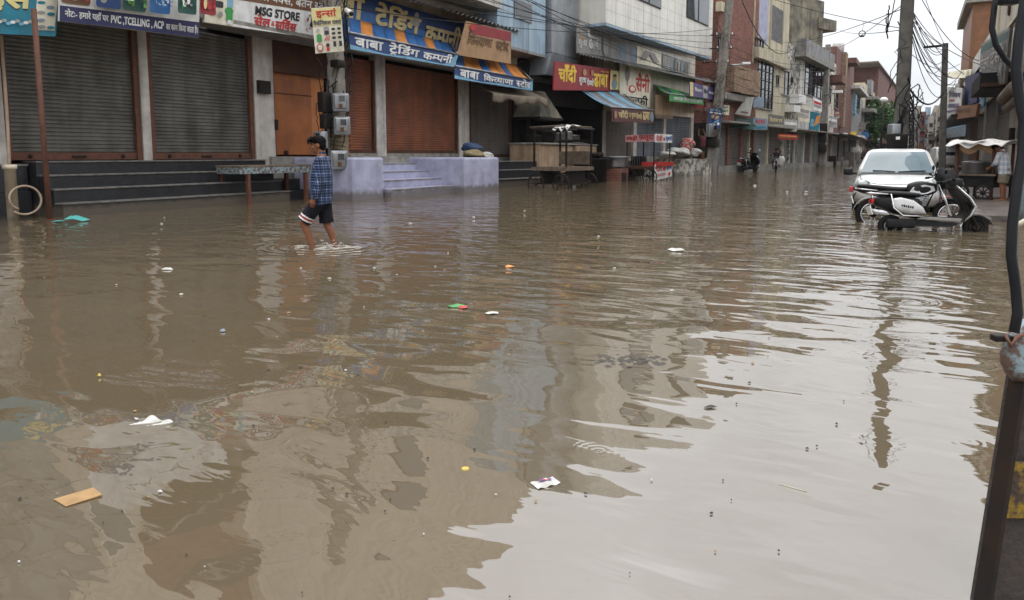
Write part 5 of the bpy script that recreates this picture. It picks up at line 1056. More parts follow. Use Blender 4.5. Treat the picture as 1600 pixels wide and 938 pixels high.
Rb(m, a, b, zl, zl+.1, 0.003, .08, 'cream_wall'); Rb(m, a, a+.12, zl+.1, zh, .003, .08, 'cream_wall'); Rb(m, b-.12, b, zl+.1, zh, .003, .08, 'cream_wall'); O(m, 'ornate_panel', bR)
for k in range(3): 
    m = MB(); c = FRt.p((a+b)/2, zl+.8+k*1.1, .03); m.torus(c, .22, .045, 'brown_dark', 'x', 16, 5); m.ball(c+Vector((0, .2, .25)), (.08, .5, .1), 'brown_dark', 8, 6, (.6, 0, 0)); O(m, 'ornament', bR)
m = MB(); c = PX(1581, 210, 2.75); m.bbox(c, (.16, .35, .42), 'metal_dark', .03); O(m, 'meter_box', bR)
m = MB(); m.box(PX(1558, 140, 2.3), (1.2, 4.2, .1), 'brown_dark'); m.box(PX(1558, 134, 2.3), (1.25, 4.2, .5), 'soot_shade'); O(m, 'canopy', bR)
s = Sign(*pq([(1533, 69), (1578, 42), (1569, 130), (1528, 144)], [2.3, 2.05, 2.15, 2.4]), 's_pgrey', .08); s.rect(.02, .98, .03, .97, 's_grey'); s.rect(.03, .97, .8, .95, 's_dgreen'); s.rect(.04, .96, .05, .78, 's_pgrey')
s.text('ठेका', .08, .5, .4, .75, 's_grey2', .02); s.text('देसी', .56, .95, .42, .78, 's_grey2', .02); s.text('शराब', .1, .6, .1, .34, 's_grey', .01); s.text('अंग_ेज़ी', .64, .96, .12, .36, 's_grey', .01)
s.done('shop_sign', 'large faded grey green board jutting from the right hand building', 'sign')
s = Sign(*pq([(1527, 149), (1540, 140), (1537, 166), (1525, 174)], 2.3), 's_teal', .05); s.rect(.1, .9, .1, .5, 's_fadeb'); s.rect(.1, .9, .6, .8, 's_grey2'); s.done('shop_sign', 'small teal board under the large grey green board', 'sign')
m = MB(); p = [PX(1583, 42, 1.6), PX(1625, -30, 1.5), PX(1660, 20, 2.6), PX(1600, 45, 2.8)]
m.slab(*p, .03, 's_pink'); O(m, 'awning_sheet', None, 'pinkish striped sheet awning at the top right corner', 'awning')
m = MB(); a = PX(1571, 170, 2.3); m.tube([a+Vector((0, -2, .5)), a+Vector((0, 1.2, .35))], .17, 'tarp_brown', 10); m.tube([a+Vector((.1, -2, .15)), a+Vector((.1, 1.0, .05))], .12, 'wood_old', 10); O(m, 'rolled_awning', None, 'rolled up cloth awnings under the right canopy', 'awning')
# brown column house next along
c0, c1 = ry(1490), ry(1534)
bQ = T('shop_building', 'right hand house with an orange brick column and dark doorway', 'building', (2.9, 36, 0)); m = MB(); zh = PX(1512, 108, 2.9).z
Rb(m, c0, c1, .0, 3.4, -5, -.3, 'interior_shade'); Rb(m, c0, c1, 3.4, zh, -6, 0, 'white_plaster'); O(m, 'wall', bQ)
m = MB(); a, b = ry(1497), ry(1510); zt = PX(1503, 62, 2.9).z; Rb(m, a, b, zh-1, zt, -2, .2, 's_rustsign'); Rb(m, a-.6, b+.4, zt, zt+.5, -2.2, .6, 'concrete'); O(m, 'brick_column', bQ)
m = MB(); m.tube([FRt.p(b, zt, -1), FRt.p(b, zt+3.2, -1)], .035, 'metal_dark', 5); O(m, 'mast', bQ)
for k, mt in enumerate(('shutter_taupe', 'brown_dark', 'shutter_blue', 'rust', 'shutter_pale')):
    a = c0+(c1-c0)*k/5; m = MB(); Rb(m, a+.1, a+(c1-c0)/5-.1, .14, 3.3, -.28, -.12, mt); O(m, 'door_panel', bQ)
s = Sign(*pq([(1508, 120), (1530, 113), (1526, 160), (1507, 166)], 2.2), 's_navy', .08); s.ell(.75, .35, .12, .1, 's_fadeb'); s.done('shop_sign', 'plain navy board beside the cream tarp', 'sign')
s = Sign(*pq([(1494, 166), (1528, 163), (1524, 182), (1491, 187)], 1.9), 's_rustsign', .1); s.text('अजय वस~त_', .12, .8, .35, .75, 's_brown', .02); s.done('shop_sign', 'rusty orange board above the food cart', 'sign')
s = Sign(*pq([(1481, 136), (1503, 138), (1500, 176), (1478, 181)], [2.3, 1.9, 1.9, 2.3]), 's_white', .05); s.text('रिपेयर', .22, .99, .62, .88, 's_navy', .03); s.text('विशेष', .25, .7, .48, .58, 's_red', .02); s.text('मोबाइल', .2, .98, .22, .44, 's_purple', .03); s.rect(.2, .98, .1, .16, 's_purple'); s.done('shop_sign', 'white repair board with dark blue lettering behind the slim pole', 'sign')
m = MB(); a, b, c, d = PX(1467, 114, 1.7), PX(1518, 108, 2.7), PX(1510, 122, 2.5), PX(1474, 121, 1.3)
m.grid(lambda u, v: a.lerp(b, u).lerp(d.lerp(c, u), v)+Vector((0, 0, -.15*math.sin(3.1*u)*math.sin(3.1*v))), 8, 6, 'tarp_cream'); a2, b2, c2, d2 = PX(1500, 112, 2.4), PX(1520, 108, 2.7), PX(1516, 140, 2.6), PX(1505, 132, 2.4); m.grid(lambda u, v: a2.lerp(b2, u).lerp(d2.lerp(c2, u), v)+Vector((.12*math.sin(12*u), 0, 0)), 8, 6, 'tarp_cream'); O(m, 'tarp', None, 'stained cream tarp stretched out beside the slim pole', 'tarp', solid=.02)
s = Sign(*pq([(1478, 201), (1507, 195), (1506, 213), (1478, 216)], [1.8, 1.6, 1.6, 1.8]), 's_fadeb', .05); s.rect(0, 1, .88, 1, 's_sky'); s.rect(-.6, -.05, .1, .9, 's_teal'); s.text('सेवा', -.5, -.15, .4, .7, 's_fadeb', .03)
for k in range(4): s.ell(.15+.23*k, .32, .09, .16, 's_pgrey'); s.ell(.15+.23*k, .32, .055, .1, 's_fadeb'); s.ell(.15+.23*k, .68, .05, .12, 's_pgrey')
s.done('shop_sign', 'pale blue workshop board with ring shaped parts above the parked van', 'sign')
for k, (y0, y1, zt, mt, lab) in enumerate(((46, 58, 6.2, 'grey_wall', 'far right grey house behind the repair board'), (58, 75, 7.8, 'beige', 'far right beige house past the repair board'), (75, 100, 7.2, 'blue_wall', 'far right bluish house with a roof cabin'), (100, 140, 8.6, 'white_wall', 'far right pale long house'), (140, 200, 10.5, 'grey_wall', 'distant right hand grey block'), (200, 300, 13, 'beige', 'most distant right hand tan block'))):
    fx = 2.9 if k < 2 else 3.2; f = Fr((fx+.05*k, y1), (fx+.05*k, y0)); r = T('far_house', lab, 'building', (fx, (y0+y1)/2, 0)); m = MB(); f.box(m, 0, f.len, 0, 3.3, -6, -.3, 'interior_shade'); f.box(m, 0, f.len, 3.3, zt, -7, 0, mt); O(m, 'wall', r)
    for q in range(3): a = f.len*q/3; m = MB(); f.box(m, a+.2, a+f.len/3-.2, .1, 3.2, -.3, -.15, ('shutter_taupe', 'shutter_blue', 'rust')[q]); O(m, 'shutter', r)
    m = MB(); f.box(m, 0, f.len, 3.3, 3.45, 0, 1.3, 'metal_dark'); O(m, 'canopy', r)
    m = MB(); f.box(m, f.len*.3, f.len*.6, zt, zt+2.2, -5, -1, 'concrete'); O(m, 'roof_cabin', r)
# far end clutter: boards on both sides of the narrow gap
rn = random.Random(12)
for k in range(34):
    x = rn.uniform(1422, 1470); D = rn.uniform(70, 190); y = 240-rn.uniform(4, 62)*(1-.004*D) ; w2, h2 = rn.uniform(2.5, 6.5), rn.uniform(2.5, 6)
    dsign([(x, y), (x+w2, y+rn.uniform(-1, 1)), (x+w2, y+h2), (x, y+h2)], D, rn.choice(['s_pgrey', 's_grey2', 's_brown', 's_grey', 's_fadeb', 's_darkred', 's_purple', 's_cream', 's_rustsign', 's_pgrey', 's_dblue']), None, None)
    o = list(COL.objects)[-1]; tag(o, 'small hazy shop board in the crowded far end of the street', 'sign', 'boards at the far end')
for k in range(7):
    x = (1424, 1431, 1439, 1446, 1452, 1459, 1465)[k]; D = (150, 170, 120, 200, 110, 140, 95)[k]; yt = (172, 166, 175, 168, 182, 176, 170)[k]; c = PD(x, 240, D); zt = PD(x, yt, D).z; wd = 6*D/F*1.2
    r = T('far_house', 'hazy tall narrow house closing the far end of the street', 'building', (c.x, c.y, 0), 'houses closing the far end'); m = MB(); m.box((c.x, c.y+4, zt/2), (wd, 8, zt), ('grey_wall', 'beige', 'brick_far', 'blue_wall', 'white_wall', 'grey_wall', 'beige')[k]); O(m, 'wall', r)
    for q in range(3): m = MB(); m.box((c.x, c.y-.05, zt*(.45+.18*q)), (wd*.6, .1, zt*.08), 'dark_glass'); O(m, 'window', r)
    m = MB(); m.box((c.x, c.y-.5, zt*.62), (wd*1.1, 1.0, .25), 'concrete'); O(m, 'balcony', r)

# ================================================================== VEHICLES (road lies about 0.15 m under the water)
ROAD = -.15
def make_car():
    r = T('parked_car', 'white hatchback standing in the flood facing the viewer', 'car', (0, 0, 0))
    def sec(y, w_, zb, zs, zt):
        P = [(-w_*.9, zb), (-w_, zb+.14), (-w_*1.0, zs-.14), (-w_*.97, zs-.02), (-w_*.84, zs+(zt-zs)*.62), (-w_*.5, zt-.008), (0, zt)]
        return [Vector((x, y, z)) for x, z in P]+[Vector((-x, y, z)) for x, z in P[-2::-1]]
    st = [(0.0, .5, .3, .56, .60), (.03, .64, .25, .6, .66), (.12, .75, .22, .66, .735), (.3, .815, .2, .745, .81), (.6, .84, .19, .82, .885), (.95, .848, .19, .88, .965), (1.3, .848, .19, .91, .98), (2.0, .85, .19, .93, .98), (3.0, .85, .19, .95, .98), (3.55, .82, .22, .95, .98), (3.72, .72, .3, .9, .93)]
    m = MB(); m.loft([sec(*q) for q in st], 'white_paint'); O(m, 'body', r, sub=1)
    cab = [(.94, .98, 3.62, .80), (1.1, 1.2, 3.58, .765), (1.3, 1.46, 3.5, .69), (1.42, 1.62, 3.4, .645), (1.49, 1.76, 3.28, .6), (1.53, 1.95, 3.1, .52), (1.545, 2.3, 2.8, .36)]
    def ci(z):
        for a, b in zip(cab, cab[1:]):
            if z <= b[0]: f = (z-a[0])/(b[0]-a[0]); return [a[i]+(b[i]-a[i])*f for i in range(4)]
        return list(cab[-1])
    def ring(c):
        z, y0, y1, w_ = c; us = (-1, -.85, -.5, 0, .5, .85, 1); P = [Vector((w_*u, y0+.14*u*u, z)) for u in us]; P += [Vector((w_*1.005, y0+(y1-y0)*f, z)) for f in (.3, .55, .8)]; P += [Vector((w_*u, y1-.1*u*u, z)) for u in us[::-1]]; P += [Vector((-w_*1.005, y0+(y1-y0)*f, z)) for f in (.8, .55, .3)]
        return P
    m = MB(); m.loft([ring(c) for c in cab], 'white_paint'); O(m, 'cabin', r)
    def wsp(u, v, off): z = .985+.475*v; c = ci(z); uu = (2*u-1)*.9; return Vector((c[3]*uu, c[1]+.14*uu*uu-off, z+off*.5))
    m = MB(); m.grid(lambda u, v: wsp(u, v, .018), 16, 8, 'car_glass'); O(m, 'windscreen', r)
    for sx in (-1, 1):
        m = MB(); m.grid(lambda u, v: (lambda c: Vector((sx*(c[3]*1.005+.012), c[1]+.3+(c[2]-c[1]-.75)*u, c[0])))(ci(1.0+.4*v)), 6, 5, 'dark_glass'); O(m, 'side_window', r)
        m = MB(); m.ball((sx*.63, .27, .69), (.34, .36, .30), 'lamp_glass', 14, 10, (.5, 0, sx*-.45)); hl = O(m, 'headlight', r)
        m = MB(); m.ball((sx*.62, .16, .67), (.13, .1, .13), 'chrome', 10, 8); O(m, 'reflector', hl)
        m = MB(); m.bbox((sx*.98, 1.12, 1.0), (.2, .1, .16), 'black_plastic', .04); m.box((sx*.86, 1.14, .96), (.12, .05, .05), 'black_plastic'); O(m, 'wing_mirror', r)
        for y in (.68, 3.05):
            m = MB(); m.torus((sx*.76, y, .29), .215, .085, 'rubber', 'x', 24, 8); wh = O(m, 'wheel', r); m = MB(); m.lathe((sx*.79, y, .29), [(.19, -.03), (.17, .01), (.05, .03)], 'metal_grey', 14, 'x'); O(m, 'rim', wh)
        m = MB(); a, b = wsp(.5+sx*.02, .02, .03), wsp(.52+sx*.38 if sx > 0 else .16, .07, .035); m.tube([a, (a+b)/2+Vector((0, -.01, .005)), b], .012, 'black_plastic', 5); O(m, 'wiper', r)
    m = MB(); m.grid(lambda u, v: Vector(((2*u-1)*.72, .93+.16*(2*u-1)**2+.06*v, .968+.03*v)), 10, 1, 'black_plastic'); O(m, 'cowl', r)
    m = MB(); m.tube([(-.72, .86, .93), (-.7, .5, .875), (-.6, .2, .79), (-.35, .1, .755), (0, .075, .75), (.35, .1, .755), (.6, .2, .79), (.7, .5, .875), (.72, .86, .93)], .007, 'black_plastic', 5); O(m, 'bonnet_seam', r)
    m = MB(); m.bbox((0, .02, .36), (.9, .1, .2), 'black_plastic', .03); m.box((0, .0, .55), (.5, .06, .05), 'black_plastic'); O(m, 'grille', r)
    m = MB(); m.ball((0, .05, .62), (.1, .05, .07), 'chrome', 10, 6); O(m, 'badge', r)
    m = MB(); m.box((0, -.04, .4), (.5, .01, .11), 'white_flat'); O(m, 'number_plate', r)
    m = MB(); m.bbox((0, 1.7, 1.38), (.2, .04, .06), 'black_plastic', .015); O(m, 'mirror', r)
    return r
car = make_car(); c0 = PD(1398, 333, 15.6); car.location = (c0.x, c0.y-.1, ROAD); car.rotation_euler = (0, 0, R(1.5)); car.scale = (1.03, 1, 1.0)

def two_wheel(parent, x, z, r, wt, rimn='chrome', spokes=10, front=False):
    m = MB(); m.torus((x, 0, z), r-wt*.5, wt*.55, 'rubber', 'y', 30, 8); wh = O(m, 'wheel', parent)
    m = MB(); m.torus((x, 0, z), r-wt*1.15, wt*.22, rimn, 'y', 28, 6, 2); O(m, 'rim', wh)
    m = MB()
    for k in range(spokes):
        q = k*2*math.pi/spokes; m.tube([(x, .02*(-1)**k, z), (x+(r-wt*1.1)*math.cos(q), 0, z+(r-wt*1.1)*math.sin(q))], .007 if rimn == 'chrome' else .016, rimn, 4)
    O(m, 'spokes', wh)
    m = MB(); m.lathe((x, -.07, z), [(.04, 0), (.065, .02), (.065, .12), (.04, .14)], 'metal_dark', 12, 'y'); O(m, 'hub', wh); return wh
def make_motorbike(label):
    r = T('motorcycle', label, 'motorcycle', (0, 0, 0))
    two_wheel(r, 0, .3, .3, .085); two_wheel(r, 1.26, .3, .3, .075)
    m = MB(); m.tube([(.02, .09, .3), (.45, .1, .38), (.5, .05, .42)], .022, 'metal_dark', 6); m.tube([(.02, -.09, .3), (.45, -.1, .38), (.5, -.05, .42)], .022, 'metal_dark', 6); m.tube([(-.15, 0, .72), (.3, 0, .7), (1.02, 0, .86), (.85, 0, .45), (.45, 0, .32), (.4, 0, .68)], .025, 'metal_dark', 6); O(m, 'frame', r)
    m = MB(); m.bbox((.62, 0, .42), (.34, .26, .3), 'metal_dark', .05); m.bbox((.74, 0, .58), (.16, .18, .2), 'metal_grey', .03, ry=.25)
    for k in range(5): m.box((.745+.012*k, 0, .51+.04*k), (.22, .22, .012), 'metal_grey', ry=.25)
    O(m, 'engine', r)
    m = MB(); rr = []
    for i in range(9):
        f = i/8; x = .52+.5*f; h = (.085+.085*math.sin(math.pi*min(1, f*.9+.18)))*1.0; w_ = .05+.11*math.sin(math.pi*min(1, f*.75+.22)); z = .735+.07*f
        rr.append([Vector((x, w_*math.copysign(abs(math.cos(q))**.8, math.cos(q)), z+h*math.copysign(abs(math.sin(q))**.9, math.sin(q)))) for q in [2*math.pi*k/16 for k in range(16)]])
    m.loft(rr, 'black_plastic'); tk = O(m, 'fuel_tank', r, sub=1)
    for sy in (-1, 1):
        m = MB(); pts = [(.55, .68), (.62, .8), (.8, .85), (.95, .83), (.98, .75), (.85, .69), (.68, .66)]; m.add([(x, sy*(.05+.105*math.sin(math.pi*min(1, (x-.52)/.5*.75+.22))*(.93 if z < .8 else .86)+.012), z) for x, z in pts], [tuple(range(7))], 'white_paint'); O(m, 'tank_panel', tk)
        m = MB(); m.add([(.3, sy*.13, .46), (.62, sy*.13, .5), (.56, sy*.12, .64), (.34, sy*.12, .68), (.2, sy*.12, .62)], [(0, 1, 2, 3, 4)], 'white_paint'); O(m, 'side_panel', r, solid=.02)
        m = MB(); m.tube([(1.24, sy*.1, .3), (1.02, sy*.1, .92)], .024, 'chrome', 6); O(m, 'fork', r)
        m = MB(); m.tube([(1.0, sy*.05, .98), (.97, sy*.2, 1.03), (.88, sy*.35, 1.02)], .014, 'chrome', 6); m.tube([(.9, sy*.28, 1.02), (.86, sy*.38, 1.02)], .022, 'rubber', 8); O(m, 'handlebar', r)
        m = MB(); m.tube([(.95, sy*.22, 1.03), (.97, sy*.32, 1.18)], .008, 'black_plastic', 5); m.ball((.97, sy*.33, 1.21), (.05, .15, .1), 'black_plastic', 10, 6); O(m, 'mirror', r)
    m = MB(); sr = []
    for x, z, w_, h in ((-.3, .82, .06, .03), (-.22, .815, .1, .05), (0, .795, .125, .055), (.3, .765, .13, .055), (.5, .765, .11, .05), (.58, .79, .07, .03)): sr.append([Vector((x, w_*math.cos(q), z+h*math.sin(q))) for q in [2*math.pi*k/12 for k in range(12)]])
    m.loft(sr, 'seat_black'); O(m, 'seat', r, sub=1)
    m = MB(); m.loft([[Vector((x, w_*math.cos(q), z+h*math.sin(q))) for q in [2*math.pi*k/10 for k in range(10)]] for x, z, w_, h in ((-.36, .78, .05, .03), (-.2, .74, .09, .06), (.1, .7, .11, .08), (.3, .68, .1, .08))], 'black_plastic'); O(m, 'tail_cowl', r)
    m = MB(); m.bbox((-.385, 0, .755), (.07, .14, .1), 'red_lens', .02); O(m, 'tail_lamp', r)
    def fend(cx, z, rad, a0, a1, w_, mt, name):
        m = MB(); m.grid(lambda u, v: Vector((cx+rad*math.cos(a0+(a1-a0)*u), w_*(2*v-1), z+(rad-.03*(2*v-1)**2)*math.sin(a0+(a1-a0)*u))), 14, 5, mt); O(m, name, r, solid=.006)
    fend(0, .3, .35, R(60), R(190), .07, 'chrome', 'rear_fender'); fend(1.26, .3, .34, R(30), R(150), .06, 'black_plastic', 'front_fender')
    m = MB(); m.bbox((1.1, 0, .88), (.14, .2, .2), 'black_plastic', .04); m.ball((1.17, 0, .88), (.08, .17, .17), 'lamp_glass', 12, 8); m.box((1.06, 0, 1.03), (.1, .2, .14), 'black_plastic', ry=-.5); O(m, 'headlamp', r)
    m = MB(); m.tube([(.7, -.14, .33), (.4, -.17, .3), (-.15, -.17, .36)], [.025, .045, .05], 'chrome', 10); O(m, 'exhaust', r)
    m = MB(); m.tube([(-.3, .12, .76), (-.34, 0, .78), (-.3, -.12, .76)], .013, 'chrome', 6); m.tube([(-.3, .12, .76), (.05, .15, .73)], .013, 'chrome', 6); m.tube([(-.3, -.12, .76), (.05, -.15, .73)], .013, 'chrome', 6); O(m, 'grab_rail', r)
    m = MB(); m.tube([(-.05, -.16, .7), (.02, -.24, .45), (.25, -.24, .42), (.3, -.14, .6)], .012, 'chrome', 6); O(m, 'leg_guard', r)
    m = MB(); m.box((-.36, 0, .56), (.02, .22, .14), 'white_flat', ry=-.3); m.tube([(-.3, 0, .7), (-.36, 0, .6)], .012, 'metal_dark', 5); O(m, 'number_plate', r)
    return r
def make_scooter(label, paint='white_paint'):
    r = T('scooter', label, 'scooter', (0, 0, 0)); wr = .195
    two_wheel(r, 0, wr, wr, .09, 'metal_grey', 5); two_wheel(r, 1.28, wr, wr, .085, 'metal_dark', 6)
    def body_sec(x, z0, z1, w_): zc, hh = (z0+z1)/2, (z1-z0)/2; return [Vector((x, w_*math.copysign(abs(math.cos(q))**.7, math.cos(q)), zc+hh*math.copysign(abs(math.sin(q))**.8, math.sin(q)))) for q in [2*math.pi*k/16 for k in range(16)]]
    m = MB(); m.loft([body_sec(*q) for q in ((-.3, .6, .68, .05), (-.2, .5, .72, .12), (.0, .42, .72, .17), (.2, .36, .72, .175), (.38, .32, .7, .15), (.46, .32, .66, .12))], 'black_plastic'); O(m, 'body', r, sub=1)
    for sy in (-1, 1):
        m = MB(); P = [(-.02, .66), (.1, .685), (.3, .635), (.44, .52), (.5, .4), (.36, .385), (.16, .4), (.04, .47), (-.03, .56)]
        m.loft([[Vector((x, sy*(.1), z)) for x, z in P], [Vector((x, sy*.178, z)) for x, z in P], [Vector((.2+(x-.2)*.9, sy*.2, .53+(z-.53)*.86)) for x, z in P]], paint); sp = O(m, 'side_panel', r, bevel=.008)
        m = MB()
        for k in range(6): m.box((.12+.032*k, sy*.203, .545-.006*k), (.022, .004, .03+.012*(k % 2)), 'black_plastic', ry=.15)
        O(m, 'side_emblem', sp)
    m = MB(); m.loft([[Vector((x, w_*math.cos(q), z+h*math.sin(q))) for q in [2*math.pi*k/12 for k in range(12)]] for x, z, w_, h in ((-.24, .76, .08, .03), (-.1, .765, .14, .05), (.15, .75, .15, .055), (.38, .74, .12, .05), (.47, .73, .07, .03))], 'seat_black'); O(m, 'seat', r, sub=1)
    m = MB(); m.prism([(.34, .315), (1.04, .275), (1.07, .33), (.95, .345), (.46, .36)], -.16, .16, paint); m.box((.7, 0, .358), (.5, .3, .02), 'rubber'); O(m, 'floorboard', r, bevel=.02)
    m = MB(); m.prism([(.3, .2), (.9, .2), (1.0, .26), (.36, .31)], -.12, .12, 'black_plastic'); m.bbox((.12, -.12, .24), (.44, .12, .16), 'black_plastic', .04); O(m, 'underbody', r)
    sh = [(.92, .92), (1.0, .9), (1.2, .68), (1.3, .52), (1.12, .28), (1.04, .28), (1.2, .52), (1.1, .68)]
    m = MB(); rows = []
    for z, xo, w_ in ((.28, 1.04, .17), (.4, 1.13, .24), (.54, 1.18, .28), (.68, 1.1, .28), (.8, 1.0, .24), (.9, .93, .16)): rows.append((z, xo, w_))
    m.grid(lambda u, v: (lambda i, f: Vector((rows[i][1]+(rows[i+1][1]-rows[i][1])*f+.09*(1-(2*u-1)**2), (rows[i][2]+(rows[i+1][2]-rows[i][2])*f)*(2*u-1), rows[i][0]+(rows[i+1][0]-rows[i][0])*f)))(min(4, int(v*5)), v*5-min(4, int(v*5))), 10, 10, paint); fs = O(m, 'front_shield', r, solid=.02)
    m = MB(); m.grid(lambda u, v: (lambda i, f: Vector((rows[i][1]+(rows[i+1][1]-rows[i][1])*f+.05*(1-(2*u-1)**2)-.03, (rows[i][2]+(rows[i+1][2]-rows[i][2])*f)*.93*(2*u-1), rows[i][0]+(rows[i+1][0]-rows[i][0])*f)))(min(4, int(v*5)), v*5-min(4, int(v*5))), 10, 10, 'black_plastic'); O(m, 'leg_shield', r, solid=.015)
    for sy in (-1, 1):
        m = MB(); m.tube([Vector((rows[i][1], sy*rows[i][2], rows[i][0])) for i in range(6)], .014, 'chrome', 6); O(m, 'shield_trim', r)
        m = MB(); m.tube([(.93, 0, .95), (.9, sy*.15, .99), (.84, sy*.3, .99)], .02, 'black_plastic', 6); m.tube([(.86, sy*.24, .99), (.82, sy*.35, .985)], .026, 'rubber', 8); O(m, 'handlebar', r)
        m = MB(); m.tube([(.9, sy*.2, 1.0), (.93, sy*.28, 1.15)], .008, 'black_plastic', 5); m.ball((.93, sy*.29, 1.18), (.04, .13, .09), 'black_plastic' if paint == 'white_paint' else 'lamp_white', 10, 6); O(m, 'mirror', r)
    m = MB(); m.bbox((.96, 0, .95), (.2, .26, .16), 'black_plastic', .05); m.ball((1.05, 0, .94), (.08, .17, .1), 'lamp_glass', 10, 8); O(m, 'headlamp', r)
    m = MB(); m.grid(lambda u, v: Vector((1.28+(wr+.035)*math.cos(R(15)+R(130)*u), .075*(2*v-1), wr+(wr+.035-.03*(2*v-1)**2)*math.sin(R(15)+R(130)*u))), 12, 5, 'black_plastic'); O(m, 'front_fender', r, solid=.008)
    m = MB(); m.tube([(1.28, .07, wr), (1.12, .05, .62)], .022, 'metal_dark', 6); m.tube([(1.28, -.07, wr), (1.12, -.05, .62)], .022, 'metal_dark', 6); O(m, 'fork', r)
    m = MB(); m.bbox((-.3, 0, .62), (.05, .2, .09), 'red_lens', .02); O(m, 'tail_lamp', r)
    m = MB(); m.box((-.33, 0, .46), (.015, .24, .15), 'white_flat', ry=-.3); O(m, 'number_plate', r)
    m = MB(); m.tube([(-.08, .15, .74), (-.36, .12, .76), (-.38, 0, .765), (-.36, -.12, .76), (-.08, -.15, .74)], .014, 'chrome', 6); O(m, 'grab_rail', r)
    for sy in (-1, 1):
        m = MB(); m.tube([(-.05, sy*.2, .74), (-.02, sy*.25, .5), (.12, sy*.25, .37), (.5, sy*.24, .36)], .014, 'chrome', 6); O(m, 'leg_guard', r)
    return r
mb_ = make_motorbike('black and white motorcycle parked between the car and the white scooter'); p = PD(1366, 300, 13.2); mb_.location = (p.x, p.y, ROAD-.0); mb_.rotation_euler = (R(-7), 0, R(4))
scr = make_scooter('white scooter with black leg shield parked in the water by the kerb'); p = PD(1392, 346, 11.9); scr.location = (p.x, p.y, -.125); scr.rotation_euler = (R(-7), 0, R(17)); scr.scale = (1.0, 1.0, .96)
m = MB(); q = PD(1480, 279, 12.6); m.ball(q, (.42, .34, .3), 'black_cloth', 20, 12, (.3, .3, 0), .3, 8); O(m, 'black_bag', None, 'black bag hung over the motorcycle handlebar', 'bag')
SC_ = 0
s3 = make_scooter('dark scooter seen from behind far down the left side of the street', 'black_plastic'); p = PD(1158, 265, 53); s3.location = (p.x, p.y, -.12); s3.rotation_euler = (R(8), 0, R(68)); s3.scale = (1.4, 1.4, 1.5)
m2 = copy_tree(mb_); tag(m2, 'far motorcycle ridden through the water by a rider in black', 'motorcycle'); p = PD(1212, 265, 54); m2.location = (p.x, p.y, -.12); m2.rotation_euler = (0, 0, R(-80)); m2.scale = (1.1, 1.1, 1.1)
rn = random.Random(77)
for k in range(8):
    x, D = ((1340, 118), (1346, 125), (1352, 140), (1366, 150), (1423, 130), (1432, 110), (1440, 120), (1458, 95))[k]; c = copy_tree(s3 if k % 2 else mb_); tag(c, 'small two wheeler parked far down the street', 'scooter', 'far parked two wheelers'); p = PD(x, 246, D); c.location = (p.x, p.y, -.1); c.rotation_euler = (0, 0, R(rn.uniform(40, 120))); c.scale = (1.3, 1.3, 1.3)
    c.name = 'parked_two_wheeler'
# far white van
r = T('parked_van', 'small white van parked far down the right side', 'van', (0, 0, 0)); D = 62
m = MB(); m.loft([[Vector((x*w_, y, z)) for x, z in ((-1, .35), (-1, .9), (-.92, zt-.1), (-.75, zt), (.75, zt), (.92, zt-.1), (1, .9), (1, .35))] for y, w_, zt in ((0, .7, .95), (.1, .76, 1.15), (.5, .78, 1.75), (.9, .78, 1.85), (3.3, .78, 1.85), (3.5, .74, 1.75))], 'white_paint', smooth=False); O(m, 'body', r, bevel=.03)
m = MB(); m.slab((-.62, .1, 1.18), (.62, .1, 1.18), (.58, .47, 1.68), (-.58, .47, 1.68), .01, 'dark_glass'); O(m, 'windscreen', r)
for sx in (-1, 1):
    for y in (.6, 2.8): m = MB(); m.torus((sx*.7, y, .28), .2, .08, 'rubber', 'x', 16, 6); O(m, 'wheel', r)
    m = MB(); m.ball((sx*.5, .03, .8), (.22, .08, .16), 'lamp_glass', 8, 6); O(m, 'headlight', r)
p = PD(1480, 245, D); r.location = (p.x, p.y, -.1); r.rotation_euler = (0, 0, R(6)); r.scale = (1.1, 1.1, 1.1)

# ================================================================== food cart on the right pavement
D = 18.6; fc = T('food_cart', 'food cart with a pale sheet roof and a big steel pot by the right kerb', 'cart', tuple(PD(1525, 310, D).xy)+(.1,))
A = PD(1488, 300, D-.2); Bq = PD(1551, 300, D-.9); ax = (Bq-A); ax.z = 0; L_ = ax.length; ax.normalize(); ay = Vector((-ax.y, ax.x, 0)); org = Vector((A.x, A.y, .1))
def fp(u, v, z): return org+ax*u+ay*v+Vector((0, 0, z))
W4 = 1.5
m = MB(); m.hexa([fp(0, 0, .33), fp(L_, 0, .33), fp(L_, W4, .33), fp(0, W4, .33), fp(0, 0, .62), fp(L_, 0, .62), fp(L_, W4, .62), fp(0, W4, .62)], 'soot_shade'); m.hexa([fp(-.05, -.05, .62), fp(L_+.05, -.05, .62), fp(L_+.05, W4, .62), fp(-.05, W4, .62), fp(-.05, -.05, .67), fp(L_+.05, -.05, .67), fp(L_+.05, W4, .67), fp(-.05, W4, .67)], 'wood_old'); O(m, 'counter', fc)
for u, v in ((.04, .04), (L_-.04, .04), (.04, W4-.04), (L_-.04, W4-.04)): m = MB(); m.tube([fp(u, v, 0), fp(u, v, 1.46)], .04, 'brown_dark', 6); O(m, 'post', fc)
m = MB(); m.grid(lambda u, v: fp(-.15+(L_+.35)*u, -.25+(W4+.4)*v, 1.44+.09*math.sin(math.pi*v)+.03*math.sin(11*u+3*v)-.10*max(0, .2-v)/.2*(.6+.4*math.sin(19*u))), 26, 12, 'tarp_white'); O(m, 'roof_sheet', fc, solid=.012)
m = MB(); m.grid(lambda u, v: fp(.05+(L_-.1)*u, .05, 1.42-.26*v*(.4+.6*abs(math.sin(5*u)))), 14, 4, 's_tan'); O(m, 'valance', fc, solid=.01)
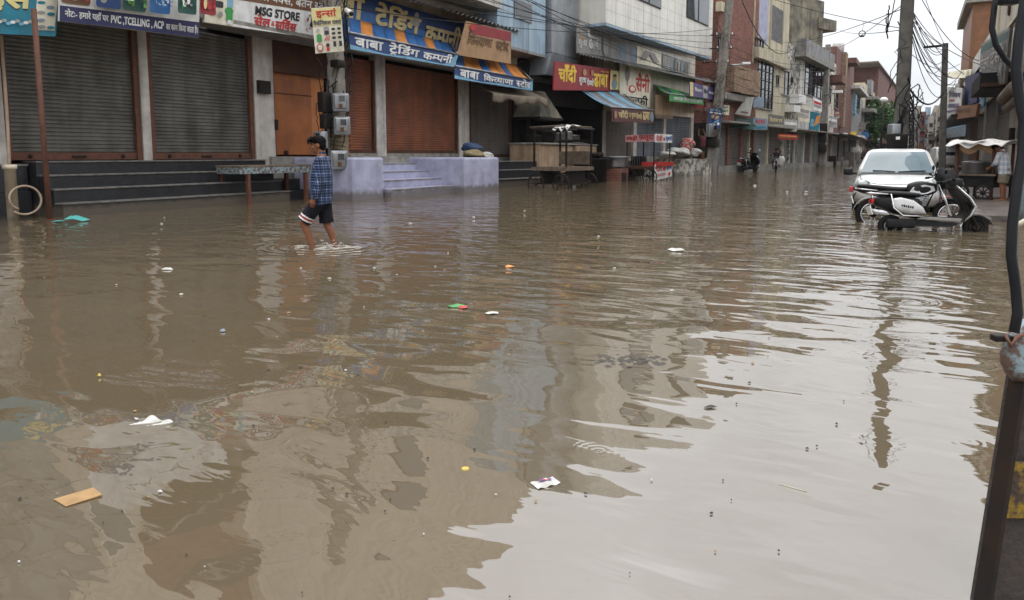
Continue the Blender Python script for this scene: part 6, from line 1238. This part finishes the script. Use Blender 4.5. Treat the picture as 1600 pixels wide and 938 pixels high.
m = MB(); m.box(fp(L_*.45, -.1, 1.535), (.5, .3, .02), 'soot_shade', rz=math.atan2(ax.y, ax.x)); O(m, 'roof_strip', fc)
for u in (.2, L_-.2): spoked_wheel(fc, fp(u, -.03, .2), .2, axis='y')
c = fp(L_*.42, .4, .67); m = MB(); m.lathe(c, [(.3, 0), (.31, .02), (.31, .27), (.33, .28), (.33, .3), (.27, .31), (.1, .33)], 'metal_grey', 24); O(m, 'steel_pot', None, 'large round steel pot standing on the food cart', 'pot')
for k in range(4): c = fp(L_*(.12+.22*k), .9, .67); m = MB(); m.lathe(c, [(.1, 0), (.13, .12), (.12, .26), (.05, .28)], ('soot_shade', 'metal_dark', 's_brown', 's_grey')[k], 12); O(m, 'jar', None, ('sooty jar at the back left of the food cart', 'dark jar behind the steel pot', 'brown jar at the back of the food cart', 'grey jar beside the vendor')[k], 'jar')
for k, (x0, x1) in enumerate(((1536, 1558),)): m = MB(); m.box(PD(1508, 312, D+1.5), (1.6, .5, .16), 'red_paint'); O(m, 'red_step', None, 'dull red step edge on the right pavement under the food cart', 'step')

# ================================================================== PEOPLE
def person(name, label, J, loc, rz, top_mat, low_mat, voxel=.012, scale=1.0, sleeve=1.0, extra=None, hair_len=0):
    """J: joints in metres, x forward, y left, z up; one remeshed skin body, clothes and hair as children"""
    V = lambda k: Vector(J[k])
    root = T(name, label, 'person', (0, 0, 0))
    def fin(mb, nm, vx, smooth=4, paint=None, mats=None):
        o = O(mb, nm, root); x = o.modifiers.new('r', 'REMESH'); x.mode = 'VOXEL'; x.voxel_size = vx; y = o.modifiers.new('s', 'SMOOTH'); y.iterations = smooth; y.factor = .5
        dg = bpy.context.evaluated_depsgraph_get(); me = bpy.data.meshes.new_from_object(o.evaluated_get(dg)); o.modifiers.clear(); old = o.data; o.data = me; bpy.data.meshes.remove(old)
        me.polygons.foreach_set('use_smooth', [True]*len(me.polygons))
        me.materials.clear()
        for q in (mats or [mb.mats[0]]): me.materials.append(MAT[q])
        me.polygons.foreach_set('material_index', [paint(p.center) if paint else 0 for p in me.polygons]); me.update(); return o
    def cap(m, a, b, ra, rb, mt, n=5):
        a, b = Vector(a), Vector(b)
        m.tube([a.lerp(b, i/n) for i in range(n+1)], [ra+(rb-ra)*i/n for i in range(n+1)], mt, 12); m.ball(a, (2*ra,)*3, mt, 12, 8); m.ball(b, (2*rb,)*3, mt, 12, 8)
    hd = V('head'); yaw = J.get('head_yaw', 0); Mh = Matrix.Rotation(yaw, 3, 'Z') @ Matrix.Rotation(J.get('head_tilt', 0), 3, 'Y'); H_ = lambda x, y, z: hd+Mh@Vector((x, y, z))
    m = MB(); sk = 'skin'; E3 = Euler((0, J.get('head_tilt', 0), yaw))
    def hb(x, y, z, d): m.ball(H_(x, y, z), d, sk, 16, 12, E3)
    hb(-.012, 0, .03, (.185, .15, .18)); hb(.03, 0, -.04, (.125, .118, .15)); hb(.045, 0, -.088, (.075, .075, .05)); hb(.097, 0, -.018, (.035, .028, .05)); hb(.107, 0, -.03, (.026, .034, .022)); hb(.085, 0, .035, (.03, .1, .03)); hb(.086, 0, -.062, (.03, .05, .02)); hb(.084, 0, -.076, (.03, .045, .02))
    for s_ in (-1, 1): hb(-.01, s_*.08, -.01, (.05, .025, .065)); hb(.06, s_*.042, -.025, (.05, .05, .05))
    cap(m, H_(-.02, 0, -.08), V('neck'), .052, .058, sk); cap(m, V('neck'), V('chest'), .07, .12, sk); cap(m, V('chest'), V('hip'), .115, .11, sk)
    for s_ in ('L', 'R'):
        cap(m, V('sh'+s_), V('el'+s_), .046, .037, sk); cap(m, V('el'+s_), V('wr'+s_), .036, .025, sk); cap(m, V('neck'), V('sh'+s_), .06, .05, sk)
        wr_, el = V('wr'+s_), V('el'+s_); d = (V('hd'+s_)-wr_).normalized() if 'hd'+s_ in J else (wr_-el).normalized(); side = Vector((0, 1, 0)) if abs(d.y) < .8 else Vector((1, 0, 0)); fw = d.cross(side).normalized(); fw = fw if fw.x > 0 else -fw; lat = fw
        pm = wr_+d*.045; m.ball(pm, (.05, .05, .05), sk, 10, 8); cap(m, wr_, wr_+d*.075, .024, .03, sk, 3)
        thick = d.cross(lat).normalized()
        for k in range(4):
            ln = (.058, .07, .066, .05)[k]; b0 = wr_+d*.078+lat*(.027-.018*k); b1 = b0+d*ln*.55+thick*.006; b2 = b1+d*ln*.45-lat*.004+thick*.016
            m.tube([b0-d*.02, b1, b2], [.0095, .0085, .007], sk, 8)
        t0 = wr_+d*.03+lat*.026; m.tube([t0-lat*.01, t0+lat*.02+d*.025, t0+lat*.022+d*.055], [.012, .0105, .008], sk, 8)
        cap(m, V('hip')+Vector((0, (.07 if s_ == 'L' else -.07), -.02)), V('kn'+s_), .082, .052, sk); kn, an = V('kn'+s_), V('an'+s_); cf = kn.lerp(an, .3)-Vector((.015, 0, 0)); cap(m, kn, cf, .05, .051, sk); cap(m, cf, an, .05, .032, sk); ft = an+Vector((.15, 0, -.06)); cap(m, an+Vector((-.03, 0, -.05)), ft, .032, .028, sk)
    eyes = [H_(.083, s_*.036, .004) for s_ in (-1, 1)]; mouth = H_(.1, 0, -.068); brows = [H_(.09, s_*.036, .028) for s_ in (-1, 1)]
    def pn(c):
        c = c-ROOTLOC[root]
        if min((c-e).length for e in eyes) < .0125: return 1
        if abs((c-mouth).z) < .011 and (c-mouth).length < .03: return 2
        for e in brows:
            q = c-e
            if abs(q.z) < .006 and q.length < .024: return 1
        return 0
    fin(m, 'body', voxel*.62, 2, pn, ['skin', 'eye', 'lip'])
    # hair
    m = MB(); m.ball(H_(-.022, 0, .05), (.2, .168, .17), 'hair', 18, 12, E3); m.ball(H_(-.06, 0, -.0), (.11, .15, .16), 'hair', 14, 10, E3); rn_ = random.Random(2)
    for k in range(26): a = rn_.uniform(-1.9, 1.9); q = H_(.02+.055*math.cos(a), .07*math.sin(a), .085+rn_.uniform(-.02, .03)); m.tube([q, q+Mh@Vector((.035*math.cos(a)+.01, .02*math.sin(a), -.012)), q+Mh@Vector((.05*math.cos(a), .025*math.sin(a), -.045+rn_.uniform(-.012, .01)))], [.022, .016, .006], 'hair', 6)
    fin(m, 'hair', .008, 1)
    # shirt
    m = MB(); ch, hp, nk = V('chest'), V('hip'), V('neck'); hem = V('hem'); rings = []
    for f, ex, ey in ((0, .065, .075), (.07, .085, .13), (.16, .108, .178), (.34, .125, .185), (.55, .128, .178), (.78, .128, .178), (1, .135, .185)):
        c = nk.lerp(hem, f) if f > .16 else nk.lerp(hem, f); bow = .015*math.sin(math.pi*f)
        rings.append([c+Vector((ex*math.cos(q)+bow*math.cos(q)+.006*math.sin(5*q+9*f), ey*math.sin(q), .012*math.sin(3*q)*(f > .9))) for q in [2*math.pi*k/24 for k in range(24)]])
    m.loft(rings, top_mat)
    for s_ in ('L', 'R'):
        e = V('el'+s_).lerp(V('wr'+s_), (sleeve-1)) if sleeve > 1 else V('sh'+s_).lerp(V('el'+s_), sleeve)
        cap(m, V('sh'+s_)-Vector((0, 0, .01)), V('el'+s_) if sleeve > 1 else e, .07, .06, top_mat)
        if sleeve > 1: cap(m, V('el'+s_), e, .058, .05, top_mat)
        cap(m, nk+Vector((0, 0, -.05)), V('sh'+s_), .07, .068, top_mat)
    if sleeve < 3: cap(m, nk+Vector((-.01, 0, -.03)), nk+Vector((.0, 0, .02)), .07, .064, top_mat)
    sh_ = fin(m, 'shirt', voxel*.8, 2)
    # shorts
    m = MB(); hb_ = V('hip')+Vector((0, 0, .08)); rings = [[c+Vector((ex*math.cos(q), ey*math.sin(q), 0)) for q in [2*math.pi*k/20 for k in range(20)]] for c, ex, ey in ((hb_, .115, .155), (V('hip'), .122, .165), (V('hip')-Vector((0, 0, .07)), .11, .155))]; m.loft(rings, low_mat)
    for s_ in ('L', 'R'):
        a = V('hip')+Vector((0, (.075 if s_ == 'L' else -.075), -.03)); k_ = V('kn'+s_); q = a.lerp(k_, J.get('short', .93)); m.tube([a.lerp(q, i/5) for i in range(6)], [.105, .103, .1, .097, .096, .1], low_mat, 16)
    so = fin(m, 'shorts', voxel*.8, 3, J.get('stripe'), [low_mat, 's_white', 's_darkred'] if J.get('stripe') else None)
    root.location = loc; root.rotation_euler = (0, 0, rz); root.scale = (scale,)*3; return root
boyD = (PZ(506, 385)-C0).dot(FW)
bl = PZ(506, 386); face = math.atan2(-RT.y, -RT.x)
def stripe(c):
    if c.y < .0: return 0
    d = Vector((c.x-.19, 0, c.z-.40)); ax_ = Vector((.53, 0, -.85)); t = d.dot(ax_)
    if c.x < .1: return 0
    return 1 if (-.035 < t < -.018 or .012 < t < .03) else 2 if -.018 <= t <= .012 else 0
JB = dict(head=(.045, .0, 1.375), head_yaw=.12, head_tilt=.1, neck=(-.005, 0, 1.225), chest=(-.012, 0, 1.02), hip=(.005, 0, .68), hem=(.01, 0, .585),
          shL=(-.02, .165, 1.165), elL=(-.05, .215, .9), wrL=(.05, .215, .68), hdL=(.085, .2, .58), shR=(-.02, -.165, 1.165), elR=(-.0, -.22, .9), wrR=(.1, -.2, .7), hdR=(.16, -.19, .62),
          knL=(.25, .085, .34), anL=(.11, .09, -.06), knR=(-.03, -.08, .30), anR=(-.15, -.08, -.06), short=.93, stripe=stripe)
person('person', 'barefoot youth in blue checked shirt and dark shorts wading to the left', JB, (bl.x, bl.y, 0), face, 'plaid_blue', 'dark_shorts', .012, boyD/ (1110*.00186/4.69*1.0)*(1/1.0)*(1.0/1.0) if False else 1.0, 1.9)
# vendor by the food cart, seen from behind, stooping
vp = PD(1565, 311, 17.6)
JV = dict(head=(.16, .0, 1.33), head_yaw=.5, head_tilt=.5, neck=(.06, 0, 1.22), chest=(.02, 0, 1.02), hip=(-.03, 0, .74), hem=(-.03, 0, .66), shL=(.05, .17, 1.16), elL=(.12, .2, .93), wrL=(.28, .12, .82), shR=(.05, -.17, 1.16), elR=(.1, -.22, .92), wrR=(.28, -.15, .85),
          knL=(.0, .08, .42), anL=(-.04, .09, .07), knR=(.02, -.08, .42), anR=(-.02, -.09, .07), short=.9)
person('person', 'man in pale printed shirt and khaki shorts bending beside the food cart', JV, (vp.x, vp.y, .12), R(152), 'shirt_print', 'khaki', .015, .98, 1.3)
# man reaching up at the open shop
mp_ = PD(1098, 236, 44.5)
JR = dict(head=(.02, 0, 1.47), neck=(0, 0, 1.33), chest=(0, 0, 1.12), hip=(0, 0, .85), hem=(0, 0, .74), shL=(0, .17, 1.27), elL=(.1, .3, 1.5), wrL=(.16, .22, 1.75), shR=(0, -.17, 1.27), elR=(.1, -.26, 1.5), wrR=(.18, -.2, 1.76), knL=(.02, .08, .45), anL=(0, .09, .05), knR=(.02, -.08, .45), anR=(0, -.09, .05), short=1.0)
person('person', 'man in maroon shirt reaching up with both arms at the open shop', JR, (mp_.x, mp_.y, 1.0), R(150), 'maroon_cloth', 'black_cloth', .022, 1.0, .4)
rp = PD(1213, 262, 53.6)
JM = dict(head=(.05, 0, 1.42), neck=(.0, 0, 1.3), chest=(0, 0, 1.12), hip=(-.08, 0, .82), hem=(-.06, 0, .78), shL=(.02, .18, 1.23), elL=(.2, .25, 1.05), wrL=(.42, .28, 1.02), shR=(.02, -.18, 1.23), elR=(.2, -.25, 1.05), wrR=(.42, -.28, 1.02), knL=(.3, .2, .65), anL=(.15, .2, .3), knR=(.3, -.2, .65), anR=(.15, -.2, .3), short=1.05)
person('person', 'rider in black on the far motorcycle', JM, (m2.location.x+.38*math.cos(R(-80)), m2.location.y+.38*math.sin(R(-80)), -.05), R(-80), 'black_cloth', 'black_cloth', .022, 1.15, .4)
m = MB(); q = PD(1221, 252, 53); m.ball(q, (.5, .6, .9), 'litter_white', 14, 10, None, .2, 5); O(m, 'white_bag', None, 'white bag hanging from the far motorcycle', 'bag')

# ================================================================== near post, bracket and cable at the right edge
base = PZ(1500, 1060); d2 = 2.05
a = PD(1519, 945, 2.0); b = PD(1577, 585, 2.06); up_ = (b-a).normalized(); rt2 = RT; far_ = Vector((FW.x, FW.y, 0)).normalized()
lo = a-up_*1.2; hi = b+up_*.1
gp = T('gate_post', 'rusty brown steel channel post leaning at the right edge, close by', 'post', tuple(lo))
m = MB(); m.hexa([lo, lo+rt2*.24, lo+rt2*.24+far_*.012, lo+far_*.012, hi, hi+rt2*.24, hi+rt2*.24+far_*.012, hi+far_*.012], 'post_rust'); m.hexa([lo-far_*.06, lo+rt2*.012-far_*.06, lo+rt2*.012-far_*.001, lo-far_*.001, hi-far_*.06, hi+rt2*.012-far_*.06, hi+rt2*.012-far_*.001, hi-far_*.001], 'metal_dark'); O(m, 'channel', gp)
m = MB(); c = PD(1590, 760, 2.03); m.box(c-far_*.02, (.02, .1, .16), 'mud_paint', rz=YAW+1.57); O(m, 'paint_patch', gp)
m = MB(); c = PD(1592, 545, 2.02); m.loft([[PD(x, y, 2.02)+far_*(.03*math.sin(q)) for q in (0, 1.57, 3.14, 4.71)] if False else [PD(x+w_*math.cos(q), y+w_*.55*math.sin(q)*.6, 2.02)+far_*.03*math.sin(q) for q in [2*math.pi*k/14 for k in range(14)]] for x, y, w_ in ((1606, 500, 6), (1598, 512, 10), (1588, 528, 15), (1584, 548, 19), (1586, 566, 21), (1592, 582, 19), (1598, 596, 12))], 'blue_paint_old'); c3 = PD(1565, 528, 2.0); m.bbox(c3, (.05, .03, .018), 'metal_dark', .004, rz=YAW); br = O(m, 'hinge_bracket', gp)
m = MB(); m.tube([PD(1570, 524, 1.99), PD(1580, 540, 1.97), PD(1590, 527, 1.98), PD(1604, 520, 2.0)], .006, 'rust', 6); O(m, 'binding_wire', br)
# pale upright post behind the cable
m = MB(); a, b = PD(1606, 345, 2.35), PD(1612, 178, 2.35); m.tube([a, b], .035, 'blue_paint_old', 12); O(m, 'pipe_post', None, 'thin pale blue painted pipe at the far right edge', 'post')
m = MB(); pts = [(1615, -60), (1602, 0), (1592, 60), (1588, 110), (1592, 150), (1600, 190), (1598, 240), (1590, 290), (1582, 350), (1580, 400), (1587, 450), (1590, 490), (1584, 520)]
m.tube([PD(x, y, 1.9) for x, y in pts], [.013]*13, 'cable_black', 12); O(m, 'thick_cable', None, 'thick black cable running down the right edge', 'cable')
m = MB(); pts = [(1562, -30), (1554, 10), (1550, 45), (1556, 70), (1570, 92), (1585, 108), (1600, 118), (1625, 125)]
m.tube([PD(x, y, 2.1) for x, y in pts], .0085, 'cable_black', 10); O(m, 'looped_cable', None, 'looped black cable hanging at the top right corner', 'cable')
m = MB(); m.bbox(PD(1577, 0, 2.05), (.05, .04, .03), 'cable_black', .01, rz=YAW); O(m, 'cable_clamp', None, 'black clamp on the cables at the top right', 'clamp')
m = MB(); m.tube([PD(1585, 355, 2.0), PD(1600, 346, 2.0), PD(1620, 342, 2.02)], .008, 'tarp_cream', 6); O(m, 'rope_tie', None, 'pale rope tied round the thick cable', 'rope')

m = MB(); m.box((0, 235, 22), (260, 560, 47), 'haze'); o = O(m, 'haze', kind='stuff')
# ================================================================== overhead wires
def wire(a, b, sag, rad=.012, n=14, label='thin black overhead wire strung along the street', group='overhead wires'):
    m = MB(); a, b = Vector(a), Vector(b); m.tube([a.lerp(b, i/n)-Vector((0, 0, sag*4*(i/n)*(1-i/n))) for i in range(n+1)], rad, 'wire', 5); O(m, 'overhead_wire', None, label, 'wire', group)
top = Vector((pf.x-.1, pf.y-.2, 0)); rn = random.Random(31)
for k in range(9):
    z = 5.4+k*.42; a = top+Vector((rn.uniform(-.3, .3), 0, z)); b = PD(1119+rn.uniform(-3, 3), 45+k*11, dz2-.3); wire(a, b, rn.uniform(.3, .9), .014)
for k in range(5):
    a = top+Vector((rn.uniform(-.3, .3), 0, 5.6+k*.7)); wire(a, a+Vector((-.6, -14, rn.uniform(-.2, .6))), .6, .014)
for k in range(8):
    a = PD(1118+rn.uniform(-3, 3), 50+k*11, dz2-.3); b = PD(1290, 85+k*9, d3-.4); wire(a, b, rn.uniform(.3, 1.2), .018)
for k in range(4): wire(PD(1290, 95+k*10, d3-.4), PD(1385, 200+k*2, 150), .8, .03)
PXs = [((1130, 25), 50, (1560, -60), 8, .5), ((1240, -20), 40, (1400, 45), 20, .2), ((1195, 215), 45, (1375, 40), 20, .2)]
wire(PD(1155, -10, 40), PD(1240, 75, 60), 1.6, .035, label='thick sagging cable looping in front of the brick house', group=None)
wire(PD(1415, 12, 20), PD(1225, 66, 58), .3, .014); wire(PD(1414, 46, 20), PD(1300, 40, 75), .4, .014); wire(PD(1412, 45, 20), PD(1180, -10, 30), .1, .012); wire(PD(1410, 8, 20), PD(1290, 75, 78), .5, .014)
for k, (x, y, x2, y2) in enumerate(((1424, 15, 1476, 72), (1424, 22, 1476, 78), (1425, 30, 1472, 84), (1424, 40, 1474, 95), (1424, 50, 1470, 105), (1423, 5, 1480, 70))): wire(PD(x, y, D4), PD(x2, y2, d5), .15+.12*k, .012)
for k in range(7): a = PD(1424, 20+6*k, D4); b = PD(1500+rn.uniform(-18, 12), 118+rn.uniform(-8, 10), 26); wire(a, b, .2+.15*k, .011)
wire(PD(1430, -20, D4), PD(1530, 95, 26), .4, .012); wire(PD(1436, -30, D4), PD(1477, 72, d5), .1, .01); wire(PD(1424, 30, D4), PD(1560, 110, 14), .2, .009)
wire(PD(1422, 140, D4), PD(1473, 145, d5), .45, .03, label='thick drooping cable between the big pole and the slim pole', group=None); wire(PD(1422, 170, D4), PD(1462, 215, 60), .5, .02)
wire(PD(1424, 85, D4), PD(1500, 100, 28), .3, .01)
m = MB(); c = PD(1347, 53, 30); m.torus(c, .12, .02, 'wire', 'y', 16, 5); m.box(c-Vector((0, 0, .1)), (.16, .06, .07), 'wire'); m.tube([c+Vector((0, 0, .12)), c+Vector((.05, 0, .5))], .01, 'wire', 4); O(m, 'cable_coil', None, 'small loop of coiled cable hanging from a wire in the sky', 'cable coil')

# ================================================================== litter afloat on the flood
def scrap(x, y, sx_, sy_, mt, label=None, seed=0, name='litter_scrap', h=.02, group=None, cat='litter'):
    p = PZ(x, y); rn = random.Random(seed+int(x*7+y)); m = MB(); n = 9; c = Vector((p.x, p.y, .004)); rs = [rn.uniform(.65, 1.15) for _ in range(n)]; an = rn.uniform(0, 6.28)
    def P(r_, k, z): q = 2*math.pi*k/n; v = RT*(sx_*r_*math.cos(q))+Vector((-RT.y, RT.x, 0))*(sy_*r_*math.sin(q)); return c+v+Vector((0, 0, z))
    vs = [P(rs[k], k, rn.uniform(.0, h*.5)) for k in range(n)]+[P(rs[k]*.5, k, rn.uniform(.2, 1)*h+.004) for k in range(n)]+[c+Vector((0, 0, h*.7+.004))]
    m.add(vs, [(k, (k+1) % n, n+(k+1) % n, n+k) for k in range(n)]+[(n+k, n+(k+1) % n, 2*n) for k in range(n)], mt, True); return O(m, name, None, label, cat, group)
p = PZ(236, 660); m = MB(); 
m.grid(lambda u, v: Vector((p.x, p.y, .0))+RT*(.13*(2*u-1)*(1-.5*v)+.03*math.sin(5*v))+Vector((-RT.y, RT.x, 0))*(-.12*v+.06*(1-u))+Vector((0, 0, -.016+.03*abs(math.sin(3.1*u+1.5*v))*(1-v)+.010*math.sin(17*u+9*v))), 18, 10, 'litter_white'); O(m, 'plastic_bag', None, 'white plastic bag half sunk in the near water', 'bag')
a, b, c, d = PZ(84, 782), PZ(146, 764), PZ(160, 776), PZ(103, 793); m = MB(); m.hexa([a+Vector((0, 0, .002)), b+Vector((0, 0, .002)), c+Vector((0, 0, .002)), d+Vector((0, 0, .002)), a+Vector((0, 0, .005)), b+Vector((0, 0, .006)), c+Vector((0, 0, .008)), d+Vector((0, 0, .004))], 'litter_brown'); O(m, 'cardboard_piece', None, 'rectangular piece of brown cardboard floating in the near water', 'cardboard')
p = PZ(852, 756); m = MB(); 
pk = MB(); pk.grid(lambda u, v: Vector((p.x, p.y, .003))+(RT*math.cos(.5)+Vector((-RT.y, RT.x, 0))*math.sin(.5))*(.05*(2*u-1))+(-RT*math.sin(.5)+Vector((-RT.y, RT.x, 0))*math.cos(.5))*(.03*(2*v-1))+Vector((0, 0, .014*math.sin(math.pi*u)*math.sin(math.pi*v)+.003*math.sin(14*u))), 10, 8, 'litter_white')
pk.add([Vector((p.x, p.y, .0175))+RT*x+Vector((-RT.y, RT.x, 0))*y for x, y in ((-.028, -.016), (.02, -.008), (.025, .010), (-.022, .004))], [(0, 1, 2, 3)], 's_purple'); pk.add([Vector((p.x, p.y, .0185))+RT*x+Vector((-RT.y, RT.x, 0))*y for x, y in ((-.012, -.012), (.012, -.004), (.012, .004), (-.01, .0))], [(0, 1, 2, 3)], 's_red'); O(pk, 'snack_packet', None, 'shiny white and purple snack packet afloat in the near water', 'packet')
p = PZ(727, 733); m = MB(); m.lathe((p.x, p.y, -.003), [(.015, 0), (.0165, .003), (.015, .007), (.009, .008)], 'litter_yellow', 16); O(m, 'bottle_cap', None, 'round yellow cap afloat in the near water', 'cap')
scrap(120, 346, .24, .2, 'litter_turq', 'turquoise plastic bag floating by the rusty post', 1, 'plastic_bag', .12, None, 'bag'); scrap(90, 347, .12, .1, 'litter_turq', 'smaller turquoise scrap beside the turquoise bag', 3, 'litter_scrap', .03)
scrap(1057, 392, .12, .08, 'litter_white', 'flat white sheet afloat in mid street', 4, 'paper_sheet', .03, None, 'sheet'); scrap(714, 480, .075, .045, 's_green', 'green and red wrapper afloat in mid street', 5, 'wrapper', .02, None, 'wrapper'); scrap(724, 482, .05, .04, 's_red', 'red bit beside the green wrapper', 6); scrap(796, 418, .06, .05, 's_orange', 'small orange scrap afloat in mid street', 7); scrap(348, 519, .02, .014, 's_fadeb', 'tiny blue scrap in the left water', 8); scrap(770, 491, .06, .04, 'litter_white', 'white scrap right of the green wrapper', 9); scrap(155, 590, .012, .009, 'litter_yellow', 'tiny yellow bit in the left water', 10)
scrap(262, 422, .08, .03, 'litter_white', 'long white scrap in the left water', 12); scrap(1110, 638, .035, .014, 'litter_dark', 'dark leaf afloat on the bright water', 13, 'leaf_scrap', .008)
p, q = PZ(1218, 757), PZ(1260, 769); m = MB(); m.tube([p+Vector((0, 0, .001)), q+Vector((0, 0, .001))], .0018, 'tarp_cream', 6); O(m, 'straw', None, 'thin pale yellow straw afloat on the bright water', 'straw')
m = MB(); p = PZ(985, 565); rn = random.Random(8)
for k in range(60):
    a = rn.uniform(0, 6.28); r_ = rn.random()**.6; q = Vector((p.x, p.y, .003))+RT*.22*r_*math.cos(a)+Vector((-RT.y, RT.x, 0))*.16*r_*math.sin(a); s_ = rn.uniform(.006, .022); m.add([q+RT*s_*1.6, q+Vector((-RT.y, RT.x, .3))*s_, q-RT*s_*1.4, q-Vector((-RT.y, RT.x, 0))*s_*.6], [(0, 1, 2, 3)], 'litter_dark')
O(m, 'floating_debris', None, 'patch of dark muddy debris surfacing in mid street', 'debris', kind='stuff')
wl = [(208, 320), (257, 340), (283, 461), (182, 446), (569, 481), (585, 420), (515, 436), (620, 430), (680, 417), (252, 350), (424, 315), (470, 420), (775, 775), (662, 837), (320, 888), (250, 770), (30, 880), (420, 500), (700, 395), (935, 370), (640, 350), (872, 300), (897, 292), (1050, 455), (960, 420), (1230, 300), (1260, 300), (1180, 290), (1460, 385), (1110, 287), (1330, 262), (1300, 265), (1075, 281), (540, 580), (1018, 752), (820, 330), (1400, 420), (740, 340)]
for k, (x, y) in enumerate(wl): p = PZ(x, y); dd = (p-C0).length; s_ = min(.08, .0027*dd*random.Random(k).uniform(.3, 1.3)); scrap(x, y, s_, s_*.7, 'litter_white', 'small white scrap of litter floating on the brown water', k, 'litter_scrap', s_*.3, 'white litter scraps')
rn = random.Random(99)
for k in range(60):
    x, y = rn.uniform(20, 1480), 938-560*rn.random()**.8; p = PZ(x, y); dd = (p-C0).length; s_ = .0018*dd*rn.uniform(.5, 1.5); scrap(x, y, s_, s_*.8, 'litter_dark' if rn.random() < .7 else 'litter_brown', 'tiny dark speck of dirt floating on the water', k+200, 'dirt_speck', s_*.4, 'dirt specks')
# splash round the wading youth
m = MB(); rn = random.Random(14); c = Vector((bl.x, bl.y, 0)); RY = Vector((-RT.y, RT.x, 0))
for k in range(170):
    f = rn.random(); a = rn.uniform(0, 6.28); rr = rn.random()**.7; ctr = c+RT*rn.choice((-.02, .1, .14, -.12)); q = ctr+RT*rr*.42*math.cos(a)+RY*rr*.16*math.sin(a); hgt = (1-rr)**2*rn.uniform(0, .1); s_ = rn.uniform(.004, .015)*(1.3-rr)
    m.ball(q+Vector((0, 0, .003+hgt)), (s_*rn.uniform(1.2, 3.6), s_*rn.uniform(1, 2.2), s_*rn.uniform(.5, 1.3)), 'foam', 6, 4, (0, 0, YAW))
for k in range(16):
    a = rn.uniform(-3.14, 3.14); rr = rn.uniform(.15, .55); q0 = c+RT*(rr*math.cos(a)+.06)+RY*rr*.45*math.sin(a); ln = rn.uniform(.04, .14)
    m.tube([q0-RT*ln, q0+RY*rn.uniform(-.02, .02)+Vector((0, 0, .004)), q0+RT*ln], [.002, rn.uniform(.005, .011), .002], 'foam', 5)
O(m, 'water_splash', None, 'white splash and foam round the feet of the wading youth', 'splash', kind='stuff')
